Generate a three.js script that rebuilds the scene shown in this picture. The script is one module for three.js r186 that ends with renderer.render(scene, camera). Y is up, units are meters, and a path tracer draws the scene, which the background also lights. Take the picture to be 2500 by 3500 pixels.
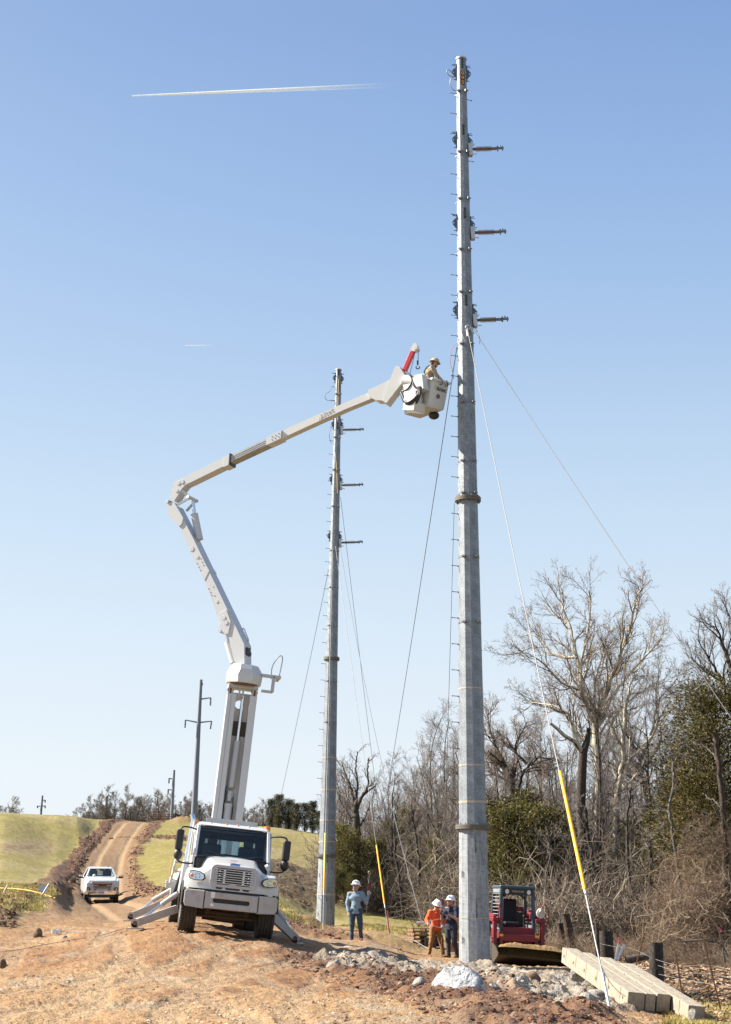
import * as THREE from 'three';
import { mergeGeometries, mergeVertices, toCreasedNormals } from 'three/addons/utils/BufferGeometryUtils.js';
import { RoundedBoxGeometry } from 'three/addons/geometries/RoundedBoxGeometry.js';
import { TextGeometry } from 'three/addons/geometries/TextGeometry.js';
import { FontLoader } from 'three/addons/loaders/FontLoader.js';

// ---------------------------------------------------------------- camera, sky, sun, exposure
const FOCAL = 5200, EYE = 1.65, PITCH = Math.atan(1310 / FOCAL);
const CP = Math.cos(PITCH), SP = Math.sin(PITCH);
const scene = new THREE.Scene();
const camera = new THREE.PerspectiveCamera(2 * Math.atan(1750 / FOCAL) * 180 / Math.PI, 2500 / 3500, 0.5, 20000);
camera.position.set(0, EYE, 0);
camera.rotation.set(PITCH, 0, 0);
const SUN = new THREE.Vector3(-0.76, 0.64, -0.12).normalize();
{
  const W = 1024, H = 512, d = new Float32Array(W * H * 4);
  const stops = [[-90, .40, .34, .27], [-3, .62, .60, .56], [0, .88, .93, .97], [4, .83, .91, .97], [9, .71, .835, .96], [14, .57, .735, .92], [20, .405, .585, .85], [26, .285, .465, .78], [32, .20, .36, .69], [50, .15, .28, .58], [90, .12, .23, .5]];
  for (let j = 0; j < H; j++) for (let i = 0; i < W; i++) {
    const el = ((j + .5) / H - .5) * 180, az = ((i + .5) / W - .5) * 2 * Math.PI;
    let k = 0; while (k < stops.length - 2 && el > stops[k + 1][0]) k++;
    const a = stops[k], b = stops[k + 1], t = Math.min(1, Math.max(0, (el - a[0]) / (b[0] - a[0])));
    const e = el * Math.PI / 180, dir = [Math.cos(e) * Math.cos(az), Math.sin(e), Math.cos(e) * Math.sin(az)];
    const ang = Math.acos(Math.max(-1, Math.min(1, dir[0] * SUN.x + dir[1] * SUN.y + dir[2] * SUN.z))) * 180 / Math.PI;
    const g = el > 0 ? .193 * Math.exp(-Math.pow(ang / 42, 1.6)) : 0;
    const o = (j * W + i) * 4, c = [0, 1, 2].map(n => (a[n + 1] * (1 - t) + b[n + 1] * t) * .345);
    d[o] = c[0] + g * (1 - c[0] * .6); d[o + 1] = c[1] + g * (.98 - c[1] * .6); d[o + 2] = c[2] + g * (.9 - c[2] * .6); d[o + 3] = 1;
  }
  const sky = new THREE.DataTexture(d, W, H, THREE.RGBAFormat, THREE.FloatType);
  sky.mapping = THREE.EquirectangularReflectionMapping; sky.magFilter = THREE.LinearFilter; sky.minFilter = THREE.LinearFilter; sky.needsUpdate = true;
  scene.background = sky; scene.environment = sky;
  scene.backgroundIntensity = 1; scene.environmentIntensity = 1;
}
const sun = new THREE.DirectionalLight(new THREE.Color().setRGB(1, .93, .82), 5);
sun.position.copy(SUN).multiplyScalar(120).add(new THREE.Vector3(0, 5, -60));
sun.target.position.set(0, 5, -60);
sun.castShadow = true; sun.shadow.mapSize.set(4096, 4096);
Object.assign(sun.shadow.camera, { left: -70, right: 70, top: 70, bottom: -70, near: 1, far: 300 });
scene.add(sun, sun.target);
const renderer = new THREE.WebGLRenderer({ antialias: true });
renderer.toneMapping = THREE.LinearToneMapping;
renderer.toneMappingExposure = 2.8;
renderer.shadowMap.enabled = true;

// ---------------------------------------------------------------- helpers
let seed = 7;
const rnd = () => { seed = (seed * 1664525 + 1013904223) >>> 0; return seed / 4294967296; };
const rr = (a, b) => a + (b - a) * rnd();
const V = (x, y, z) => new THREE.Vector3(x, y, z);
const clamp = (x, a = 0, b = 1) => Math.min(b, Math.max(a, x));
const sstep = (a, b, x) => { const t = clamp((x - a) / (b - a)); return t * t * (3 - 2 * t); };
const lerp = (a, b, t) => a + (b - a) * t;
const hash2 = (i, j) => { let h = Math.imul(i, 374761393) ^ Math.imul(j, 668265263); h = Math.imul(h ^ (h >>> 13), 1274126177); return ((h ^ (h >>> 16)) >>> 0) / 4294967296; };
function vnoise(x, y) {
  const i = Math.floor(x), j = Math.floor(y), u = x - i, v = y - j, a = u * u * (3 - 2 * u), b = v * v * (3 - 2 * v);
  return lerp(lerp(hash2(i, j), hash2(i + 1, j), a), lerp(hash2(i, j + 1), hash2(i + 1, j + 1), a), b);
}
function fbm(x, y, o = 4) { let s = 0, a = .5, t = 0; for (let k = 0; k < o; k++) { s += a * vnoise(x, y); t += a; a *= .5; x = x * 2.03 + 17.3; y = y * 2.03 + 9.1; } return s / t; }
// a point of the place: seen along (px, py) of the 2500 x 3500 photograph, z metres in front of the camera
function at(px, py, z) {
  const u = (px - 1250) / FOCAL, v = (1750 - py) / FOCAL, t = z / (CP - v * SP);
  return V(u * t, EYE + (v * CP + SP) * t, -z);
}
const yAt = (py, z) => at(1250, py, z).y;
const pxm = (py, z) => FOCAL * (CP - (1750 - py) / FOCAL * SP) / z;   // pixels per metre there
const names = new Map();
function numbered(n) { const k = names.get(n) || 0; names.set(n, k + 1); return k ? `${n}_${String(k).padStart(3, '0')}` : n; }
function shade(o) { o.traverse(m => { if (m.isMesh) { m.castShadow = true; m.receiveShadow = true; } }); return o; }
function tag(o, label, category, group) { o.userData.label = label; o.userData.category = category; if (group) o.userData.group = group; return o; }
function thing(name, label, category, pos, turn = 0, group) {
  const o = new THREE.Group(); o.name = numbered(name); scene.add(o);
  if (pos) o.position.copy(pos);
  o.rotation.y = turn; o.updateMatrixWorld(true);
  return tag(o, label, category, group);
}
function norm1(g) {
  g = g.index ? g.toNonIndexed() : g.clone();
  for (const k of Object.keys(g.attributes)) if (!['position', 'normal', 'uv'].includes(k)) g.deleteAttribute(k);
  if (!g.attributes.normal) g.computeVertexNormals();
  if (!g.attributes.uv) g.setAttribute('uv', new THREE.BufferAttribute(new Float32Array(g.attributes.position.count * 2), 2));
  return g;
}
function merge(list) { return list.length === 1 ? list[0] : mergeGeometries(list.map(norm1), false); }
// one named mesh of one or several geometries under its thing
function part(name, geos, mat, parent, world = false) {
  let g = Array.isArray(geos) ? merge(geos) : geos;
  const m = new THREE.Mesh(g, mat); m.name = parent ? name : numbered(name);
  m.castShadow = m.receiveShadow = true;
  (parent || scene).add(m);
  if (world && parent) { parent.updateWorldMatrix(true, false); m.geometry = g.clone().applyMatrix4(parent.matrixWorld.clone().invert()); }
  return m;
}
function structure(name, geo, mat) { const m = part(name, geo, mat); m.userData.kind = 'structure'; return m; }
function boxUV(g, s = 1) {   // uv in metres from the dominant side of each face
  g = g.index ? g.toNonIndexed() : g;
  if (!g.attributes.normal) g.computeVertexNormals();
  const p = g.attributes.position, n = g.attributes.normal, uv = new Float32Array(p.count * 2);
  for (let i = 0; i < p.count; i++) {
    const f = i - i % 3; let ax = 0, ay = 0, az = 0;
    for (let k = 0; k < 3; k++) { ax += n.getX(f + k); ay += n.getY(f + k); az += n.getZ(f + k); }
    ax = Math.abs(ax); ay = Math.abs(ay); az = Math.abs(az);
    const x = p.getX(i), y = p.getY(i), z = p.getZ(i);
    const [a, b] = ax >= ay && ax >= az ? [z, y] : ay >= az ? [x, z] : [x, y];
    uv[2 * i] = a * s; uv[2 * i + 1] = b * s;
  }
  g.setAttribute('uv', new THREE.BufferAttribute(uv, 2)); return g;
}
const box = (w, h, d, x = 0, y = 0, z = 0, r = 0) => { const g = r ? new RoundedBoxGeometry(w, h, d, 2, Math.min(r, w / 2.01, h / 2.01, d / 2.01)) : new THREE.BoxGeometry(w, h, d); return boxUV(g.translate(x, y, z)); };
const UPV = V(0, 1, 0);
// straight bar from a to b
function rod(a, b, r0, r1 = r0, n = 8) {
  const d = b.clone().sub(a), L = d.length();
  const g = new THREE.CylinderGeometry(r1, r0, L, n, 1); g.translate(0, L / 2, 0);
  g.applyQuaternion(new THREE.Quaternion().setFromUnitVectors(UPV, d.normalize())); g.translate(a.x, a.y, a.z); return g;
}
function beam(a, b, w, h, up = UPV, r = 0, w2 = w, h2 = h) {   // box bar from a to b; h lies along up
  const d = b.clone().sub(a), L = d.length(), z = d.clone().normalize(), x = up.clone().cross(z).normalize(), y = z.clone().cross(x);
  const g = r ? new RoundedBoxGeometry(w, h, L, 2, r) : new THREE.BoxGeometry(w, h, L); g.translate(0, 0, L / 2);
  if (w2 !== w || h2 !== h) { const p = g.attributes.position; for (let i = 0; i < p.count; i++) { const t = clamp(p.getZ(i) / L); p.setX(i, p.getX(i) * lerp(1, w2 / w, t)); p.setY(i, p.getY(i) * lerp(1, h2 / h, t)); } g.computeVertexNormals(); }
  boxUV(g); const q = g.index ? g.toNonIndexed() : g;
  q.applyMatrix4(new THREE.Matrix4().makeBasis(x, y, z).setPosition(a)); return q;
}
function tube(pts, r, n = 6, seg) { const c = new THREE.CatmullRomCurve3(pts); return new THREE.TubeGeometry(c, seg || pts.length * 5, r, n, false); }
function ring(r0, r1, h, n = 24) { const s = [V(r0, 0, 0), V(r1, 0, 0), V(r1, h, 0), V(r0, h, 0), V(r0, 0, 0)].map(v => new THREE.Vector2(v.x, v.y)); const g = new THREE.LatheGeometry(s, n); return toCreasedNormals(g, .5); }
function lathe(pairs, n = 16) { return new THREE.LatheGeometry(pairs.map(p => new THREE.Vector2(p[0], p[1])), n); }
const rot = (g, x = 0, y = 0, z = 0) => g.applyMatrix4(new THREE.Matrix4().makeRotationFromEuler(new THREE.Euler(x, y, z)));
const mv = (g, x, y, z) => g.translate(x, y, z);
function extrude(pts, depth, bevel = 0, holes = []) {
  const s = new THREE.Shape(pts.map(p => new THREE.Vector2(p[0], p[1])));
  for (const h of holes) s.holes.push(new THREE.Path(h.map(p => new THREE.Vector2(p[0], p[1]))));
  const g = new THREE.ExtrudeGeometry(s, { depth, bevelEnabled: bevel > 0, bevelSize: bevel, bevelThickness: bevel, bevelSegments: 2, curveSegments: 10 });
  return boxUV(g);
}
// skin over rings of equal point count; closed rings, optional end caps
function loft(rings, capA = true, capB = true, crease = .7) {
  const n = rings[0].length, pos = [], idx = [];
  rings.forEach(r => r.forEach(p => pos.push(p.x, p.y, p.z)));
  for (let k = 0; k < rings.length - 1; k++) for (let i = 0; i < n; i++) { const a = k * n + i, b = k * n + (i + 1) % n; idx.push(a, b, a + n, b, b + n, a + n); }
  const cap = (k, flip) => { const c = rings[k].reduce((s, p) => s.add(p), V(0, 0, 0)).multiplyScalar(1 / n), ci = pos.length / 3; pos.push(c.x, c.y, c.z); for (let i = 0; i < n; i++) { const a = k * n + i, b = k * n + (i + 1) % n; flip ? idx.push(a, ci, b) : idx.push(a, b, ci); } };
  if (capA) cap(0, true); if (capB) cap(rings.length - 1, false);
  const g = new THREE.BufferGeometry(); g.setAttribute('position', new THREE.Float32BufferAttribute(pos, 3)); g.setIndex(idx);
  g.computeVertexNormals(); return boxUV(toCreasedNormals(g, crease));
}
// textures: value noise in a tile that repeats
function dataTex(S, f, srgb = true) {
  const d = new Uint8Array(S * S * 4);
  for (let j = 0; j < S; j++) for (let i = 0; i < S; i++) { const c = f(i / S, j / S, i, j), o = (j * S + i) * 4; for (let k = 0; k < 3; k++) d[o + k] = clamp(Array.isArray(c) ? c[k] : c) * 255; d[o + 3] = 255; }
  const t = new THREE.DataTexture(d, S, S); t.wrapS = t.wrapT = THREE.RepeatWrapping; t.magFilter = THREE.LinearFilter; t.minFilter = THREE.LinearMipmapLinearFilter; t.generateMipmaps = true;
  if (srgb) t.colorSpace = THREE.SRGBColorSpace; t.needsUpdate = true; return t;
}
function tnoise(u, v, n, s = 0) {   // tiling value noise, n cells
  const x = u * n, y = v * n, i = Math.floor(x), j = Math.floor(y), a = x - i, b = y - j, p = a * a * (3 - 2 * a), q = b * b * (3 - 2 * b), m = k => ((k % n) + n) % n;
  return lerp(lerp(hash2(m(i) + s, m(j)), hash2(m(i + 1) + s, m(j)), p), lerp(hash2(m(i) + s, m(j + 1)), hash2(m(i + 1) + s, m(j + 1)), p), q);
}
function tfbm(u, v, n, o = 4, s = 0) { let r = 0, a = .5, t = 0; for (let k = 0; k < o; k++) { r += a * tnoise(u, v, n, s + k * 57); t += a; a *= .55; n *= 2; } return r / t; }
const rep = (t, x, y = x) => { const c = t.clone(); c.repeat.set(x, y); c.needsUpdate = true; return c; };
const col = (r, g, b) => new THREE.Color().setRGB(r, g, b);
const std = (c, rough = .8, metal = 0, extra = {}) => new THREE.MeshStandardMaterial({ color: Array.isArray(c) ? col(...c) : c, roughness: rough, metalness: metal, ...extra });

// ---------------------------------------------------------------- the ground
// surveyed profile: for each bearing (photograph column), height by distance; heights from eye level and sight line
const hS = (z, py) => yAt(py, z);
const PROF = [
  [-2600, [[0, .2], [20, .3], [45, 1.0], [80, 3.4], [110, 5.8], [145, 9.0], [165, 9.7], [230, 9.2], [420, 8]]],
  [0, [[0, 0], [14, 0], [20, hS(20, 3500)], [30, hS(30, 3335)], [38, hS(38, 3245)], [44, hS(44, 3180)], [48, hS(48, 3125)], [60, hS(60, 3044)], [80, hS(80, 2982)], [110, hS(110, 2884)], [145, hS(145, 2779)], [165, 9.5], [230, 8.8], [420, 8]]],
  [180, [[0, 0], [14, 0], [20, hS(20, 3500)], [30, hS(30, 3328)], [40, hS(40, 3222)], [46, hS(46, 3172)], [52, hS(52, 3118)], [60, hS(60, 3057)], [72, hS(72, 3022)], [84, hS(84, 3002)], [104, hS(104, 2950)], [124, hS(124, 2886)], [150, hS(150, 2786)], [170, 9.4], [230, 8.9], [420, 8]]],
  [250, [[0, 0], [14, 0], [20, hS(20, 3500)], [30, hS(30, 3325)], [40, hS(40, 3212)], [50, hS(50, 3143)], [60, hS(60, 3106)], [70, hS(70, 3074)], [84, hS(84, 3036)], [104, hS(104, 2970)], [124, hS(124, 2903)], [152, hS(152, 2791)], [170, 9.4], [230, 8.9], [420, 8]]],
  [318, [[0, 0], [14, 0], [20, hS(20, 3500)], [30, hS(30, 3322)], [40, hS(40, 3206)], [50, hS(50, 3148)], [60, hS(60, 3114)], [72, hS(72, 3092)], [84, hS(84, 3080)], [92, hS(92, 3052)], [104, hS(104, 2988)], [120, hS(120, 2928)], [140, hS(140, 2860)], [158, hS(158, 2800)], [175, 9.5], [230, 9], [420, 8]]],
  [400, [[0, 0], [14, 0], [20, hS(20, 3500)], [30, hS(30, 3320)], [40, hS(40, 3200)], [50, hS(50, 3155)], [65, hS(65, 3108)], [84, hS(84, 3077)], [100, hS(100, 3020)], [120, hS(120, 2940)], [140, hS(140, 2862)], [162, hS(162, 2803)], [180, 9.6], [230, 9.2], [420, 8]]],
  [600, [[0, 0], [14, 0], [20, hS(20, 3500)], [30, hS(30, 3325)], [40, hS(40, 3178)], [48, hS(48, 3140)], [60, hS(60, 3100)], [80, hS(80, 3040)], [100, hS(100, 2985)], [120, hS(120, 2915)], [140, hS(140, 2860)], [162, hS(162, 2812)], [180, 9.2], [230, 9], [420, 8]]],
  [900, [[0, 0], [14, 0], [20, hS(20, 3500)], [30, hS(30, 3340)], [40, hS(40, 3207)], [46, hS(46, 3180)], [60, hS(60, 3130)], [70, hS(70, 3090)], [85, hS(85, 3035)], [105, hS(105, 2940)], [130, hS(130, 2860)], [150, hS(150, 2825)], [175, 8.4], [230, 8.6], [420, 8]]],
  [1100, [[0, 0], [14, 0], [20, hS(20, 3500)], [30, hS(30, 3360)], [40, hS(40, 3262)], [48, hS(48, 3217)], [56, hS(56, 3197)], [66, hS(66, 3184)], [76, hS(76, 3170)], [85, hS(85, 3110)], [95, hS(95, 3050)], [110, hS(110, 2965)], [130, hS(130, 2890)], [150, hS(150, 2850)], [175, 8], [230, 8], [420, 8]]],
  [1250, [[0, 0], [14, 0], [20, hS(20, 3500)], [30, hS(30, 3365)], [40, hS(40, 3275)], [50, hS(50, 3220)], [58, hS(58, 3200)], [70, hS(70, 3175)], [85, hS(85, 3140)], [95, hS(95, 3112)], [110, hS(110, 3070)], [130, hS(130, 3010)], [160, 4.5], [230, 6], [420, 7]]],
  [1450, [[0, 0], [14, 0], [20, hS(20, 3500)], [30, hS(30, 3390)], [38, hS(38, 3325)], [45, hS(45, 3292)], [50, hS(50, 3266)], [58, hS(58, 3235)], [70, hS(70, 3195)], [85, hS(85, 3160)], [100, hS(100, 3130)], [130, hS(130, 3060)], [160, 3.5], [230, 5], [420, 6]]],
  [1640, [[0, 0], [14, 0], [20, hS(20, 3500)], [30, hS(30, 3400)], [38, hS(38, 3337)], [45, hS(45, 3302)], [50, hS(50, 3277)], [58, hS(58, 3250)], [70, hS(70, 3220)], [100, hS(100, 3130)], [130, hS(130, 3060)], [160, 3], [230, 4.5], [420, 6]]],
  [1800, [[0, 0], [14, 0], [20, hS(20, 3500)], [30, hS(30, 3415)], [38, hS(38, 3352)], [44, hS(44, 3326)], [48.5, hS(48.5, 3292)], [53, hS(53, 3276)], [60, hS(60, 3252)], [70, hS(70, 3226)], [100, hS(100, 3125)], [130, hS(130, 3060)], [160, 3], [230, 4.5], [420, 6]]],
  [2000, [[0, 0], [14, 0], [20, hS(20, 3500)], [30, hS(30, 3452)], [36, hS(36, 3390)], [42, hS(42, 3340)], [50, hS(50, 3290)], [60, hS(60, 3260)], [80, hS(80, 3200)], [110, hS(110, 3120)], [160, 2.5], [230, 4], [420, 6]]],
  [2450, [[0, 0], [14, -.1], [26, hS(26, 3530)], [31, hS(31, 3490)], [36, hS(36, 3432)], [42, hS(42, 3375)], [50, hS(50, 3315)], [60, hS(60, 3275)], [80, hS(80, 3215)], [110, hS(110, 3130)], [160, 2], [230, 4], [420, 6]]],
  [5200, [[0, 0], [14, -.1], [30, -.5], [60, -.6], [110, .5], [160, 2], [230, 4], [420, 6]]],
];
for (const c of PROF) {   // monotone cubic slopes
  const p = c[1], n = p.length, d = [], m = [];
  for (let i = 0; i < n - 1; i++) d.push((p[i + 1][1] - p[i][1]) / (p[i + 1][0] - p[i][0]));
  m[0] = d[0]; m[n - 1] = d[n - 2];
  for (let i = 1; i < n - 1; i++) m[i] = d[i - 1] * d[i] <= 0 ? 0 : 2 * d[i - 1] * d[i] / (d[i - 1] + d[i]);
  c[2] = m;
}
function prof(c, z) {
  const p = c[1], m = c[2]; z = clamp(z, p[0][0], p[p.length - 1][0]);
  let i = 0; while (i < p.length - 2 && z > p[i + 1][0]) i++;
  const h = p[i + 1][0] - p[i][0], t = (z - p[i][0]) / h, t2 = t * t, t3 = t2 * t;
  return (2 * t3 - 3 * t2 + 1) * p[i][1] + (t3 - 2 * t2 + t) * h * m[i] + (-2 * t3 + 3 * t2) * p[i + 1][1] + (t3 - t2) * h * m[i + 1];
}
const KX = FOCAL / CP;   // photograph columns per unit of bearing along the ground
const colOf = (x, z) => 1250 + x / Math.max(z, 14) * KX;
const xOf = (px, z) => (px - 1250) / KX * Math.max(z, 14);
function base(x, z) {
  const px = clamp(colOf(x, z), PROF[0][0], PROF[PROF.length - 1][0]);
  let i = 0; while (i < PROF.length - 2 && px > PROF[i + 1][0]) i++;
  const t = (px - PROF[i][0]) / (PROF[i + 1][0] - PROF[i][0]);
  return lerp(prof(PROF[i], z), prof(PROF[i + 1], z), t * t * (3 - 2 * t) * .5 + t * .5);
}
// plan of the surfaces, in metres: outlines given as [column, distance]
const plan = a => a.map(([px, z]) => [xOf(px, z), z]);
function polyDist(P, x, z) {   // signed distance, negative inside
  if (!P.box) P.box = [Math.min(...P.map(p => p[0])) - 4, Math.max(...P.map(p => p[0])) + 4, Math.min(...P.map(p => p[1])) - 4, Math.max(...P.map(p => p[1])) + 4];
  if (x < P.box[0] || x > P.box[1] || z < P.box[2] || z > P.box[3]) return 6;
  let d = 1e9, inside = false;
  for (let i = 0, j = P.length - 1; i < P.length; j = i++) {
    const [ax, az] = P[j], [bx, bz] = P[i], ex = bx - ax, ez = bz - az, t = clamp(((x - ax) * ex + (z - az) * ez) / (ex * ex + ez * ez));
    d = Math.min(d, (x - ax - t * ex) ** 2 + (z - az - t * ez) ** 2);
    if ((az > z) !== (bz > z) && x < (bx - ax) * (z - az) / (bz - az) + ax) inside = !inside;
  }
  return Math.sqrt(d) * (inside ? -1 : 1);
}
function lineDist(L, x, z) {   // [distance, side offset, width there]
  let best = [1e9, 0, 0];
  for (let i = 0; i < L.length - 1; i++) {
    const [ax, az, aw] = L[i], [bx, bz, bw] = L[i + 1], ex = bx - ax, ez = bz - az, l2 = ex * ex + ez * ez, t = clamp(((x - ax) * ex + (z - az) * ez) / l2);
    const dx = x - ax - t * ex, dz = z - az - t * ez, d = Math.hypot(dx, dz);
    if (d < best[0]) best = [d, (dx * ez - dz * ex) / Math.sqrt(l2), lerp(aw, bw, t)];
  }
  return best;
}
const ROAD = [[560, 176, 1.8], [484, 164, 1.8], [446, 156, 1.8], [404, 140, 1.75], [372, 124, 1.75], [358, 110, 1.75], [352, 96, 1.8], [362, 84, 2.1], [400, 72, 2.4], [450, 60, 3], [520, 48, 3.6]].map(([px, z, w]) => [xOf(px, z), z, w]);
const PAD = plan([[-900, 10], [-900, 44], [-300, 45.5], [-60, 46], [60, 48], [170, 55], [240, 63], [280, 70], [420, 74], [520, 72], [600, 69], [700, 66], [840, 64], [960, 61], [1030, 63], [1090, 74], [1150, 76], [1230, 69], [1330, 67], [1430, 68], [1560, 66], [1700, 62], [1900, 57], [2050, 50], [2120, 44], [2160, 38], [2230, 31], [2600, 26], [3600, 24], [5200, 10]]);
const SCRAPE = plan([[-20, 103], [40, 102], [90, 107], [130, 112], [190, 123], [186, 128], [120, 121], [60, 114], [-20, 109]]);
const GRASSPATCH = plan([[560, 79], [520, 90], [478, 104], [468, 118], [480, 132], [560, 136], [700, 128], [700, 84]]);
const SPOIL2 = [[430, 141, 1.3], [520, 140, 1.4], [620, 137, 1.2], [720, 132, 1.1]].map(([px, z, w]) => [xOf(px, z), z, w]);
const DEBRIS = plan([[900, 86], [1000, 83], [1100, 87], [1180, 94], [1190, 112], [1120, 112], [1040, 106], [960, 108], [880, 104]]);
const GREY = plan([[1080, 40.5], [1220, 41.5], [1400, 42], [1560, 45], [1700, 44], [1900, 43], [2060, 39], [2110, 31], [2040, 27.5], [1900, 26.5], [1770, 28.5], [1700, 33], [1600, 36.5], [1470, 36.5], [1300, 34.5], [1180, 34.5], [1080, 37]]);
const RED = plan([[990, 38.5], [1080, 37.2], [1200, 35.2], [1330, 35.2], [1480, 36.2], [1600, 36], [1700, 33], [1790, 28], [1950, 25.5], [2080, 24.5], [2080, 20], [1950, 18.5], [1700, 18.5], [1560, 20], [1480, 22.5], [1400, 25], [1290, 28], [1180, 30], [1080, 32.5], [985, 34.5]]);
const REDBACK = plan([[900, 55], [1000, 51], [1130, 50], [1240, 52], [1260, 57], [1180, 62], [1080, 66], [980, 62], [900, 60]]);
const SANDS = [[1318, 54, 1.5, .3, 1.2], [1385, 53, 1.3, .2, 1], [1068, 72, 1.1, .5, .8], [1500, 51.8, .9, .1, .6], [1690, 50, .9, .1, .6], [624, 158, 2.2, .9, 1.5]].map(([px, z, r, h, rz]) => [xOf(px, z), z, r, h, rz]);
const LEFTBANK = [[-500, 45.6, .5], [-60, 45.8, .55], [60, 48, .55], [170, 55, .5], [240, 62, .45], [280, 70, .4]].map(([px, z, w]) => [xOf(px, z), z, w]);
// wheel tracks of the machines over the pad, [column, distance] along the middle of each pair of ruts
const TRACKS = [[[1060, 46], [930, 38], [720, 31], [380, 23], [120, 18]], [[380, 76], [430, 58], [470, 46], [560, 36], [800, 27], [1150, 20]], [[640, 36], [560, 30], [420, 23], [330, 18]], [[1180, 42], [1000, 34], [860, 28], [780, 22], [820, 18]], [[250, 44], [190, 36], [160, 28], [60, 21]], [[1320, 46], [1180, 40], [900, 35], [640, 30], [200, 25], [-100, 22]]].map(t => t.map(([px, z]) => [xOf(px, z), z, .95]));
function ruts(x, z) {   // [how deep in a wheel track, distance along]
  let m = 0; if (z > 78 || z < 16) return 0;
  TRACKS.forEach((t, i) => { const d = lineDist(t, x, z); if (d[0] < 1.5) { const q = Math.abs(d[0] - .92 - .12 * Math.sin(z * .4 + i)); m = Math.max(m, (1 - sstep(.14, .3, q)) * sstep(.3, .55, fbm(x * .35 + i * 7, z * .25, 2))); } });
  return m;
}
function surface(x, z) {   // weights of the ground covers
  const n1 = fbm(x * .7, z * .35, 4) - .5, n2 = fbm(x * 2.3 + 40, z * 1.2, 3) - .5, n3 = fbm(x * .16 + 9, z * .09 + 4, 3) - .5;
  const wob = n1 * 1.6 + n2 * .7;
  const s = { n1, n2, n3, dirt: 0, spoil: 0, road: 0, rut: 0, grey: 0, red: 0, debris: 0, sand: 0, litter: 0, tan: 0 };
  const [rd, side, rw] = lineDist(ROAD, x, z), w = rd + wob * .35;
  s.road = 1 - sstep(rw - .25, rw + .25, w); s.side = side; s.rw = rw;
  const sp = .6 + .7 * fbm(z * .12, 3.1, 2);
  s.spoil = sstep(rw - .4, rw + .1, w) * (1 - sstep(rw + sp, rw + sp + .35, w)) * sstep(60, 72, z);
  const s2 = lineDist(SPOIL2, x, z); s.spoil = Math.max(s.spoil, 1 - sstep(s2[2], s2[2] + .5, s2[0] + wob * .8));
  s.dirt = 1 - sstep(-.35, .45, polyDist(PAD, x, z) + wob * 1.1);
  const lb = lineDist(LEFTBANK, x, z); s.bank = (1 - sstep(.7, 2.1, lb[0] + wob * .8)) * sstep(rw + .2, rw + 1, rd);
  if (z > 75 && z < 140) { const g = polyDist(GRASSPATCH, x, z) + wob; s.spoil *= sstep(-.5, .5, g); }
  s.grey = 1 - sstep(-.5, .5, polyDist(GREY, x, z) + wob * .9);
  s.red = 1 - sstep(-.6, .5, polyDist(RED, x, z) + wob * 1.1);
  s.red = Math.max(s.red, .75 * (1 - sstep(-.5, .5, polyDist(REDBACK, x, z) + wob)));
  s.debris = 1 - sstep(-1, 1, polyDist(DEBRIS, x, z) + wob * 3);
  for (const [sx, sz, r, h, rz] of SANDS) { const d = Math.hypot((x - sx) / r, (z - sz) / rz) + n2 * .3; s.sand = Math.max(s.sand, 1 - sstep(.85, 1.05, d)); }
  s.litter = sstep(.2, .9, (colOf(x, z) - 1760) / 300 + n1) * sstep(24, 30, z) * (1 - s.dirt);
  s.litter = Math.max(s.litter, sstep(.3, .7, (colOf(x, z) - 1180 + n3 * 200) / 100) * sstep(-2, 2, z - 94 + n1 * 5) * 1);
  s.scrape = 1 - sstep(-.4, .8, polyDist(SCRAPE, x, z) + wob * 1.5 + n2 * 1.5);
  s.tan = sstep(-.06, .16, n3 + (z > 98 && colOf(x, z) > 640 ? .25 : 0) - .04);
  return s;
}
function height(x, z, s) {
  s = s || surface(x, z);
  let h = base(x, z);
  const rough = Math.max(s.red * .8, s.spoil * .45, s.bank * .8, s.debris * .5), f1 = fbm(x * 1.3, z * 1.1 + 8, 3), f2 = fbm(x * 4.1, z * 3.1, 3);
  h += rough * ((f1 - .45) * .5 + (f2 - .5) * .28);
  h += s.red * .08 + s.spoil * (.07 - s.road * .1) + s.debris * .2 * (f1 - .3);
  if (s.bank > 0) h += s.bank * .15 * (f2);
  h += s.grey * ((f1 - .4) * .34 + (f2 - .5) * .3 + .05) * sstep(.3, .7, s.grey);
  const rutn = Math.cos(clamp(Math.abs(Math.abs(s.side) - .85) / .4) * Math.PI) * .5 + .5;
  h -= s.road * (.1 + .1 * rutn) * sstep(48, 60, z);
  const flat = (1 - rough) * (1 - s.grey);
  h += flat * ((fbm(x * .9 + 3, z * .8, 3) - .5) * .1 + (fbm(x * 5, z * 4, 3) - .5) * (s.dirt > .5 ? .075 : .06)); if (s.dirt > .3 && z < 60) h += flat * (1 - .7 * (s.road || 0)) * (fbm(x * 11, z * 9, 3) - .5) * .06 * sstep(.38, .6, fbm(x * .4 + 77, z * .3, 3));
  s.ruts = s.dirt > .3 ? ruts(x, z) * (1 - s.red) * (1 - s.grey) : 0;
  h -= s.ruts * (.032 + .008 * Math.sin(z * 24 + x * 9));
  for (const [sx, sz, r, hh, rz] of SANDS) { const d = Math.hypot((x - sx) / r, (z - sz) / rz); if (d < 1.15) h += hh * Math.pow(clamp(1 - d / 1.15), 1.1) * (1 + .25 * (f2 - .5)); }
  return h;
}
const ground = (x, z) => height(x, z);
const onGround = (px, z, up = 0) => { const x = xOf(px, z); return V(x, ground(x, z) + up, -z); };
const mixc = (a, b, t) => [lerp(a[0], b[0], t), lerp(a[1], b[1], t), lerp(a[2], b[2], t)];
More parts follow.
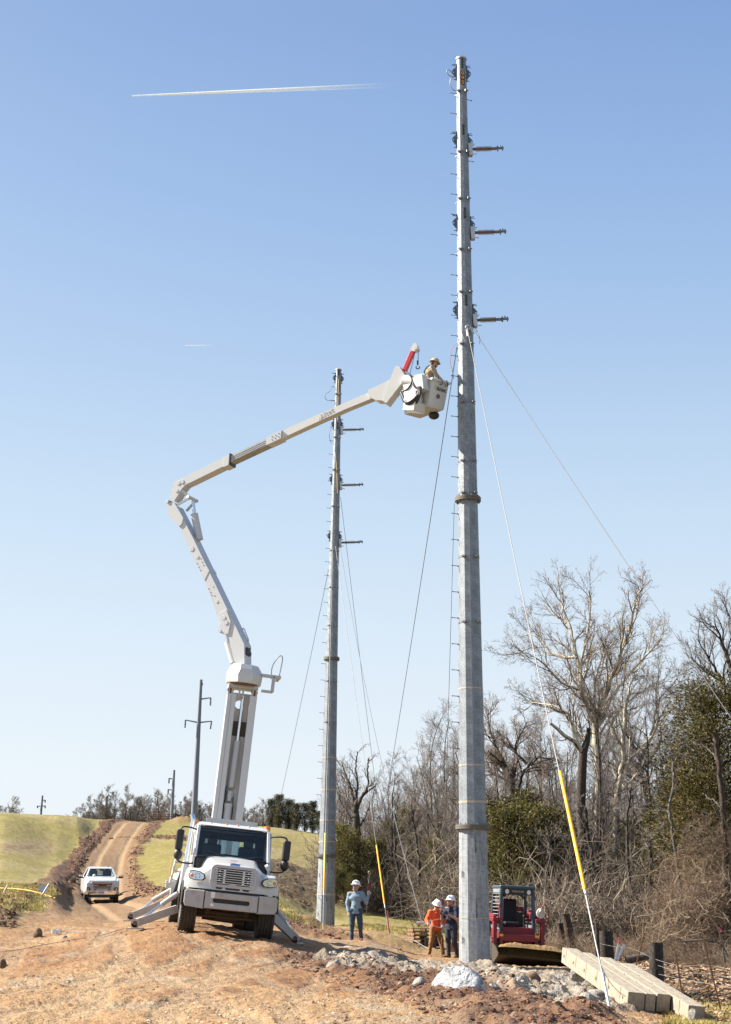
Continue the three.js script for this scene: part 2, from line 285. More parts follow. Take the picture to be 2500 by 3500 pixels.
const soilTex = dataTex(512, (u, v) => { const a = tfbm(u, v, 24, 4), b = tfbm(u, v, 90, 2, 31), sp = tnoise(u, v, 140, 77); return clamp(.88 + (a - .5) * .26 + (b - .5) * .12 + (sp > .95 ? .07 : 0) - (sp < .04 ? .15 : 0)); });
const soilBump = dataTex(512, (u, v) => clamp(tfbm(u, v, 30, 4, 5) * .6 + tfbm(u, v, 110, 2, 9) * .4), false);
{
  const NX = 860, NZ = 600, cols = [], rows = [];
  for (let i = 0; i <= NX; i++) { const t = i / NX; cols.push(t < .04 ? lerp(-2600, -260, t / .04) : t > .96 ? lerp(2760, 5200, (t - .96) / .04) : lerp(-260, 2760, (t - .04) / .92)); }
  rows.push(-12, -4, 4, 10); for (let j = 0; j <= NZ; j++) rows.push(15 * Math.pow(260 / 15, Math.pow(j / NZ, 1.12))); rows.push(320, 420);
  const nx = cols.length, nz = rows.length, pos = new Float32Array(nx * nz * 3), clr = new Float32Array(nx * nz * 3), uv = new Float32Array(nx * nz * 2), idx = new Uint32Array((nx - 1) * (nz - 1) * 6);
  let q = 0;
  for (let j = 0; j < nz; j++) for (let i = 0; i < nx; i++) {
    const z = rows[j], x = xOf(cols[i], z), s = surface(x, z), k = j * nx + i, h = height(x, z, s);
    pos[3 * k] = x; pos[3 * k + 1] = h; pos[3 * k + 2] = -z; uv[2 * k] = x / 2.3; uv[2 * k + 1] = z / 2.3;
    const v1 = s.n1 + .5, v2 = s.n2 + .5;
    let c = mixc([.42, .345, .08], [.56, .46, .18], clamp(sstep(.35, .75, v2) * .55 + s.tan * .6));
    c = mixc(c, [.56, .44, .22], s.tan * sstep(.3, .8, v1) * .7);
    { const f = .62 + .5 * fbm(x * 6 + 3, z * 2.5, 3) + .28 * fbm(x * 1.1, z * .5, 3); c = [c[0] * f, c[1] * f, c[2] * f]; } c = mixc(c, v2 > .55 ? [.3, .16, .085] : [.52, .37, .2], s.scrape * .8);
    c = mixc(c, [.20, .125, .07], s.litter * .9); c = mixc(c, [.34, .215, .12], s.litter * sstep(.5, .8, v2) * .7);
    c = mixc(c, [.135, .07, .04], s.debris * .8); c = mixc(c, [.28, .19, .11], s.debris * sstep(.58, .75, v2) * .6);
    const pale = sstep(.35, .75, fbm(x * .22 + 5, z * .13, 3));
    const big = fbm(x * .21 + 31, z * .13, 3), mid = fbm(x * .75 + 5, z * .42 + 2, 4), drag = fbm((x + z * .9) * 1.6, (z - x * .25) * .14, 3), fine = fbm(x * 3.3 + 70, z * 1.9, 3);
    let d = mixc([.60, .395, .215], [.70, .51, .32], pale * .7 + (mid - .5) * .8); d = mixc(d, [.44, .235, .105], sstep(.4, .58, big) * .8 * sstep(.3, .5, mid + .1)); d = mixc(d, [.34, .165, .075], sstep(.5, .62, mid) * sstep(.4, .58, fine) * .75);
    d = mixc(d, [.62, .54, .42], sstep(.55, .72, fbm(x * .6 + 61, z * .35, 4)) * sstep(.4, .6, fine) * .7); { const f = .84 + .34 * drag; d = [d[0] * f * 1.03, d[1] * f * .94, d[2] * f * .83]; }
    d = mixc(d, [.68, .5, .31], s.ruts * .5);
    c = mixc(c, d, Math.max(s.dirt, 0));
    c = mixc(c, mixc([.19, .085, .038], [.32, .16, .08], v2), Math.max(s.spoil, s.bank * .95));
    const rutn = 1 - sstep(.1, .5, Math.abs(Math.abs(s.side) - .8));
    c = mixc(c, mixc([.45, .265, .13], [.66, .45, .25], clamp(rutn * .8 + (v2 - .5) * .6)), s.road * sstep(44, 60, z));
    c = mixc(c, mixc([.165, .075, .038], [.28, .14, .075], v2), s.red * .92);
    c = mixc(c, mixc([.46, .38, .29], [.7, .64, .55], sstep(.3, .7, v2)), s.grey * .9);
    c = mixc(c, mixc([.44, .28, .11], [.54, .37, .17], v2), s.sand);
    if (s.bank > .1 && z > 44 && s.n2 > .02) c = mixc(c, [.2, .19, .06], .6);
    const lum = (c[0] + c[1] + c[2]) / 3; clr.set(c.map(q => Math.max(.008, (lum + (q - lum) * 1.12) * (.5 + .0 * Math.max(s.dirt, s.road) * (1 - s.red) * (1 - s.grey)))), 3 * k);
    if (i < nx - 1 && j < nz - 1) { idx.set([k, k + 1, k + nx, k + 1, k + nx + 1, k + nx], q); q += 6; }
  }
  const g = new THREE.BufferGeometry(); g.setAttribute('position', new THREE.BufferAttribute(pos, 3)); g.setAttribute('color', new THREE.BufferAttribute(clr, 3)); g.setAttribute('uv', new THREE.BufferAttribute(uv, 2)); g.setIndex(new THREE.BufferAttribute(idx, 1)); g.computeVertexNormals();
  structure('ground', g, new THREE.MeshStandardMaterial({ vertexColors: true, map: soilTex, bumpMap: soilBump, bumpScale: .05, roughness: .95 }));
  const far = new THREE.RingGeometry(60, 6000, 64, 6); far.rotateX(-Math.PI / 2); far.translate(0, -4, 0);
  structure('far_terrain', far, std([.2, .19, .08], .95));
}

// ---------------------------------------------------------------- shared materials
const galvTex = dataTex(512, (u, v) => { const a = tfbm(u, v, 26, 3, 3), b = tnoise(u, v, 70, 8), c = tnoise(u, v, 6, 12); return clamp(.8 + (a - .5) * .24 + (b - .5) * .14 + (c - .5) * .12); });
const M = {
  galv: std([.37, .4, .44], .62, .5, { map: rep(galvTex, .9), bumpMap: rep(galvTex, .9), bumpScale: .002 }),
  galvPlain: std([.48, .49, .5], .5, .5), steel: std([.16, .17, .19], .55, .5), darkSteel: std([.06, .065, .075], .6, .4),
  rust: std([.19, .085, .045], .85, .1), strap: std([.62, .63, .64], .35, .7), wireM: std([.27, .26, .245], .5, .2), wireBright: std([.75, .74, .72], .6), wireDark: std([.12, .12, .13], .5, .3),
  yellow: std([.86, .43, .012], .45), black: std([.018, .018, .02], .5), rubber: std([.03, .028, .027], .85), orange: std([.8, .2, .03], .4),
  shed: std([.36, .25, .175], .55), core: std([.11, .07, .05], .6), signBlack: std([.01, .01, .01], .5), signOrange: std([.78, .32, .02], .5),
  white: new THREE.MeshPhysicalMaterial({ color: col(.53, .53, .53), roughness: .3, clearcoat: .5, clearcoatRoughness: .15 }),
  whiteMatt: std([.45, .45, .45], .5), chrome: std([.85, .85, .86], .12, 1), blueChrome: std([.7, .72, .76], .15, 1), glass: new THREE.MeshPhysicalMaterial({ color: col(.75, .86, .88), transmission: 1, thickness: 0, roughness: .02, ior: 1.5 }),
  rope: std([.5, .36, .2], .9), redTape: std([.72, .10, .12], .6), pink: std([.85, .13, .2], .6), whitePipe: std([.75, .75, .76], .45),
};
const scuffTex = dataTex(512, (u, v) => { const a = tfbm(u, v, 20, 3, 3), band = tfbm(u * 1, v * .12, 30, 3, 14), sc = sstep(.6, .72, tfbm(u, v * .4, 9, 4, 33)) * sstep(.5, .7, tnoise(u, v, 5, 71)), ln = tnoise(u * .02, v, 160, 5); return clamp(.84 + (a - .5) * .2 + (band - .5) * .22 + (ln - .5) * .1 - sc * .3); });
M.galvLow = std([.41, .43, .45], .72, .3, { map: rep(scuffTex, .55), bumpMap: rep(scuffTex, .55), bumpScale: .004 });
const font = await new FontLoader().loadAsync('fonts/droid/droid_sans_bold.typeface.json');
function text(str, size, depth = .004, bevel = 0) { const g = new TextGeometry(str, { font, size, depth, curveSegments: 4, bevelEnabled: bevel > 0, bevelSize: bevel, bevelThickness: bevel, bevelSegments: 1 }); g.computeBoundingBox(); const b = g.boundingBox; g.translate(-(b.min.x + b.max.x) / 2, -(b.min.y + b.max.y) / 2, 0); return g; }

// ---------------------------------------------------------------- steel transmission poles
// a = base, b = top; radii by height share; everything is built upright in the pole's own axes (y along the pole)
function steelPole(opt) {
  const { a, b, radii, flanges, bands, straps, insul, digits, label } = opt;
  const L = b.distanceTo(a), root = thing('transmission_pole', label, 'utility pole', a, 0, opt.group);
  root.quaternion.setFromUnitVectors(UPV, b.clone().sub(a).normalize()); root.rotateY(.05); root.updateMatrixWorld(true);
  const R = t => { let i = 0; while (i < radii.length - 2 && t > radii[i + 1][0]) i++; return lerp(radii[i][1], radii[i + 1][1], (t - radii[i][0]) / (radii[i + 1][0] - radii[i][0])); };
  const cuts = [0, ...flanges, 1], prism = (y0, y1, r0, r1, n = 12) => { const g = new THREE.CylinderGeometry(r1, r0, y1 - y0, n, 1, true).toNonIndexed(); g.translate(0, (y0 + y1) / 2, 0); g.computeVertexNormals(); const uv = g.attributes.uv, p = g.attributes.position; for (let i = 0; i < uv.count; i++) uv.setXY(i, uv.getX(i) * 2 * Math.PI * r0, p.getY(i) + uv.getX(i) * .37); return g; };
  const S = opt.s || 1;
  for (let i = 0; i < cuts.length - 1; i++) part('shaft', prism(cuts[i] * L - (i ? 0 : .6), cuts[i + 1] * L, R(cuts[i]), R(cuts[i + 1])), i ? M.galv : M.galvLow, root);
  for (const f of flanges) {
    const fl = part('flange', [mv(ring(R(f) * .98, R(f) + .1 * S, .055, 36), 0, f * L - .058, 0), mv(ring(R(f) * .98, R(f) + .1 * S, .055, 36), 0, f * L + .003, 0)], opt.flangeMat || M.flange, root);
    for (let k = 0; k < 16; k++) { const q = (k + .5) / 16 * Math.PI * 2, rad = R(f) + .055 * S, x = Math.sin(q) * rad, z = Math.cos(q) * rad; part('bolt', mv(new THREE.CylinderGeometry(.02, .02, .21, 6), x, f * L, z), M.steel, fl); }
  }
  part('cap', [mv(new THREE.CylinderGeometry(R(1) + .022, R(1) + .022, .05, 28), 0, L + .025, 0), mv(new THREE.CylinderGeometry(R(1) * .7, R(1) + .015, .025, 28), 0, L + .06, 0)], M.galvPlain, root);
  for (const t of bands) {
    const y = t * L, r = R(t), g = [prism(y - .025, y + .025, r + .008, r + .008)];
    for (const q of [-.55, .62, 2.6, -2.5]) g.push(mv(rot(box(.09, .085, .07, 0, 0, r + .03, .008), 0, q, 0), 0, y, 0), mv(rot(box(.13, .03, .03, 0, 0, r + .075, 0), 0, q, 0), 0, y, 0));
    part('clamp_band', g, M.bandSteel, root);
  }
  for (const [t, h] of straps) part('strap', prism(t * L - h / 2, t * L + h / 2, R(t) + .006, R(t) + .006), opt.strapMat || M.strapTan, root);
  for (const [t, q] of opt.steps) {   // step bolts
    const r = R(t), y = t * L, ln = .2;
    const g = [rod(V(0, 0, r - .02), V(0, .012, r + ln), .011, .011, 6), rod(V(0, .012, r + ln - .008), V(0, .013, r + ln + .012), .022, .022, 6), rod(V(0, 0, r), V(0, 0, r + .035), .02, .02, 6)];
    part('step_bolt', merge(g.map(x => mv(rot(x, 0, q, 0), 0, y, 0))), M.steel, root);
  }
  for (const [t, q] of opt.vangs) {   // pulling plates
    const r = R(t), g = extrude([[0, -.2], [.03, -.2], [.14, -.05], [.15, .03], [.1, .1], [0, .2]], .02, 0, [[[.09, -.03], [.115, -.03], [.125, 0], [.11, .025], [.09, .02]]]);
    const bk = [mv(g, 0, 0, -.011), box(.03, .56, .1, .012, 0, 0, 0), rod(V(.02, .25, -.04), V(.15, .25, -.04), .011, .011, 6), rod(V(.02, .25, .04), V(.12, .27, .04), .011, .011, 6), rod(V(.02, -.27, 0), V(.1, -.27, 0), .013, .013, 6)];
    part('pulling_plate', merge(bk.map(x => mv(rot(mv(x, r, 0, 0), 0, q - Math.PI / 2, 0), 0, t * L, 0))), M.vang, root);
  }
  for (const t of opt.handles || []) { const r = R(t) * .985, y = t * L; part('grip_bracket', [box(.075, .36, .02, .01, y, r + .01), box(.06, .05, .06, .01, y + .13, r + .03), box(.06, .05, .06, .01, y - .13, r + .03), box(.025, .2, .012, .01, y, r + .062)], M.darkSteel, root); }
  for (const [t, len] of insul) {   // post insulators to the right
    const r = R(t), y = t * L, o = new THREE.Group(); o.name = 'insulator'; root.add(o); o.position.set(r - .01, y, .04); o.rotation.z = .06;
    part('base_plate', [box(.13, .42, .2, .065, -.03, 0, .01), rod(V(.1, .15, .06), V(.22, .15, .06), .016), rod(V(.1, -.2, .06), V(.26, -.2, .06), .016), rod(V(.1, .15, -.06), V(.2, .15, -.06), .016)], M.galvPlain, o);
    part('rod', [rod(V(.1, 0, 0), V(.24, 0, 0), .05), rod(V(.22, 0, 0), V(len, 0, 0), .042, .042, 12)], M.core, o);
    const n = 14, sh = []; for (let k = 0; k < n; k++) { const x = lerp(.26, len - .13, k / (n - 1)); sh.push(mv(rot(lathe([[.035, -.012], [.085, -.005], [.088, .003], [.035, .014]], 14), 0, 0, -Math.PI / 2), x, 0, 0)); }
    part('sheds', sh, M.shed, o);
    part('end_fitting', [rod(V(len - .08, 0, 0), V(len + .06, 0, 0), .052), mv(rot(new THREE.TorusGeometry(.075, .022, 8, 18), 0, Math.PI / 2, 0), len + .08, 0, 0), box(.2, .07, .05, len + .18, .01, 0, .01), rod(V(len + .17, -.02, 0), V(len + .17, .11, 0), .02), rod(V(len + .24, -.07, 0), V(len + .24, .08, 0), .022)], M.steel, o);
  }
  if (digits) {
    const t = opt.digitAt, y = t * L, r = R(t) * .97 + .022, sg = part('number_plate', box(.125, .5, .006, .02, y, r), M.signBlack, root);
    [...digits].forEach((ch, i) => part('digit', mv(text(ch, .125, .003), .02, y + .165 - i * .165, r + .004), M.signOrange, sg));
  }
  shade(root); root.userData.R = undefined;
  return { root, R, L, P: (t, q = 0, out = 0) => { const r = R(t) + out; return root.localToWorld(V(Math.sin(q) * r, t * L, Math.cos(q) * r)); } };
}
M.flange = std([.25, .215, .17], .75, .25, { map: rep(galvTex, 2) }); M.bandSteel = std([.2, .2, .22], .5, .5); M.strapTan = std([.42, .36, .27], .6, .2); M.vang = std([.1, .13, .17], .55, .4);
const shareOf = (A, B, py) => { const z = -A.z, h = yAt(py, z) - A.y; return h / (B.y - A.y); };
const ZN = 45, nA = at(1624, 3300, ZN), nB = at(1577, 205, ZN);
const sN = py => shareOf(nA, nB, py);
const stepsN = []; for (let py = 322; py < 1690; py += 69) stepsN.push([sN(py), -Math.PI / 2 + .12]); for (let py = 1758; py < 2560; py += 89) stepsN.push([sN(py), -Math.PI / 2 + .12]);
for (let py = 336; py < 700; py += 209) stepsN.push([sN(py), 2.0]);
const nearPole = steelPole({
  a: nA, b: nB, radii: [[0, .455], [sN(2827), .405], [sN(1708), .30], [1, .16]], flanges: [sN(2827), sN(1708)],
  bands: [318, 526, 686, 859, 1005, 1182, 1381, 1581, 1690, 1907, 2130].map(sN), straps: [[sN(2355), .04], [sN(2617), .04], [sN(2742), .06], [sN(3138), .02]],
  steps: stepsN, vangs: [[sN(247), -Math.PI / 2], [sN(252), Math.PI / 2], [sN(478), -Math.PI / 2], [sN(484), Math.PI / 2], [sN(762), -Math.PI / 2], [sN(768), Math.PI / 2], [sN(1060), -Math.PI / 2], [sN(1068), Math.PI / 2]],
  handles: [224, 452, 737, 1035].map(sN), insul: [[sN(512), .88], [sN(797), .88], [sN(1096), .86]], digits: '095', digitAt: sN(275),
  label: 'nearest tall galvanized steel transmission pole, with number plate 095', group: 'steel transmission poles',
});
const ZF = 76, fA = at(1112, 3176, ZF), fB = at(1158, 1266, ZF); 
const sF = py => shareOf(fA, fB, py);
const stepsF = []; for (let py = 1278; py < 2230; py += 46) stepsF.push([sF(py), -Math.PI / 2 + .12]); for (let py = 2270; py < 2900; py += 56) stepsF.push([sF(py), -Math.PI / 2 + .12]);
const farPole = steelPole({
  a: fA, b: fB, radii: [[0, .46], [sF(2925), .405], [sF(2252), .30], [1, .145]], flanges: [sF(2925), sF(2252)],
  bands: [1349, 1497, 1608, 1733, 1884, 2010, 2140, 2330, 2470].map(sF), straps: [[sF(2590), .05], [sF(2700), .05], [sF(2804), .06], [sF(2877), .06], [sF(3057), .1]],
  steps: stepsF, vangs: [[sF(1292), -Math.PI / 2], [sF(1294), Math.PI / 2], [sF(1450), -Math.PI / 2], [sF(1450), Math.PI / 2], [sF(1638), -Math.PI / 2], [sF(1640), Math.PI / 2], [sF(1832), -Math.PI / 2], [sF(1834), Math.PI / 2]],
  handles: [1275, 1458].map(sF), insul: [[sF(1470), .95], [sF(1659), .95], [sF(1855), .95]], digits: '096', digitAt: sF(1318),
  label: 'second steel transmission pole, standing farther back behind the worker in grey', group: 'steel transmission poles',
});

// ---------------------------------------------------------------- trees
class Sticks {   // tapered branches collected into one geometry
  constructor() { this.p = []; this.n = []; this.u = []; this.i = []; }
  limb(pts, r0, r1, sides) {
    const m = pts.length, b0 = this.p.length / 3; let ref = V(.31, .2, .93), len = 0;
    for (let k = 0; k < m; k++) {
      const t = (k < m - 1 ? pts[k + 1].clone().sub(pts[k]) : pts[k].clone().sub(pts[k - 1])).normalize();
      if (Math.abs(t.dot(ref)) > .95) ref = V(.9, .1, -.2);
      const x = ref.clone().cross(t).normalize(), y = t.clone().cross(x), r = lerp(r0, r1, k / (m - 1));
      if (k) len += pts[k].distanceTo(pts[k - 1]);
      for (let s = 0; s < sides; s++) { const a = s / sides * 6.2832, c = Math.cos(a), d = Math.sin(a), nx = x.x * c + y.x * d, ny = x.y * c + y.y * d, nz = x.z * c + y.z * d; this.p.push(pts[k].x + nx * r, pts[k].y + ny * r, pts[k].z + nz * r); this.n.push(nx, ny, nz); this.u.push(s / sides * Math.max(.25, r0 * 6), len); }
    }
    for (let k = 0; k < m - 1; k++) for (let s = 0; s < sides; s++) { const a = b0 + k * sides + s, b = b0 + k * sides + (s + 1) % sides; this.i.push(a, b, a + sides, b, b + sides, a + sides); }
    return this;
  }
  ball(c, r) { const g = new THREE.IcosahedronGeometry(r, 0), q = g.attributes.position, b = this.p.length / 3; for (let k = 0; k < q.count; k++) { this.p.push(q.getX(k) + c.x, q.getY(k) + c.y, q.getZ(k) + c.z); this.n.push(q.getX(k) / r, q.getY(k) / r, q.getZ(k) / r); this.u.push(0, 0); this.i.push(b + k); } }
  build() { const g = new THREE.BufferGeometry(); g.setAttribute('position', new THREE.Float32BufferAttribute(this.p, 3)); g.setAttribute('normal', new THREE.Float32BufferAttribute(this.n, 3)); g.setAttribute('uv', new THREE.Float32BufferAttribute(this.u, 2)); g.setIndex(this.i); return g; }
}
const rv = s => V(rr(-s, s), rr(-s, s), rr(-s, s));
function wander(p, d, len, n, kink, up) { const pts = [p.clone()]; let q = p.clone(), v = d.clone().normalize(); for (let k = 0; k < n; k++) { v.add(rv(kink)).add(V(0, up, 0)).normalize(); q = q.clone().addScaledVector(v, len / n); pts.push(q); } return pts; }
const along = (pts, t) => { const f = t * (pts.length - 1), i = Math.min(pts.length - 2, Math.floor(f)); return [pts[i].clone().lerp(pts[i + 1], f - i), pts[i + 1].clone().sub(pts[i]).normalize()]; };
// sprout side branches from a limb; level 0 = thickest
function sprout(S, pts, r, len, level, o) {
  const n = Math.round(o.kids[level] * rr(.75, 1.25));
  for (let k = 0; k < n; k++) {
    const t = lerp(o.from ?? .25, 1, (k + rr(.2, .9)) / n), [p, d] = along(pts, t);
    const side = d.clone().cross(rv(1)).normalize(), ang = rr(.45, .95) * (o.spread ?? 1);
    const dir = d.clone().multiplyScalar(Math.cos(ang)).addScaledVector(side, Math.sin(ang)), l = len * rr(.38, .68) * (1.1 - t * .45), r1 = Math.max(r * (1 - t * .62) * rr(.45, .65), o.min);
    const q = wander(p, dir, l, level === 0 ? 6 : level === 1 ? 5 : level === 2 ? 3 : 2, o.kink ?? .28, o.up ?? .06);
    (level < (o.thick ?? 1) ? S.a : S.b).limb(q, r1, level >= o.kids.length - 1 ? o.min * .4 : r1 * .35, level === 0 ? 5 : level === 1 ? 4 : 3);
    if (level < o.kids.length - 1) sprout(S, q, r1, l, level + 1, { ...o, from: .15 });
    else if (o.fruit && rnd() < o.fruit) S.b.ball(q[q.length - 1].clone().add(V(0, -.08, 0)), .028);
  }
}
const barkTex = dataTex(256, (u, v) => { const a = tfbm(u, v, 10, 4, 2), b = Math.abs(tfbm(u * 1, v * .35, 16, 3, 7) - .5) * 2; return clamp(.55 + (a - .5) * .7 + b * .45); });
const sycTex = dataTex(256, (u, v) => { const a = tfbm(u, v, 5, 4, 4), b = tfbm(u, v, 12, 3, 9); const k = sstep(.48, .58, a * .7 + b * .3); return [lerp(.98, .52, k), lerp(.96, .47, k), lerp(.90, .38, k)]; });
const BK = {
  grey: std([.15, .125, .1], .95, 0, { map: rep(barkTex, 2, 1.5) }), dark: std([.085, .066, .054], .95, 0, { map: rep(barkTex, 2, 1.5) }), pale: std([.26, .225, .185], .9, 0, { map: rep(barkTex, 2, 1) }),
  white: std([.46, .43, .38], .85, 0, { map: rep(sycTex, 1, .35) }), twig: std([.18, .13, .095], .95), twigGrey: std([.165, .138, .117], .95), twigRed: std([.15, .1, .085], .95), brown: std([.12, .08, .057], .95, 0, { map: rep(barkTex, 2, 1.5) }),
};
function bareTree(name, h, o) {   // {trunk, crown} geometries at the origin
  const S = { a: new Sticks(), b: new Sticks() };
  const trunk = wander(V(0, -.3, 0), V(rr(-.12, .12), 1, rr(-.12, .12)), h * (o.bole ?? .62) + .3, 7, o.gnarl ?? .09, .05);
  S.a.limb(trunk, o.r, o.r * .42, 7);
  sprout(S, trunk, o.r * .85, h * (o.reach ?? .55), 0, { kids: o.kids, min: o.min ?? .011, from: o.from ?? .35, up: o.up ?? .07, kink: o.kink ?? .25, spread: o.spread ?? .95, thick: 1 });
  const top = wander(trunk[trunk.length - 1], V(rr(-.2, .2), 1, rr(-.2, .2)), h * .38, 5, .15, .05);
  S.a.limb(top, o.r * .42, .02, 5); sprout(S, top, o.r * .4, h * .35, 0, { kids: o.kids.map((k, i) => i ? k : Math.ceil(k * .7)), min: o.min ?? .011, from: .05, up: .06, kink: .26, spread: 1, thick: 1 });
  return { trunk: S.a.build(), crown: S.b.build() };
}
function plant(name, v, mats, pos, s, turn, label, group, cat = 'tree') {
  const t = thing(name, label, cat, pos, turn, group); t.scale.set(s, s * rr(.92, 1.1), s);
  part('trunk', v.trunk, mats[0], t); part('crown', v.crown, mats[1], t); return t;
}
const VAR = [
  bareTree('a', 10, { r: .15, kids: [8, 6, 5, 4], kink: .3, min: .008 }), bareTree('b', 10, { r: .12, kids: [9, 6, 5, 3], bole: .7, spread: .9, up: .07, min: .008 }), bareTree('c', 10, { r: .17, kids: [8, 7, 5, 4], kink: .42, gnarl: .16, up: .02, min: .008 }),
  bareTree('d', 10, { r: .1, kids: [10, 6, 4, 3], bole: .75, spread: .85, up: .08, min: .007 }), bareTree('e', 10, { r: .17, kids: [9, 7, 5, 4], bole: .42, spread: 1.15, up: .05, reach: .62, min: .008 }),
];
const LOW = [0, 1, 2].map(() => bareTree('l', 7, { r: .14, kids: [9, 7, 6, 3], bole: .4, spread: 1.05, min: .012, up: .07 }));
const SPOTS = [[1180, 'behind the second pole'], [1240, 'by the forked meadow tree'], [1300, 'behind the worker in grey'], [1360, 'above the leaning yellow guard'], [1430, 'midway between the two poles'], [1500, 'above the worker in orange'], [1560, 'above the worker in navy'], [1700, 'right behind the near pole'], [1780, 'behind the loader'], [1860, 'right of the loader'], [1940, 'above the leaning log'], [2020, 'left of the sycamore trunk'], [2090, 'right of the sycamore trunk'], [2170, 'above the white survey stakes'], [2250, 'above the bark covered post'], [2330, 'by the curved sapling'], [2420, 'left of the edge cedar'], [9999, 'at the right edge']];
const spotOf = px => SPOTS.find(s => px < s[0])[1], rowOf = z => z < 88 ? 'in the front row' : z < 104 ? 'in the middle rows' : 'in the back rows';
const G_WOOD = 'bare trees of the wood behind the poles';
// the wood: [column, distance, height, kind, bark]
const woodRows = [];
for (let k = 0; k < 112; k++) { const px = 1135 + (k * 12.5 + rr(-9, 9)), far = rnd(); const z = lerp(px < 1500 ? 97 : px < 1700 ? 84 : 74, px < 1500 ? 128 : 122, far); woodRows.push([px, z, px < 1300 ? rr(5, 7.5) : px < 1420 ? rr(6.5, 9.5) : px < 1640 ? rr(8, 11.5) : px < 2250 ? rr(7.5, 11.5) : rr(9, 12), Math.floor(rnd() * 5), rnd()]); }
const KINDS = [['wood_tree', 'slender grey bare tree'], ['wood_tree', 'dark bare tree'], ['wood_tree', 'pale barked bare tree']];
for (const [px, z, h, k, b] of woodRows) { const kd = b < .5 ? 0 : b < .8 ? 1 : 2; plant(KINDS[kd][0], VAR[k], [[BK.grey, BK.twigGrey], [BK.dark, BK.twigGrey], [BK.pale, BK.twig]][kd], onGround(px, z, -.1), h / 10, rr(0, 6.28), `${KINDS[kd][1]} ${spotOf(px)}, ${rowOf(z)} of the wood`, G_WOOD); }
// slopes behind, on the hill crest, and beside the second pole
for (const [px, z, h, k] of [[1150, 118, 7, 1], [1175, 125, 8, 3], [1200, 135, 8, 0], [1260, 140, 8, 4], [1340, 135, 9, 1], [1420, 140, 10, 0], [1500, 135, 10.5, 2], [1560, 128, 11, 1], [1610, 132, 11, 4]]) plant('wood_tree', VAR[k], [BK.grey, BK.twigRed], onGround(px, z, -.1), h / 10, rr(0, 6), `reddish bare tree ${spotOf(px)}, on the rise behind the wood`, G_WOOD);
const crest = []; for (let px = 195; px < 1010; px += 7.5) crest.push([px + rr(-7, 7), rr(205, 245), px < 300 ? rr(4.6, 6) : px < 720 ? rr(6.2, 8.6) : rr(5.6, 7.6)]);
for (const px of [-35, -15, 5, 22, 38]) crest.push([px, rr(215, 240), rr(7, 8.8)]);
crest.push([105, 235, 3.2], [122, 235, 2.8]);
for (const [px, z, h] of crest) plant('skyline_tree', LOW[Math.floor(rnd() * 3)], [BK.grey, BK.twigGrey], V(xOf(px, z), base(xOf(px, z), z) - .9, -z), h / 7, rr(0, 6.28), `${h > 7.4 ? 'taller' : h > 6.2 ? 'middling' : 'low'} bare skyline tree ${px < 60 ? 'at the left edge of the hill' : px < 180 ? 'by the lone small pole' : px < 290 ? 'at the left end of the long row' : px < 365 ? 'left of the plain horizon pole' : px < 450 ? 'right of the plain horizon pole' : px < 520 ? 'above the top of the track' : px < 590 ? 'behind the pipe gate' : px < 660 ? 'left of the tallest hill pole' : px < 740 ? 'between the tallest hill pole and the mast' : px < 860 ? 'right of the mast' : 'left of the hillside cedars'}`, 'bare trees along the hilltop skyline');

// the pale sycamore that towers over the wood, limbs laid out from its own silhouette
function limbs(z0, rows) { return rows.map(([r0, r1, dz, ...pp]) => ({ r0, r1, pts: pp.map(([x, y], i) => at(x, y, z0 + dz * i / (pp.length - 1))) })); }
function bigTree(name, label, rows, z0, mats, o, group) {
  const L = limbs(z0, rows), rootP = L[0].pts[0].clone(), t = thing(name, label, 'tree', rootP, 0, group);
  const S = { a: new Sticks(), b: new Sticks() }, tr = new Sticks();
  L.forEach((l, i) => {
    const c = new THREE.CatmullRomCurve3(l.pts.map(p => p.clone().sub(rootP))), pts = c.getPoints(l.pts.length * 4).map((p, k) => k ? p.add(rv(o.jit ?? .04)) : p);
    (i === 0 ? tr : S.a).limb(pts, l.r0, l.r1, 7);
    if (!l.bare && !(o.bareTrunk && i === 0)) sprout(S, pts, l.r0, o.len ?? 4, 0, { kids: o.kids, min: o.min ?? .011, from: i === 0 ? .6 : .12, up: o.up ?? .08, kink: .27, spread: .95, thick: 1, fruit: o.fruit });
  });
  part('trunk', tr.build(), mats[0], t); part('limbs', S.a.build(), mats[1], t); part('crown', S.b.build(), mats[2], t); return t;
}
bigTree('sycamore_tree', 'tall pale sycamore towering over the wood, its white limbs spread wide', [
  [.33, .2, 0, [2052, 3230], [2050, 2900], [2046, 2640], [2036, 2500], [2030, 2432]],
  [.17, .03, 3, [2030, 2440], [1996, 2350], [1972, 2250], [1950, 2150], [1925, 2080], [1912, 2020]], [.17, .03, -3, [2034, 2450], [2078, 2350], [2116, 2250], [2150, 2160], [2170, 2070], [2186, 2000]],
  [.12, .025, -2, [2026, 2470], [2000, 2400], [1985, 2300], [2000, 2200], [2018, 2110], [2014, 2020]], [.13, .025, 4, [2046, 2480], [2090, 2390], [2140, 2320], [2210, 2240], [2270, 2170]],
  [.12, .02, 2, [2044, 2560], [1985, 2520], [1945, 2450], [1890, 2420], [1800, 2400]], [.1, .02, -3, [2000, 2360], [1930, 2340], [1860, 2270], [1800, 2230]], [.09, .02, 3, [2030, 2430], [2036, 2330], [2060, 2240], [2084, 2150]],
  [.1, .02, -2, [2048, 2600], [2110, 2440], [2170, 2380], [2250, 2330]], [.09, .02, 3, [1972, 2250], [1900, 2240], [1840, 2180], [1790, 2150]],
], 88, [BK.white, BK.white, BK.twig], { kids: [11, 7, 5, 2], len: 4.8, fruit: .16, min: .008 });
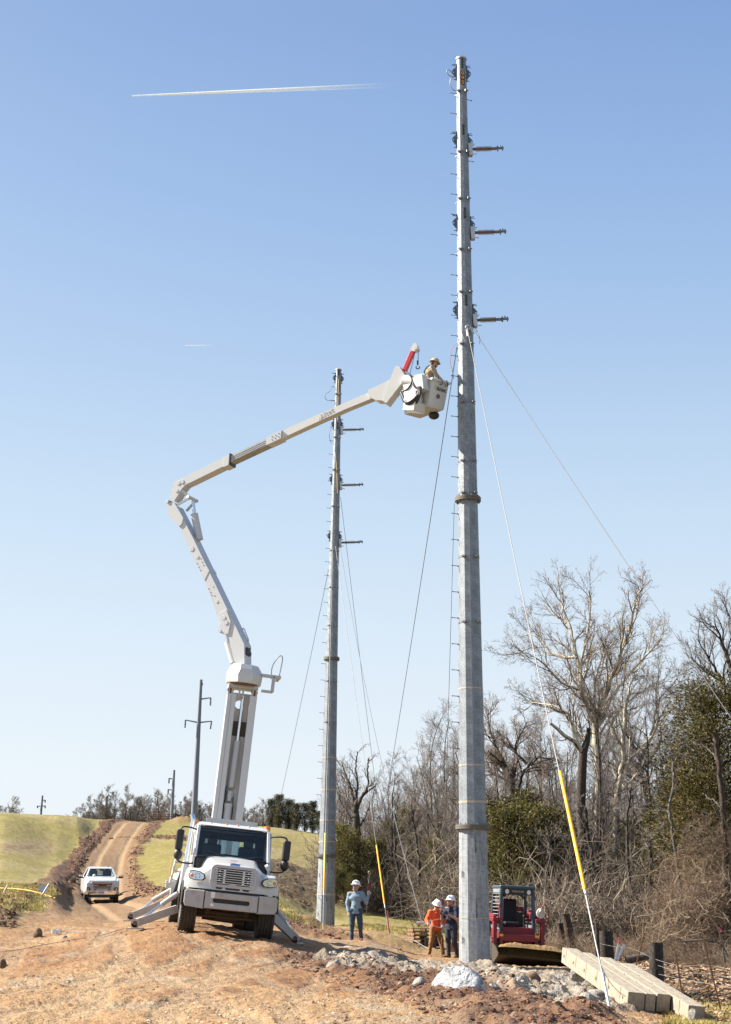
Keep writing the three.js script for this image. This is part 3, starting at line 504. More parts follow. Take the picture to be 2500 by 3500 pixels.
bigTree('leaning_tree', 'thin white barked tree leaning right beside the tall sycamore', [
  [.2, .09, 0, [2098, 3230], [2102, 2950], [2112, 2720], [2128, 2600], [2134, 2500], [2138, 2400]],
  [.08, .02, 3, [2120, 2640], [2190, 2560], [2260, 2470], [2320, 2380]], [.08, .02, -2, [2130, 2560], [2090, 2480], [2060, 2400]], [.07, .02, 2, [2138, 2420], [2160, 2330], [2210, 2270]], [.06, .02, 1, [2112, 2720], [2180, 2640], [2230, 2560]],
], 78, [BK.white, BK.white, BK.twigGrey], { kids: [9, 6, 5, 2], len: 3.4, min: .007 });
{ // storm-broken tree: a thick stub with one pale live arm
  const t = thing('broken_tree', 'storm broken tree, dark splintered stub on top and one pale arm', 'tree', at(2006, 3200, 70)), o = t.position;
  const S = new Sticks(), A = new Sticks(), B = { a: A, b: A };
  const P = a => a.map(([x, y, z]) => at(x, y, z).sub(o));
  S.limb(P([[2006, 3240, 70], [2000, 2950, 70], [1985, 2760, 70], [1990, 2640, 70], [1995, 2560, 70]]), .27, .2, 8);
  const stub = part('trunk', S.build(), BK.brown, t);
  const S2 = new Sticks(); S2.limb(P([[1995, 2570, 70], [2008, 2530, 70], [2012, 2490, 70.2]]), .19, .09, 7); S2.limb(P([[2010, 2500, 70], [2006, 2484, 70]]), .06, .01, 4); S2.limb(P([[2012, 2500, 70], [2017, 2480, 70]]), .06, .01, 4); part('broken_stub', S2.build(), BK.dark, t);
  const arm = P([[1990, 2570, 70], [1965, 2535, 69.5], [1930, 2515, 69], [1905, 2490, 69], [1882, 2472, 69]]), arm2 = P([[1978, 2550, 70], [1955, 2480, 70], [1945, 2440, 70], [1890, 2410, 70], [1810, 2400, 71]]);
  const W = new Sticks(); W.limb(arm, .13, .07, 6); W.limb(arm2, .1, .02, 6); part('limbs', W.build(), BK.white, t);
  sprout(B, arm2, .1, 2.8, 0, { kids: [7, 5, 3], min: .011, from: .2, up: .08, thick: 0 }); sprout(B, arm, .08, 1.2, 0, { kids: [3, 3], min: .011, from: .3, thick: 0 }); part('crown', A.build(), BK.twigGrey, t);
}
bigTree('oak_tree', 'dark gnarled oak half hidden behind the near pole', [[.24, .12, 0, [1790, 3200], [1782, 2900], [1766, 2740], [1740, 2650], [1712, 2590]], [.1, .02, 2, [1740, 2650], [1700, 2560], [1672, 2480], [1668, 2420]], [.1, .02, -2, [1766, 2720], [1790, 2640], [1830, 2600], [1870, 2560]], [.09, .02, 2, [1760, 2700], [1720, 2660], [1680, 2640], [1655, 2560]], [.08, .02, -1, [1800, 2610], [1760, 2560], [1800, 2470]]], 79, [BK.dark, BK.dark, BK.twig], { kids: [9, 7, 5, 2], len: 3.4, up: .04, min: .008 });
bigTree('dark_tree', 'dark tree with a bent trunk right of the pale sycamore', [[.2, .1, 0, [2268, 3220], [2262, 2900], [2220, 2760], [2200, 2660], [2190, 2580]], [.09, .02, 2, [2190, 2600], [2230, 2500], [2250, 2400], [2310, 2330]], [.09, .02, -2, [2195, 2590], [2140, 2500], [2120, 2400]], [.08, .02, 2, [2210, 2620], [2260, 2520], [2240, 2380], [2260, 2290]], [.08, .02, 0, [2200, 2680], [2130, 2640], [2080, 2600]]], 82, [BK.dark, BK.dark, BK.twigGrey], { kids: [9, 7, 5, 2], len: 3.6, min: .008 });
bigTree('corner_tree', 'dark branching tree at the right edge above the cedar', [[.26, .16, 0, [2560, 3200], [2545, 2700], [2530, 2450], [2510, 2300]], [.12, .02, 0, [2540, 2500], [2470, 2330], [2430, 2260], [2380, 2180]], [.1, .02, 2, [2530, 2450], [2460, 2400], [2390, 2420], [2330, 2380]], [.12, .02, -1, [2515, 2330], [2470, 2200], [2440, 2120]], [.1, .02, 1, [2510, 2300], [2520, 2180], [2490, 2090]], [.08, .02, 1, [2470, 2330], [2420, 2300], [2340, 2230]]], 76, [BK.dark, BK.dark, BK.twigGrey], { kids: [9, 7, 5, 2], len: 3.4, min: .008 });
bigTree('meadow_tree', 'bare forked tree at the meadow edge right of the second pole', [[.3, .19, 0, [1218, 3110], [1218, 2950], [1219, 2850], [1217, 2790], [1214, 2760]], [.13, .03, 1, [1214, 2765], [1200, 2700], [1186, 2660], [1170, 2610]], [.13, .03, -1, [1218, 2770], [1240, 2720], [1258, 2690], [1256, 2640], [1262, 2590]], [.09, .03, 2, [1216, 2760], [1222, 2690], [1216, 2620], [1222, 2570]], [.08, .02, 1, [1218, 2840], [1190, 2780], [1165, 2740], [1150, 2690]], [.08, .02, 1, [1224, 2830], [1250, 2790], [1266, 2740]]], 93, [BK.grey, BK.grey, BK.twigGrey], { kids: [5, 4, 3], len: 2, min: .014 });
bigTree('stripped_tree', 'stripped trunk with pale broken branches beside the right edge cedar', [[.13, .09, 0, [2492, 3230], [2480, 2900], [2464, 2680], [2450, 2560], [2442, 2505]], [.03, .012, 1, [2452, 2600], [2420, 2560], [2390, 2540]], [.03, .012, 1, [2462, 2660], [2490, 2640]], [.03, .012, 1, [2470, 2760], [2430, 2730], [2400, 2710]], [.03, .01, 0, [2474, 2800], [2440, 2780], [2410, 2790]]], 56, [BK.brown, BK.pale, BK.pale], { kids: [3, 2], len: .8, bareTrunk: true });
bigTree('sapling_tree', 'curved pale sapling in front of the brown vine thicket', [[.07, .04, 0, [2336, 3200], [2320, 2990], [2296, 2820], [2288, 2760], [2306, 2660], [2300, 2590]], [.03, .01, 1, [2290, 2780], [2262, 2760], [2250, 2790]], [.03, .01, 0, [2300, 2620], [2330, 2560], [2350, 2510]], [.03, .01, 0, [2300, 2840], [2350, 2842], [2400, 2830]]], 57, [BK.pale, BK.pale, BK.twigGrey], { kids: [6, 4, 3], len: 1.1, min: .007 });
for (const [px, z, r] of [[1668, 74, .2], [1905, 66, .13], [1945, 68, .1], [2030, 66, .12], [2170, 64, .09], [2210, 63, .12], [1850, 70, .15], [1420, 92, .12], [1365, 90, .1], [2385, 60, .1]]) {
  const b = onGround(px, z, -.2), h = rr(4.5, 7);
  bigTree('thin_trunk_tree', `thin bare trunk standing in the underbrush ${spotOf(px)}`, [[r, r * .5, 0, ...[0, .3, .6, .85, 1].map(t => { const q = b.clone().add(V(Math.sin(t * 4 + px) * .25, h * t, 0)); const d = q.clone().sub(camera.position), dep = d.y * SP - d.z * CP; return [1250 + d.x / dep * FOCAL, 1750 - (d.y * CP + d.z * SP) / dep * FOCAL]; })]], z, [rnd() < .5 ? BK.dark : BK.grey, BK.grey, BK.twigGrey], { kids: [8, 5, 3], len: 2.2 }, G_WOOD);
}

// ---------------------------------------------------------------- cedars: sprays of scale leaves on drooping boughs
function cedarGeo(h, w, n, tone) {
  const p = [], c = [], nn = [], tr = new Sticks(); tr.limb([V(0, -.3, 0), V(.03 * h, h * .5, 0), V(0, h * .97, 0)], .035 * h * .5 + .03, .01, 6);
  const nb = Math.round(n / 30);
  for (let k = 0; k < nb; k++) {
    const t = Math.pow(rnd(), .85), y = h * (.06 + .92 * t), env = w * .5 * Math.pow(Math.sin(Math.PI * clamp(.16 + .84 * (1 - t * .97))), .8) * (1 - t * .35) * rr(.55, 1.15), a = rr(0, 6.28);
    const tip = V(Math.cos(a) * env, y + rr(-.02, .1) * h * .4, Math.sin(a) * env), st = V(0, y - .05 * h, 0), cl = rr(.5, 1.25), warm = Math.pow(rnd(), 2.2);
    if (k % 3 === 0) tr.limb([st, tip.clone().lerp(st, .4), tip], .018, .006, 3);
    for (let s = 0; s < 52; s++) {
      const q = st.clone().lerp(tip, Math.pow(rnd(), .55)).add(V(rr(-1, 1), rr(-.7, .8), rr(-1, 1)).multiplyScalar(.09 * w * .7 + .12));
      const dir = V(q.x, rr(-.2, .9) * env + .1, q.z).add(rv(.5 * env + .1)).normalize(), L = rr(.05, .14), sd = dir.clone().cross(rv(1)).normalize().multiplyScalar(L * rr(.16, .3));
      const A = q.clone().add(sd), B = q.clone().sub(sd), C = q.clone().addScaledVector(dir, L), nm = dir.clone().cross(sd).normalize(); if (nm.dot(V(q.x, env * .6, q.z)) < 0) nm.negate();
      p.push(A.x, A.y, A.z, B.x, B.y, B.z, C.x, C.y, C.z); for (let e = 0; e < 3; e++) nn.push(nm.x, nm.y, nm.z);
      const v = cl * rr(.75, 1.25), cc = mixc(tone, [.25, .15, .045], warm * .8); for (let e = 0; e < 3; e++) c.push(cc[0] * v * .8, cc[1] * v * .8, cc[2] * v * .8);
    }
  }
  const g = new THREE.BufferGeometry(); g.setAttribute('position', new THREE.Float32BufferAttribute(p, 3)); g.setAttribute('normal', new THREE.Float32BufferAttribute(nn, 3)); g.setAttribute('color', new THREE.Float32BufferAttribute(c, 3));
  return { trunk: tr.build(), crown: g };
}
const leafMat = new THREE.MeshPhysicalMaterial({ vertexColors: true, roughness: .95, side: THREE.DoubleSide, transmission: .3, thickness: 0 });
const CED = [cedarGeo(5, 2.6, 8000, [.17, .175, .04]), cedarGeo(5, 3.4, 8000, [.19, .185, .045]), cedarGeo(5, 3, 8000, [.16, .17, .036])], FARC = [cedarGeo(3, 1.9, 3600, [.05, .075, .028]), cedarGeo(3, 1.5, 3600, [.045, .07, .028])];
const BIGC = cedarGeo(11, 6, 34000, [.185, .165, .03]);
for (const [px, z, s, k] of [[925, 150, .85, 0], [950, 148, 1.05, 1], [985, 150, .95, 0], [1010, 147, .9, 1], [1040, 149, .98, 0], [1068, 148, .95, 1], [1092, 146, .78, 0]]) plant('hillside_cedar', FARC[k], [BK.dark, leafMat], onGround(px, z, -.05), s, rr(0, 6), `${{ 925: 'leftmost', 950: 'second', 985: 'third', 1010: 'fourth', 1040: 'fifth', 1068: 'sixth', 1092: 'seventh' }[px]} dark green cedar, counted from the left, in the hillside clump`, 'cedar clump on the hillside', 'tree');
for (const [px, z, s, k, lb] of [
  [1168, 95, .9, 0, 'olive green cedar growing behind the second pole'], [1192, 92, .85, 1, 'bushy cedar between the second pole and the forked tree'], [1236, 97, .82, 2, 'cedar right behind the forked meadow tree'], [1150, 91, .45, 1, 'low cedar shrub at the foot of the second pole'], [1205, 90, .42, 0, 'small cedar left of the worker in grey'], [1312, 95, .55, 2, 'cedar behind the leaning yellow guy guard'], [1290, 98, .85, 0, 'cedar half hidden in twigs above the yellow guy guard'],
  [1352, 105, 1.2, 2, 'tall cedar at the back of the wood between the two poles'], [1400, 108, 1.3, 0, 'brownish cedar at the back of the wood left of the near pole'], [1470, 88, .48, 1, 'round cedar bush behind the worker in orange'], [1545, 90, .75, 2, 'cedar right behind the near pole'], [1490, 95, .9, 0, 'olive cedar above the worker in navy'],
  [1705, 72, 1.15, 1, 'cedar directly right of the near pole'], [1745, 69, 1.25, 2, 'wide cedar behind the track loader'], [1790, 73, 1.3, 0, 'green cedar above the track loader cab'], [1835, 71, 1.15, 1, 'cedar right of the track loader cab'], [1890, 76, 1.3, 2, 'cedar left of the tall sycamore'], [1800, 65, .65, 0, 'low cedar just behind the track loader'],
  [2140, 86, 1.25, 2, 'cedar behind the leaning white tree'], [2196, 80, 1.1, 0, 'cedar between the leaning tree and the vine thicket'], [2300, 70, 1.25, 1, 'cedar left of the brown vine thicket'], [2310, 66, .6, 2, 'small cedar at the foot of the curved sapling'],
]) plant('cedar_tree', CED[k], [BK.brown, leafMat], onGround(px, z, -.05), s, rr(0, 6), lb, 'cedars in the wood');
plant('edge_cedar', BIGC, [BK.brown, leafMat], onGround(2478, 60, -.1), 1.0, 1, 'large rust tinged cedar filling the right edge of the wood', 'tree');
plant('edge_cedar', CED[1], [BK.brown, leafMat], onGround(2392, 66, -.05), 1.5, 2, 'cedar leaning against the large rust tinged cedar', 'tree');

// ---------------------------------------------------------------- underbrush (nobody could count it)
function tangle(n, h, w, min, arch) {   // crooked stems crossing one another
  const S = new Sticks();
  for (let k = 0; k < n; k++) {
    const p = V(rr(-w, w) * .5, h * .75 * Math.pow(rnd(), 1.4), rr(-w, w) * .5), q = wander(p, V(rr(-1, 1), rr(-.25, 1.1), rr(-1, 1)), h * rr(.25, .8), 4, arch, -.06), r = min * Math.pow(rr(.8, 1.7), 2);
    S.limb(q, r, r * .4, 3);
    for (let m = 0; m < 3; m++) { const [b, d] = along(q, rr(.2, 1)); S.limb(wander(b, d.add(rv(1.2)), h * rr(.1, .3), 2, .5, 0), min * .8, min * .3, 3); }
  }
  return S.build();
}
function thicket(name, label, geo, list, colors, cat) {
  const m = new THREE.InstancedMesh(geo, std([1, 1, 1], .95), list.length); m.name = numbered(name); m.castShadow = m.receiveShadow = true;
  const o = new THREE.Object3D(); list.forEach(([p, s, sy], i) => { o.position.copy(p); o.rotation.set(rr(-.2, .2), rr(0, 6.28), rr(-.2, .2)); o.scale.set(s, s * (sy || 1), s); o.updateMatrix(); m.setMatrixAt(i, o.matrix); m.setColorAt(i, col(...mixc(colors[Math.floor(rnd() * colors.length)], colors[0], rnd() * .5))); });
  m.userData.kind = 'stuff'; tag(m, label, cat); scene.add(m); return m;
}
const clumpA = tangle(46, 2, 2.2, .008, .5), clumpB = tangle(120, 1.7, 1.9, .006, .55), clumpC = tangle(40, 3.4, 2.6, .009, .4);
{
  const a = [], b = [], c = [];
  for (let k = 0; k < 620; k++) { const px = rr(1130, 2560), z = lerp(px < 1500 ? 93 : px < 1750 ? 74 : 60, 128, Math.pow(rnd(), 1.6)); a.push([onGround(px, z, -.15), rr(.7, 1.5)]); }
  for (let k = 0; k < 420; k++) { const px = rr(1270, 2560), z = lerp(px < 1500 ? 95 : px < 1750 ? 76 : 63, 125, rnd()); c.push([onGround(px, z, rr(-.2, .8)), rr(.9, 1.5)]); }
  for (let k = 0; k < 90; k++) { const px = lerp(2262, 2570, Math.pow(rnd(), .8)), z = rr(55, 63), top = lerp(.4, 3.8, sstep(2270, 2420, px)); b.push([onGround(px, z, top * Math.pow(rnd(), 1.25) - .1), rr(.5, 1.2)]); }
  for (let k = 0; k < 150; k++) { const px = rr(1880, 2560), z = rr(51.5, 62); b.push([onGround(px, z, -.1), rr(.25, .6)]); }
  thicket('underbrush', 'tangled grey brown underbrush filling the wood floor', clumpA, a, [[.14, .108, .08], [.28, .23, .175], [.06, .045, .034]], 'underbrush');
  thicket('tall_brush', 'tall whippy saplings and brush between the trunks', clumpC, c, [[.12, .095, .072], [.25, .2, .155], [.07, .052, .04]], 'brush');
  thicket('vine_thicket', 'dense tan brown vine thicket at the right edge', clumpB, b, [[.19, .132, .085], [.28, .21, .145], [.09, .06, .04], [.14, .09, .06]], 'vines');
}

// ---------------------------------------------------------------- bucket truck
const tL = at(624, 3179, 40), tR = at(909, 3209, 40);
const truck = thing('bucket_truck', 'white bucket truck with tall mast and raised boom, tilted on its outriggers', 'truck', tL.clone().lerp(tR, .5));
truck.rotation.order = 'YXZ'; truck.rotation.set(0, .16, -Math.atan2(tL.y - tR.y, tR.x - tL.x)); truck.updateMatrixWorld(true);
const tin = p => truck.worldToLocal(p.clone());
M.frit = std([.012, .013, .015], .3); M.seat = std([.05, .052, .06], .8); M.dash = std([.035, .036, .04], .7); M.amber = std([.85, .22, .02], .3, 0); M.lens = new THREE.MeshPhysicalMaterial({ color: col(.92, .94, .96), transmission: 1, thickness: 0, roughness: .05 }); M.reflector = std([.75, .76, .78], .18, .9);
M.dirty = std([.41, .4, .385], .42, 0, { map: rep(dataTex(256, (u, v) => { const a = tfbm(u, v, 9, 4, 11), b = tnoise(u, v, 60, 5); const k = sstep(.5, .85, a) * .3 + (b > .95 ? .4 : 0); return [1 - .2 * k, 1 - .3 * k, 1 - .42 * k]; }), .8) });
M.axle = std([.11, .075, .05], .9); M.tyre = std([.075, .062, .05], .92, 0, { map: rep(soilTex, 1.5) }); M.grooves = std([.012, .011, .011], .95);
function tyre(parent, x, y, z, R, w, grooves = 4) {
  const tg = new THREE.Group(); tg.name = 'wheel'; parent.add(tg); tg.position.set(x, y, z); tg.rotation.z = 0;
  const pr = [[R * .56, -w * .42], [R * .8, -w * .5], [R * .93, -w * .49], [R * .985, -w * .44]], gw = w * .035;
  for (let k = 0; k < grooves; k++) { const c = lerp(-w * .3, w * .3, k / (grooves - 1)); pr.push([R, c - gw], [R - .02, c - gw * .8], [R - .02, c + gw * .8], [R, c + gw]); }
  pr.push([R * .985, w * .44], [R * .93, w * .49], [R * .8, w * .5], [R * .56, w * .42]);
  const lugs = []; for (let k = 0; k < 44; k++) { const a = k / 44 * 6.2832; for (const s of [-1, 1]) lugs.push(rot(box(w * .13, .016, R * .085, s * w * .43, R * .985, 0), a + s * .03, 0, 0)); }
  const ty = part('tyre', [rot(toCreasedNormals(lathe(pr, 48), .6), 0, 0, -Math.PI / 2), ...lugs], M.tyre, tg);
  const s = Math.sign(x) || 1;
  part('rim', [rot(lathe([[R * .2, s * w * .1], [R * .24, s * w * .3], [R * .36, s * w * .28], [R * .44, s * w * .1], [R * .52, s * w * .1], [R * .57, s * w * .42], [R * .6, s * w * .44]], 32), 0, 0, -Math.PI / 2)], M.whiteMatt, tg);
  part('hub', rot(lathe([[0, s * w * .42], [R * .14, s * w * .4], [R * .22, s * w * .3], [R * .24, -s * w * .3]], 20), 0, 0, -Math.PI / 2), M.steel, tg);
  return tg;
}
tyre(truck, -.985, .51, 0, .53, .41); tyre(truck, .985, .51, 0, .53, .41);
for (const s of [-1, 1]) { tyre(truck, s * .78, .51, -5.6, .53, .28); tyre(truck, s * 1.1, .51, -5.6, .53, .28); }
part('chassis', [box(.09, .24, 8, -.43, .86, -3.3), box(.09, .24, 8, .43, .86, -3.3), box(.9, .18, .12, 0, .8, .5), box(.9, .2, .2, 0, .8, -2), box(.9, .2, .2, 0, .8, -4.5), box(.8, .3, .7, 0, .72, -.5), box(.5, .35, .4, .1, .75, .3)], M.axle, truck);
part('axle', [rod(V(-.85, .48, 0), V(.85, .48, 0), .085), box(.55, .2, .22, 0, .44, 0, .04), rod(V(-.8, .4, .18), V(.8, .42, .18), .03), box(.12, .34, .3, -.5, .55, 0), box(.12, .34, .3, .5, .55, 0), rod(V(-.6, .35, -.2), V(.5, .3, -.25), .035)], M.axle, truck);
part('rear_axle', [rod(V(-.85, .5, -5.6), V(.85, .5, -5.6), .12), new THREE.SphereGeometry(.24, 14, 10).translate(0, .5, -5.6)], M.axle, truck);
// hood and fenders as one moulded shell
{
  const NA = 45, NS = 34, P = [];
  const frontZ = x => 1.06 - .16 * (x / 1.1) ** 2 - .12 * Math.pow(Math.abs(x / 1.18), 5);
  const topY = (x, t) => { const c = lerp(1.70, 1.945, Math.pow(t, .85)) - .05 * (x / .7) ** 2 * (1 - .3 * t), f = lerp(1.5, 1.62, Math.sin(clamp(t * 1.5) * Math.PI)) - .12 * t - .03; return lerp(c, f, sstep(.5 + .12 * t, .86 + .05 * t, Math.abs(x))); };
  const zBack = -.56;
  for (let j = 0; j <= NS; j++) for (let i = 0; i <= NA; i++) {
    const a = i / NA * 2 - 1, aa = Math.abs(a), sg = Math.sign(a), side = clamp((aa - .82) / .18), xx = Math.min(aa / .82, 1) * 1.12 + .065 * Math.sin(side * Math.PI / 2), x = sg * xx;
    const fz = frontZ(x), s = j / NS; let y, z;
    if (s < .3) { const t = s / .3, yt = topY(x, 0) - .1; y = lerp(1.06, yt, t); z = fz - .05 * t * t; }
    else if (s < .48) { const t = (s - .3) / .18 * Math.PI / 2; y = topY(x, 0) - .1 + .1 * Math.sin(t); z = fz - .05 - .13 * (1 - Math.cos(t)); }
    else { const t = (s - .48) / .52; y = topY(x, t); z = lerp(fz - .18, zBack, t); }
    if (side > 0) { const arch = Math.abs(z) < .66 ? .51 + Math.sqrt(.66 * .66 - z * z) * 1.02 : 1.0, bot = z > .66 ? 1.06 : Math.max(1.0, arch); y = lerp(y, Math.min(y, bot), Math.pow(side, 1.6)); }
    P.push(V(x, y, z));
  }
  const pos = [], idx = []; P.forEach(p => pos.push(p.x, p.y, p.z)); const n = NA + 1;
  for (let j = 0; j < NS; j++) for (let i = 0; i < NA; i++) { const a = j * n + i; idx.push(a, a + 1, a + n, a + 1, a + n + 1, a + n); }
  const g = new THREE.BufferGeometry(); g.setAttribute('position', new THREE.Float32BufferAttribute(pos, 3)); g.setIndex(idx); g.computeVertexNormals(); boxUV2(g);
  const hood = part('hood', g, M.white, truck);
  function boxUV2(q) { const uv = []; P.forEach(p => uv.push(p.x, p.z)); q.setAttribute('uv', new THREE.Float32BufferAttribute(uv, 2)); }
  // grille
  const rrect = (w, h, r, n = 5) => { const o = []; for (const [cx, cy, a0] of [[w / 2 - r, h / 2 - r, 0], [-w / 2 + r, h / 2 - r, 1], [-w / 2 + r, -h / 2 + r, 2], [w / 2 - r, -h / 2 + r, 3]]) for (let k = 0; k <= n; k++) { const a = (a0 + k / n) * Math.PI / 2; o.push([cx + r * Math.cos(a), cy + r * Math.sin(a)]); } return o; };
  const gz = 1.005, gr = new THREE.Group(); gr.name = 'grille'; truck.add(gr); gr.position.set(0, 1.4, gz);
  part('surround', mv(extrude(rrect(1.14, .52, .11), .05, .012, [rrect(1.02, .42, .08)]), 0, 0, .01), M.whiteMatt, gr);
  part('recess', mv(extrude(rrect(1.04, .44, .08), .02), 0, 0, .03), M.frit, gr);
  for (let k = 0; k < 7; k++) part('bar', box(.84, .012, .03, 0, -.17 + k * .056, .06, .004), M.chrome, gr);
  for (const s of [-1, 1]) { for (let k = 0; k < 7; k++) part('louvre', box(.085, .05, .03, s * .455, -.17 + k * .056, .055, .006), M.galvPlain, gr); for (let k = 0; k < 6; k++) part('clip', [box(.05, .018, .012, s * .24, -.142 + k * .056, .076), ], M.chrome, gr); for (let k = 0; k < 3; k++) part('bracket', box(.022, .022, .012, s * .36, -.1 + k * .112, .078), M.chrome, gr); }
  for (const [x, w] of [[-.33, .17], [0, .36], [.33, .17]]) part('lower_vent', mv(extrude(rrect(w, .07, .03), .02, .006), x, 1.125, 1.045 - (x ? .02 : 0)), M.frit, truck);
  part('badge', [mv(rot(extrude(rrect(.24, .075, .035), .015, .006), -.15, 0, 0), 0, 1.69, 1.0)], std([.02, .12, .42], .3), truck);
  part('badge_lettering', mv(rot(text('FREIGHTLINER', .028, .006), -.15, 0, 0), 0, 1.69, 1.023), M.chrome, truck);
  part('hood_sticker', mv(rot(box(.18, .07, .006), -.9, 0, 0), -.07, 1.762, .88), std([.5, .36, .33], .6), truck);
  part('hood_vent', mv(rot(box(.2, .02, .05, 0, 0, 0, .008), -.2, 0, 0), -.02, 1.81, .68), M.whiteMatt, truck);
  for (const s of [-1, 1]) {
    const hl = new THREE.Group(); hl.name = 'headlight'; truck.add(hl); hl.position.set(s * .9, 1.355, .955); hl.rotation.y = s * .42;
    const sh = [[-.2, .1], [-.1, .115], [.06, .1], [.19, .04], [.215, -.05], [.16, -.095], [-.05, -.1], [-.18, -.075], [-.215, 0]].map(([x, y]) => [-s * x, y]); if (s > 0) sh.reverse();
    part('bezel', extrude(sh, .03, .012), M.frit, hl); part('reflector', mv(extrude(sh.map(([x, y]) => [x * .92, y * .9]), .012, .004), 0, 0, .034), M.reflector, hl);
    part('bulb', mv(rot(lathe([[0, 0], [.05, .01], [.07, .035]], 16), Math.PI / 2, 0, 0), -s * .02, 0, .04), M.chrome, hl);
    part('indicator', mv(new THREE.SphereGeometry(.045, 12, 8).scale(1, 1.1, .35), s * .13, 0, .052), M.amber, hl);
    part('lens', mv(extrude(sh.map(([x, y]) => [x * .97, y * .96]), .008, .004), 0, 0, .075), M.lens, hl);
    part('arch_trim', rot(new THREE.TorusGeometry(.68, .035, 8, 24, Math.PI * .95), 0, Math.PI / 2, 0).translate(s * 1.2, .52, .02), M.rubber, truck);
  }
  part('air_intake', mv(rot(new THREE.CylinderGeometry(.1, .11, .08, 20), 0, 0, -.9), .93, 1.74, -.1), M.galvPlain, truck);
  part('fender_emblem', mv(rot(new THREE.CylinderGeometry(.05, .05, .015, 18), 1.35, 0, -.2), .74, 1.52, .93), M.galvPlain, truck);
}
// bumper
{
  const slot = [[-.42, -.07], [.42, -.07], [.47, -.04], [.48, .02], [.44, .07], [-.44, .07], [-.48, .02], [-.47, -.04]];
  const b = part('bumper', [mv(extrude([[-.64, -.18], [.64, -.18], [.64, .18], [-.64, .18]], .14, .02, [slot]), 0, .80, .98)], M.dirty, truck);
  part('bumper_opening', box(.96, .15, .02, 0, .80, 1.0), M.frit, b); for (let k = 0; k < 5; k++) part('slat', box(.02, .14, .03, -.36 + k * .18, .80, 1.03), M.black, b);
  for (const s of [-1, 1]) part('bumper_end', mv(rot(extrude([[0, -.2], [.42, -.17], [.46, -.1], [.46, .16], [.42, .2], [0, .2]].map(([x, y]) => [s * x, y]).sort(() => 0), .13, .02), 0, s * .26, 0), s * .67, .80, .985), M.dirty, b);
  part('tow_hook', [box(.1, .14, .02, -.47, .93, 1.145), box(.08, .07, .02, -.47, .69, 1.145)], std([.8, .79, .74], .6), b);
  part('radiator', box(1.3, .12, .05, 0, 1.02, .9), M.frit, truck);
}
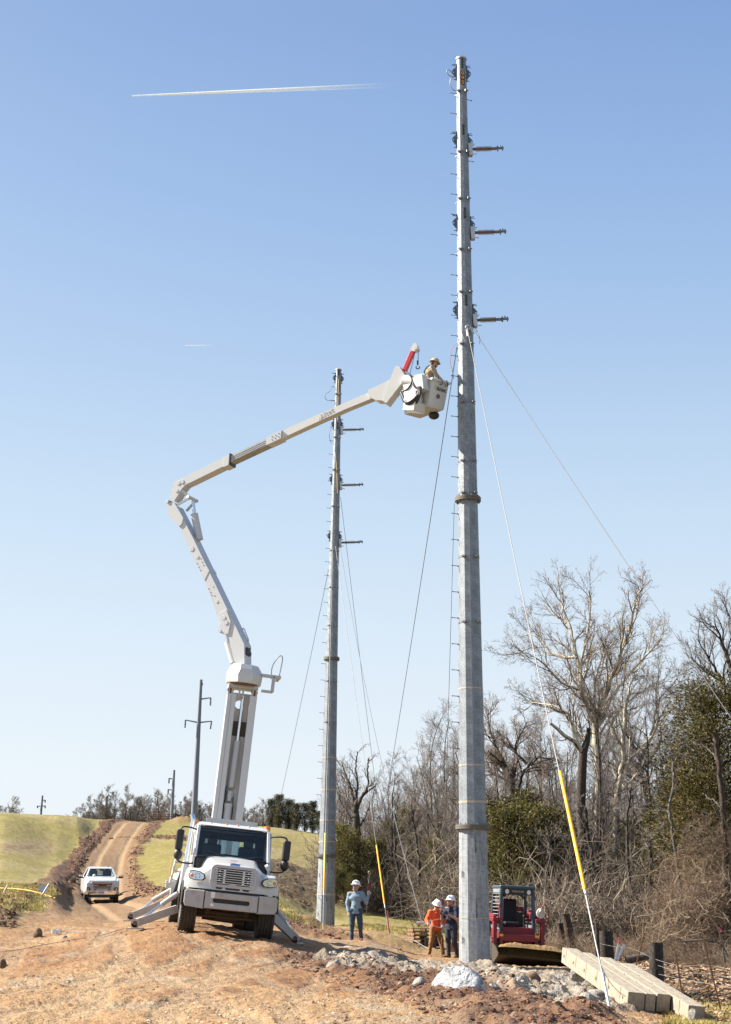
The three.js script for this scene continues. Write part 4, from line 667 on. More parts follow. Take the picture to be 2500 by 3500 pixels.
// cab
{
  const cab = new THREE.Group(); cab.name = 'cab'; truck.add(cab);
  const halfRing = (w, yb, yt, z, r) => { const o = []; const n = 6; o.push(V(-w, yb, z)); for (let k = 0; k <= n; k++) { const a = Math.PI - k / n * Math.PI / 2; o.push(V(-w + r + r * Math.cos(a), yt - r + r * Math.sin(a), z)); } for (let k = 0; k <= n; k++) { const a = Math.PI / 2 - k / n * Math.PI / 2; o.push(V(w - r + r * Math.cos(a), yt - r + r * Math.sin(a), z)); } o.push(V(w, yb, z)); return o.reverse(); };
  part('roof', loft([halfRing(.9, 2.67, 2.7, -.86, .02), halfRing(.93, 2.64, 2.75, -.95, .08), halfRing(.96, 2.62, 2.79, -1.2, .13), halfRing(.97, 2.6, 2.79, -1.6, .13), halfRing(.96, 2.58, 2.74, -1.82, .1)], true, true, .9), M.white, cab);
  for (const s of [-1, 1]) {
    part('windshield_pillar', beam(V(s * .96, 1.86, -.44), V(s * .92, 2.68, -.9), .09, .09, V(0, 0, 1), .02), M.white, cab);
    const door = part('door', (() => { const g = extrude([[-.5, .98], [-1.84, .98], [-1.84, 2.62], [-.98, 2.66], [-.5, 1.9]].map(([z, y]) => [-z, y]), .05, .006, [[[.62, 1.9], [1.05, 2.52], [1.6, 2.5], [1.6, 1.88]]]); g.rotateY(Math.PI / 2); g.translate(s * .985 - .025, 0, 0); return g; })(), M.white, cab);
    part('side_window', (() => { const g = extrude([[.6, 1.87], [1.04, 2.54], [1.62, 2.52], [1.62, 1.86]], .006); g.rotateY(Math.PI / 2); g.translate(s * .985, 0, 0); return g; })(), M.glass, door);
    part('door_handle', box(.03, .03, .16, s * 1.03, 1.6, -1.55, .01), M.black, door);
    part('step', box(.22, .04, .7, s * 1.02, .55, -1.1), M.galvPlain, cab);
  }
  part('back_wall', mv(extrude([[-.97, 1], [.97, 1], [.96, 2.62], [-.96, 2.62]], .05, .006, [[[-.7, 2.02], [.7, 2.02], [.68, 2.4], [-.68, 2.4]]]), 0, 0, -1.86), M.whiteMatt, cab); part('trim_panel', [mv(extrude([[-.93, 1.05], [.93, 1.05], [.92, 2.58], [-.92, 2.58]], .03, 0, [[[-.69, 2.03], [.69, 2.03], [.67, 2.39], [-.67, 2.39]]]), 0, 0, -1.79), box(1.84, .03, .8, 0, 2.585, -1.38)], M.seat, cab);
  part('rear_window', box(1.4, .4, .008, 0, 2.21, -1.85), M.glass, cab);
  part('floor', box(1.9, .06, 1.3, 0, 1.05, -1.18), M.dash, cab);
  part('dashboard', [box(1.86, .3, .42, 0, 1.74, -.72, .06), box(.5, .12, .3, .45, 1.9, -.74, .05)], M.dash, cab);
  for (const x of [.48, -.48]) { const st = part('seat', [box(.52, .16, .5, x, 1.5, -1.35, .05), box(.5, .72, .14, x, 1.9, -1.6, .06), box(.26, .2, .1, x, 2.34, -1.6, .05)], M.seat, cab); if (x < 0) st.name = 'seat'; }
  part('steering_wheel', [mv(rot(new THREE.TorusGeometry(.2, .018, 8, 28), -.9, 0, 0), .48, 1.97, -.98), rod(V(.48, 1.97, -.98), V(.48, 1.8, -.75), .025)], M.black, cab);
  part('paper', [mv(rot(box(.22, .01, .14), .15, .4, 0), .12, 1.905, -.62)], std([.7, .72, .74], .8), cab); part('red_rag', mv(new THREE.SphereGeometry(.07, 10, 6).scale(1.3, .4, 1), -.28, 1.91, -.66), std([.6, .03, .06], .8), cab);
  // windshield, gently bowed
  const W = (x, t) => V(x * lerp(.945, .89, t), lerp(1.9, 2.665, t), lerp(-.47, -.9, t) + .07 * (1 - x * x)), pos = [], idx = [], uv = [];
  for (let j = 0; j <= 8; j++) for (let i = 0; i <= 12; i++) { const p = W(i / 6 - 1, j / 8); pos.push(p.x, p.y, p.z); uv.push(i, j); }
  for (let j = 0; j < 8; j++) for (let i = 0; i < 12; i++) { const a = j * 13 + i; idx.push(a, a + 1, a + 13, a + 1, a + 14, a + 13); }
  const g = new THREE.BufferGeometry(); g.setAttribute('position', new THREE.Float32BufferAttribute(pos, 3)); g.setAttribute('uv', new THREE.Float32BufferAttribute(uv, 2)); g.setIndex(idx); g.computeVertexNormals();
  const ws = part('windshield', g, M.glass, cab);
  const edge = []; for (let k = 0; k <= 10; k++) edge.push(W(k / 5 - 1, 0)); for (let k = 1; k <= 8; k++) edge.push(W(1, k / 8)); for (let k = 1; k <= 10; k++) edge.push(W(1 - k / 5, 1)); for (let k = 1; k < 8; k++) edge.push(W(-1, 1 - k / 8));
  part('gasket', new THREE.TubeGeometry(new THREE.CatmullRomCurve3(edge, true, 'catmullrom', .1), 110, .028, 6, true), M.frit, ws);
  for (const [x, e] of [[-.1, -.62], [.25, .75]]) part('wiper', [tube([W(x, .01).add(V(0, -.02, .04)), W((x + e) / 2, .05).add(V(0, 0, .03)), W(e, .14).add(V(0, 0, .02))], .009, 4), rod(W(e - .35 * Math.sign(e), .05).add(V(0, 0, .025)), W(e + .12 * Math.sign(e), .15).add(V(0, 0, .02)), .01, .01, 4)], M.black, ws);
  for (const x of [-.6, -.2, .1, .4, .78]) part('marker_light', mv(new THREE.SphereGeometry(.035, 10, 6, 0, 6.3, 0, 1.6), x, 2.765 - Math.abs(x) * .03, -1.02), M.amber, cab);
  for (const s of [-1, 1]) {   // mirrors on tubular arms
    const mr = new THREE.Group(); mr.name = 'mirror'; cab.add(mr);
    part('arm', tube([V(s * .98, 2.55, -.72), V(s * 1.2, 2.58, -.6), V(s * 1.36, 2.56, -.55), V(s * 1.41, 2.46, -.55), V(s * 1.41, 1.8, -.52), V(s * 1.36, 1.7, -.52), V(s * 1.1, 1.66, -.5), V(s * .98, 1.68, -.46)], .022, 6, 50), M.black, mr);
    part('housing', box(.2, .52, .16, s * 1.4, 2.24, -.52, .05), M.black, mr); part('convex_housing', mv(new THREE.SphereGeometry(.15, 16, 12).scale(.75, .95, .6), s * 1.39, 1.86, -.5), M.black, mr);
    part('mirror_glass', box(.17, .46, .006, s * 1.4, 2.24, -.605), M.chrome, mr);
  }
}
// gear behind the cab
part('exhaust_stack', [rod(V(-1.13, .95, -1.98), V(-1.05, 2.75, -1.98), .065, .065, 16), tube([V(-1.05, 2.74, -1.98), V(-1.045, 2.85, -1.98), V(-1.1, 2.98, -2.02)], .062, 12, 10)], M.chrome, truck);
part('exhaust_guard', [rod(V(-1.14, .95, -1.98), V(-1.1, 1.75, -1.98), .085, .085, 16)], M.galvPlain, truck);
part('headboard', [box(1.4, .3, .05, .02, 2.82, -2.25), box(.1, 2, .08, -.6, 1.9, -2.25), box(.1, 2, .08, .65, 1.9, -2.25), box(2.1, .06, .08, 0, 2.66, -2.25)], M.whiteMatt, truck);
for (const s of [-1, 1]) { const bl = part('beacon', [mv(new THREE.CylinderGeometry(.08, .085, .12, 16), s * 1.0, 2.83, -2.25)], M.amber, truck); part('beacon_base', mv(new THREE.CylinderGeometry(.09, .09, .05, 16), s * 1.0, 2.745, -2.25), M.galvPlain, bl); }
part('body', [box(2.35, .5, 5.6, 0, 1.15, -4.95, .02), box(.42, .75, 2.2, .98, 1.35, -3.4, .02), box(.3, .6, 1.9, -1.0, 1.3, -4.6, .02), box(2.35, .08, 5.7, 0, 1.44, -4.95), box(1.3, .5, 1.4, 0, 1.7, -6.1, .03)], M.whiteMatt, truck);
part('side_box', [box(.05, 1.0, .9, 1.19, 1.5, -2.5, .01), box(.3, .7, .8, 1.02, 1.45, -2.6, .02)], M.whiteMatt, truck);
part('ladder', [rod(V(-1.42, 1.15, -2.9), V(-1.22, 2.6, -2.9), .035, .035, 8), rod(V(-1.2, 1.0, -2.9), V(-1.03, 2.5, -2.9), .035, .035, 8), ...[0, 1, 2, 3, 4, 5].map(k => rod(V(-1.39 + k * .033, 1.25 + k * .24, -2.9), V(-1.17 + k * .028, 1.22 + k * .24, -2.9), .022, .022, 6))], M.galvPlain, truck);
part('coiled_hose', [tube([V(-1.3, .9, -2.5), V(-1.22, 1.2, -2.5), V(-1.12, 1.6, -2.45), V(-1.1, 1.75, -2.45)], .055, 8), tube([V(-1.2, .85, -2.45), V(-1.15, 1.2, -2.42), V(-1.06, 1.6, -2.42)], .045, 8)], M.black, truck);
part('rope_coil', tube([V(-1.42, 1.9, -2.88), V(-1.46, 1.6, -2.86), V(-1.44, 1.35, -2.86), V(-1.4, 1.34, -2.86), V(-1.38, 1.6, -2.86)], .012, 5), M.rope, truck);
part('control_bracket', [box(.3, .2, .1, -1.38, 1.12, -3.1, .02), rod(V(-1.7, 1.1, -3.05), V(-1.3, 1.18, -3.05), .012), box(.18, .3, .2, -1.28, .9, -3.3, .02)], M.whiteMatt, truck);
M.mastIn = std([.62, .58, .52], .5);
// mast
const mB = tin(at(778, 2800, 47)), mT = tin(at(826, 2378, 47)), MX = (mB.x + mT.x) / 2, MZ = (mB.z + mT.z) / 2, MT = mT.y;
{
  const mast = new THREE.Group(); mast.name = 'mast'; truck.add(mast); mast.position.set(MX, 0, MZ);
  const y0 = 1.4, H = MT - y0, yc = (MT + y0) / 2;
  part('side_channel', [box(.05, H, .6, -.43, yc, -.06), box(.24, H, .05, -.32, yc, .235), box(.05, H, .1, -.21, yc, .19)], M.white, mast); part('side_channel', [box(.05, H, .6, .43, yc, -.06), box(.2, H, .05, .34, yc, .235), box(.05, H, .1, .26, yc, .19)], M.white, mast);
  part('seam', box(.008, H - .1, .006, -.335, yc, .263), M.steel, mast);
  part('back_plate', [box(.84, H - .75, .05, 0, yc - .35, -.06), mv(extrude([[-.42, -.5], [.42, -.5], [.42, .4], [-.42, .4]], .05, 0, [[...Array(14).keys()].map(k => [-.05 + .13 * Math.cos(k / 14 * 6.283), .05 + .13 * Math.sin(k / 14 * 6.283)])]), 0, MT - .32, -.1)], M.mastIn, mast);
  part('inner_plate', box(.5, .45, .02, 0, MT - 1.02, -.02), M.axle, mast);
  part('lower_cylinder', [rod(V(-.02, 1.4, .12), V(-.02, y0 + H * .4, .12), .115, .115, 20), mv(new THREE.CylinderGeometry(.13, .13, .1, 20), -.02, y0 + H * .4, .12), box(.1, .3, .1, -.02, y0 + H * .45, .12)], M.whiteMatt, mast);
  part('upper_cylinder', [rod(V(0, y0 + H * .5, .1), V(.02, y0 + H * .75, .1), .1, .1, 20), mv(new THREE.CylinderGeometry(.11, .11, .08, 20), 0, y0 + H * .5, .02), box(.07, .22, .07, -.06, y0 + H * .46, .05), box(.07, .22, .07, .06, y0 + H * .46, .05)], M.whiteMatt, mast);
  part('cylinder_rod', rod(V(.02, y0 + H * .74, .1), V(.03, MT - .02, .1), .055, .055, 16), M.blueChrome, mast);
  part('hose', [tube([V(-.14, y0 + H * .5, .08), V(-.18, y0 + H * .42, .12), V(-.12, y0 + H * .36, .1), V(-.17, y0 + H * .3, .06)], .018, 6), tube([V(-.1, y0 + H * .48, .1), V(-.15, y0 + H * .4, .14), V(-.08, y0 + H * .33, .1)], .014, 6), tube([V(.1, y0 + H * .45, .08), V(.13, y0 + H * .36, .1), V(.12, y0 + H * .29, .06)], .015, 6)], M.black, mast);
  part('head_plate', [box(.92, .12, .64, 0, MT + .26, -.04, .02), ...[-.38, -.05, .36].map(x => box(.05, .36, .1, x - .05, MT + .08, .2)), ...[-.38, -.05, .36].map(x => box(.05, .36, .1, x + .06, MT + .08, .2))], M.dirty, mast);
  for (const x of [-.38, .36]) part('pin_link', [rod(V(x - .1, MT + .12, .2), V(x + .1, MT + .12, .2), .04, .04, 12), box(.06, .4, .06, x, MT - .02, .2)], M.rust, mast);
  part('guide_block', [mv(rot(new THREE.TorusGeometry(.1, .02, 6, 3), 0, 0, Math.PI / 2), -.15, 1.9, .6), mv(rot(new THREE.TorusGeometry(.1, .02, 6, 3), 0, 0, Math.PI / 2), .36, 1.9, .6)], M.black, mast);
  // turntable
  const oct = (w, d, y, c = .32) => [[-w, -d + c], [-w, d - c], [-w + c, d], [w - c, d], [w, d - c], [w, -d + c], [w - c, -d], [-w + c, -d]].map(([x, z]) => V(x, y, z));
  const tt = part('turntable', loft([oct(.45, .42, MT + .35, .2), oct(.53, .5, MT + .36), oct(.55, .52, MT + .62), oct(.5, .5, MT + .78), oct(.38, .42, MT + .93, .2)], true, true, .3), M.white, mast);
  part('slew_ring', mv(new THREE.CylinderGeometry(.44, .44, .06, 32), 0, MT + .32, 0), M.rust, tt);
  part('step_bracket', [box(.6, .1, .1, .82, MT + .68, .2, .01), box(.1, .5, .1, .9, MT + .45, .2, .01), box(.35, .08, .1, .74, MT + .2, .2, .01), box(.1, .08, .6, 1.05, MT + .66, -.1, .01)], M.whiteMatt, tt);
  part('grab_rail', tube([V(.82, MT + .6, .2), V(.82, MT + 1.0, .2), V(1.0, MT + 1.34, .2), V(1.07, MT + 1.36, .2), V(1.1, MT + 1.3, .2), V(1.06, MT + .65, .2)], .018, 6, 40), M.whiteMatt, tt);
}
// boom, laid out in its own vertical plane
const BZ = px => 47 - (px - 852) * .0034, BYAW = Math.atan(.0034 * 118), BN = V(-Math.sin(BYAW), 0, Math.cos(BYAW)), BE = V(Math.cos(BYAW), 0, Math.sin(BYAW));
const B0 = at(852, 2262, 47), CAMP = V(0, EYE, 0);
function onPlane(px, py) { const d = at(px, py, 10).sub(CAMP), k = B0.clone().sub(CAMP).dot(BN) / d.dot(BN); return CAMP.clone().addScaledVector(d, k); }
function slab(poly, o0, o1, zf = BZ, bev = 0) {   // plate between two offsets along the boom's side normal
  const P = poly.map(([x, y]) => onPlane(x, y)), q = P.map(p => new THREE.Vector2(p.dot(BE), p.y)); let idx = THREE.ShapeUtils.triangulateShape(q, []);
  if (THREE.ShapeUtils.area(q) < 0) idx = idx.map(t => [t[0], t[2], t[1]]); const ccw = THREE.ShapeUtils.area(q) > 0;
  const A = P.map(p => p.clone().addScaledVector(BN, o1)), B = P.map(p => p.clone().addScaledVector(BN, o0)), pos = [], tri = (a, b, c) => pos.push(a.x, a.y, a.z, b.x, b.y, b.z, c.x, c.y, c.z);
  for (const [a, b, c] of THREE.ShapeUtils.triangulateShape(q, [])) { const s = (q[b].x - q[a].x) * (q[c].y - q[a].y) - (q[b].y - q[a].y) * (q[c].x - q[a].x) > 0; const [b2, c2] = s ? [b, c] : [c, b]; tri(A[a], A[b2], A[c2]); tri(B[a], B[c2], B[b2]); }
  for (let i = 0; i < P.length; i++) { const j = (i + 1) % P.length; if (ccw) { tri(B[i], B[j], A[j]); tri(B[i], A[j], A[i]); } else { tri(B[j], B[i], A[i]); tri(B[j], A[i], A[j]); } }
  const g = new THREE.BufferGeometry(); g.setAttribute('position', new THREE.Float32BufferAttribute(pos, 3)); g.computeVertexNormals(); return boxUV(g, 1);
}
const bp = (px, py, o = 0) => onPlane(px, py).addScaledVector(BN, o);
M.boomGrey = std([.52, .525, .54], .4); M.fiber = new THREE.MeshPhysicalMaterial({ color: col(.56, .555, .54), roughness: .35, clearcoat: .3 });
M.worn = std([.55, .53, .5], .5, .05, { map: rep(galvTex, .6, 6) });
{
  const lb = part('lower_boom', slab([[574, 1716], [602, 1727], [660, 1838], [835, 2202], [836, 2272], [806, 2272], [782, 2180], [756, 2150], [752, 2128], [706, 2000], [613, 1802], [574, 1756]], 0, -.5), M.boomGrey, truck, true);
  part('telescoping_sleeve', slab([[690, 1965], [708, 1936], [716, 1950], [700, 1984]], .012, -.512), M.boomGrey, lb, true);
  part('reinforcing_plate', slab([[574, 1718], [597, 1718], [628, 1770], [624, 1790], [614, 1800], [606, 1794], [576, 1760]], .03, -.02), M.boomGrey, lb, true);
  part('reinforcing_plate', slab([[752, 2100], [775, 2084], [790, 2124], [782, 2166], [764, 2168], [749, 2160], [756, 2130]], .03, -.02), M.boomGrey, lb, true);
  for (const [x, y] of [[766, 2112], [774, 2128]]) part('access_cover', rod(bp(x, y, .03), bp(x, y, .045), .07, .07, 18), M.boomGrey, lb, true);
  for (const [x, y, r] of [[656, 1876, .085], [675, 1904, .06], [742, 2056, .05]]) part('access_cover', rod(bp(x, y, 0), bp(x, y, .012), r, r, 6), M.white, lb, true);
  const dots = []; for (const [x, y] of [[674, 1926], [680, 1938], [686, 1949], [686, 1909], [692, 1921], [697, 1932], [714, 2012], [720, 2024], [724, 2034], [730, 2006], [734, 2036]]) dots.push(rod(bp(x, y, 0), bp(x, y, .01), .016, .016, 8)); part('bolts', dots, M.steel, lb, true);
  part('lift_cylinder', [rod(bp(792, 2262, -.18), bp(772, 2192, -.18), .13, .13, 18)], M.boomGrey, lb, true); part('lift_rod', rod(bp(774, 2200, -.18), bp(766, 2164, -.18), .055, .055, 12), M.blueChrome, lb, true);
  part('pivot_pin', rod(bp(574, 1714, .06), bp(574, 1714, -.56), .06, .06, 14), M.galvPlain, lb, true); part('pivot_pin', rod(bp(754, 2158, .05), bp(754, 2158, -.55), .05, .05, 12), M.galvPlain, lb, true);
  part('hydraulic_valve', [beam(bp(833, 2222, -.2), bp(842, 2222, -.2), .2, .2, UPV), beam(bp(832, 2230, -.1), bp(840, 2232, -.35), .08, .12, UPV)], M.darkSteel, lb, true);
  part('hand_rail', tube([bp(806, 2150, -.42), bp(812, 2140, -.42), bp(822, 2160, -.42), bp(830, 2186, -.42), bp(824, 2186, -.42)], .018, 6, 24), M.boomGrey, lb, true);
  part('elbow_cylinder', [rod(bp(668, 1838, -.3), bp(650, 1750, -.3), .12, .12, 18)], M.boomGrey, lb, true); part('elbow_rod', rod(bp(651, 1757, -.3), bp(646, 1706, -.3), .055, .055, 14), M.blueChrome, lb, true);
  part('link_arm', [beam(bp(604, 1724, -.06), bp(644, 1698, -.12), .05, .07), beam(bp(616, 1736, -.44), bp(648, 1704, -.4), .05, .07), beam(bp(614, 1672, -.1), bp(644, 1698, -.14), .05, .1), rod(bp(642, 1697, .0), bp(650, 1701, -.5), .055, .055, 14)], M.boomGrey, lb, true);
  const ub = part('upper_boom', slab([[590, 1648], [784, 1551], [781, 1582], [762, 1592], [652, 1646], [630, 1656], [617, 1672], [593, 1712], [576, 1704]], -.05, -.46), M.boomGrey, truck, true);
  part('boom_collar', slab([[764, 1562], [785, 1549], [782, 1586], [762, 1596]], -.035, -.475), M.boomGrey, ub, true); part('wear_ring', slab([[783, 1549], [787, 1548], [784, 1585], [780, 1587]], -.03, -.48), M.black, ub, true);
  part('middle_section', slab([[786, 1555], [912, 1495], [911, 1519], [785, 1578]], -.08, -.43), M.worn, ub, true); for (let k = 0; k < 3; k++) part('cable_track', slab([[787, 1559 + k * 6.5], [911, 1499.5 + k * 6.5], [911, 1501 + k * 6.5], [787, 1561 + k * 6.5]], -.068, -.08), M.boomGrey, ub, true);
  part('boom_collar', slab([[908, 1493], [960, 1468], [958, 1497], [908, 1520]], -.05, -.46), M.boomGrey, ub, true);
  for (const [x, y] of [[929, 1491], [940, 1486], [951, 1480], [928, 1501], [939, 1496], [950, 1491]]) part('bolt', rod(bp(x, y, -.05), bp(x, y, -.038), .018, .018, 8), M.steel, ub, true);
  part('tip_section', slab([[959, 1470], [1050, 1428], [1180, 1371], [1302, 1318], [1296, 1347], [1180, 1394], [1050, 1453], [957, 1496]], -.1, -.4), M.fiber, ub, true);
  for (const [x, y, r] of [[608, 1650, .07], [621, 1645, .07], [602, 1676, .06]]) part('access_cover', rod(bp(x, y, -.05), bp(x, y, -.035), r, r, 6), M.white, ub, true);
  // lettering on the boom tip
  const lg = text('Altec', .15, .004); const m4 = new THREE.Matrix4().makeBasis(BE.clone().multiplyScalar(.91).add(V(0, .41, 0)).normalize(), V(-.41 * BE.x, .91, -.41 * BE.z).normalize(), BN).setPosition(bp(1113, 1409, -.094)); lg.applyMatrix4(m4); part('boom_lettering', lg, std([.4, .4, .43], .5), ub, true);
  part('boom_emblem', [slab([[1086, 1422], [1094, 1418], [1094, 1420], [1086, 1424]], -.094, -.1), slab([[1086, 1422], [1088, 1421], [1088, 1432], [1086, 1433]], -.094, -.1), slab([[1092, 1419], [1094, 1418], [1094, 1429], [1092, 1430]], -.094, -.1), slab([[1088, 1426], [1092, 1424], [1092, 1426], [1088, 1428]], -.094, -.1)], std([.72, .62, .42], .5), ub, true);
  // knuckle at the tip
  part('tip_housing', slab([[1256, 1332], [1297, 1313], [1332, 1296], [1312, 1368], [1284, 1366], [1259, 1355]], -.04, -.46), M.fiber, ub, true);
  part('knuckle', loft([[1, 0], [.97, .06], [.97, .34], [1, .4]].map(([s, o]) => [[1351, 1251], [1367, 1254], [1385, 1282], [1378, 1302], [1320, 1378], [1308, 1371], [1312, 1348], [1330, 1298]].map(([x, y]) => bp(1340 + (x - 1340) * (1.0 + (s < 1 ? .03 : -.02)), 1315 + (y - 1315) * (1 + (s < 1 ? .03 : -.02)), -o - .02)).reverse()), true, true, .5), M.fiber, ub, true);
  part('knuckle_window', slab([[1378, 1280], [1390, 1292], [1392, 1300], [1380, 1292]], -.12, -.3), M.black, ub, true);
  const jb = part('jib', beam(bp(1374, 1266, -.2), bp(1405, 1194, -.2), .13, .15, BN, .01), std([.5, .02, .035], .4), truck, true);
  part('jib_head', [slab([[1399, 1188], [1410, 1170], [1417, 1168], [1424, 1178], [1421, 1190], [1412, 1197], [1402, 1196]], -.1, -.3), rod(bp(1418, 1186, -.06), bp(1418, 1186, -.34), .06, .06, 14)], M.fiber, jb, true);
  part('winch_line', [rod(bp(1423, 1184, -.2), bp(1422, 1232, -.2), .012, .012, 5), rod(bp(1412, 1196, -.2), bp(1392, 1280, -.2), .01, .01, 5)], M.wireDark, jb, true);
  { const h = bp(1421, 1236, -.2); part('hook', [rod(h.clone().add(V(0, .1, 0)), h.clone().add(V(0, -.05, 0)), .03, .025, 8), mv(rot(new THREE.TorusGeometry(.055, .018, 6, 16, 4.4), 0, 0, 2.4), h.x, h.y - .12, h.z)], M.darkSteel, jb, true); }
  // bucket
  const C = at(1464, 1388, 44.8), ph = .7, RX = V(Math.cos(ph), 0, -Math.sin(ph)), LX = V(-Math.sin(ph), 0, -Math.cos(ph)), tilt = V(.13, 1, .02).normalize();
  const q = (a, b, y, m = 0) => C.clone().addScaledVector(RX, a * .66 + (a ? -m : m) * 0).addScaledVector(LX, b * 1.12).addScaledVector(tilt, y);
  const ringB = (y, k) => [[0, 0], [1, 0], [1, 1], [0, 1]].map(([a, b]) => C.clone().addScaledVector(RX, (a - .5) * .66 * k + .33).addScaledVector(LX, (b - .5) * 1.12 * k + .56).addScaledVector(tilt, y)).reverse();
  const bucket = part('bucket', loft([ringB(0, .96), ringB(.05, 1), ringB(.86, 1.09)], true, false, .3), M.fiber, truck, true);
  part('bucket_liner', loft([ringB(.86, 1.05), ringB(.1, .96)], false, true, .3), M.fiber, bucket, true);
  part('rim', loft([ringB(.84, 1.09), ringB(.84, 1.2), ringB(.9, 1.2), ringB(.9, 1.05), ringB(.84, 1.05)], false, false, .3), M.fiber, bucket, true);
  const face = (a, y, o = 0) => C.clone().addScaledVector(RX, a).addScaledVector(LX, -.035 - o).addScaledVector(tilt, y);
  { const basis = new THREE.Matrix4().makeBasis(RX, tilt, LX.clone().negate()); const put = (g, a, y, o) => { const c = basis.clone().setPosition(face(a, y, o)); return g.applyMatrix4(c); };
    part('bucket_lettering', put(text('Altec', .12, .004), .42, .62, .008), std([.02, .02, .03], .5), bucket, true);
    part('bucket_emblem', [put(box(.1, .015, .004, 0, .055, 0), .2, .64, .008), put(box(.015, .12, .004, -.045, 0, 0), .2, .64, .008), put(box(.015, .12, .004, .045, 0, 0), .2, .64, .008), put(box(.1, .015, .004, 0, 0, 0), .2, .64, .008), put(box(.04, .015, .004, 0, -.055, 0), .2, .64, .008)], std([.62, .38, .06], .5), bucket, true);
    part('round_sticker', [put(new THREE.TorusGeometry(.062, .012, 6, 28), .33, .38, 0), put(new THREE.TorusGeometry(.035, .014, 6, 24), .33, .38, 0)], std([.2, .07, .12], .5), bucket, true); }
  for (const a of [.3, .52]) { const h = face(a, .86, .1); part('bucket_hook', tube([h.clone().add(V(0, .06, 0)), h.clone().add(V(.02, -.02, .02)), h.clone().add(V(.02, -.12, .03)), h.clone().add(V(-.03, -.15, .03)), h.clone().add(V(-.05, -.1, .03))], .014, 5, 16), std([.02, .02, .07], .4), bucket, true); }
  part('bucket_bracket', [beam(bp(1385, 1330, -.1), bp(1460, 1310, .1), .3, .5, UPV, .03), beam(bp(1392, 1370, 0), bp(1438, 1362, .1), .35, .42, UPV, .03), beam(bp(1441, 1320, .12), bp(1441, 1283, .12), .34, .06, BN, .02), rod(bp(1380, 1300, -.1), bp(1415, 1304, -.05), .2, .2, 20), beam(bp(1394, 1388, -.1), bp(1440, 1396, .1), .5, .3, UPV, .02)], M.fiber, bucket, true);
  part('hydraulic_hose', [tube([bp(1388, 1272, .02), bp(1408, 1288, .1), bp(1414, 1304, .12), bp(1400, 1330, .1), bp(1376, 1338, 0)], .035, 8, 30), tube([bp(1415, 1300, .1), bp(1424, 1328, .2), bp(1440, 1336, .2), bp(1446, 1324, .2)], .022, 6, 24)], M.black, bucket, true);
  for (let k = 0; k < 4; k++) part('hydraulic_hose', tube([bp(1370 + k * 2, 1340 + k * 3, -.05 + k * .03), bp(1382 + k * 3, 1370 + k * 2, .06 + k * .03), bp(1400 + k * 2, 1390 - k * 2, .16 + k * .04), bp(1428, 1390 - k * 5, .26 + k * .03), bp(1446 - k, 1364 - k * 3, .32), bp(1450 - k * 3, 1332, .3)], .04, 8, 36), M.black, bucket, true);
  part('tool_pouch', new THREE.SphereGeometry(.17, 16, 12).scale(1, .75, 1).translate(...at(1484, 1420, 45.5).toArray()), M.black, bucket, true);
}
// outriggers
function outrigger(foot, top, cylA, cylB, rodA, z0, z1, w) {
  const o = new THREE.Group(); o.name = 'outrigger'; truck.add(o);
  const Z = px => lerp(z0, z1, clamp((px - foot[0]) / (top[0] - foot[0])));
  const F = p => at(p[0], p[1], Z(p[0]));
  part('leg', [beam(F(foot), F(top), .16, w, UPV, .01), rod(F(foot).add(V(0, 0, -.1)), F(foot).add(V(0, 0, .1)), w * .56, w * .56, 18)], M.dirty, o, true);
  const f = F(foot); part('foot', [mv(box(.42, .035, .4), f.x, f.y - .14, f.z), mv(box(.16, .14, .2), f.x - .02, f.y - .08, f.z)], M.dirty, o, true); part('foot_pin', rod(f.clone().add(V(0, 0, -.12)), f.clone().add(V(0, 0, .13)), .06, .06, 14), M.rust, o, true);
  part('cylinder', rod(F(cylA), F(cylB), .068, .068, 18), M.whiteMatt, o, true); part('cylinder_rod', rod(F(rodA), F(cylA), .034, .034, 14), M.blueChrome, o, true);
}
outrigger([464, 3155], [606, 3106], [552, 3092], [622, 3044], [486, 3140], 41.8, 42.3, .2); outrigger([450, 3130], [560, 3086], [522, 3078], [590, 3038], [470, 3122], 46.8, 47, .19);
outrigger([1010, 3207], [930, 3132], [975, 3146], [930, 3090], [1004, 3190], 42.2, 41.8, .2);

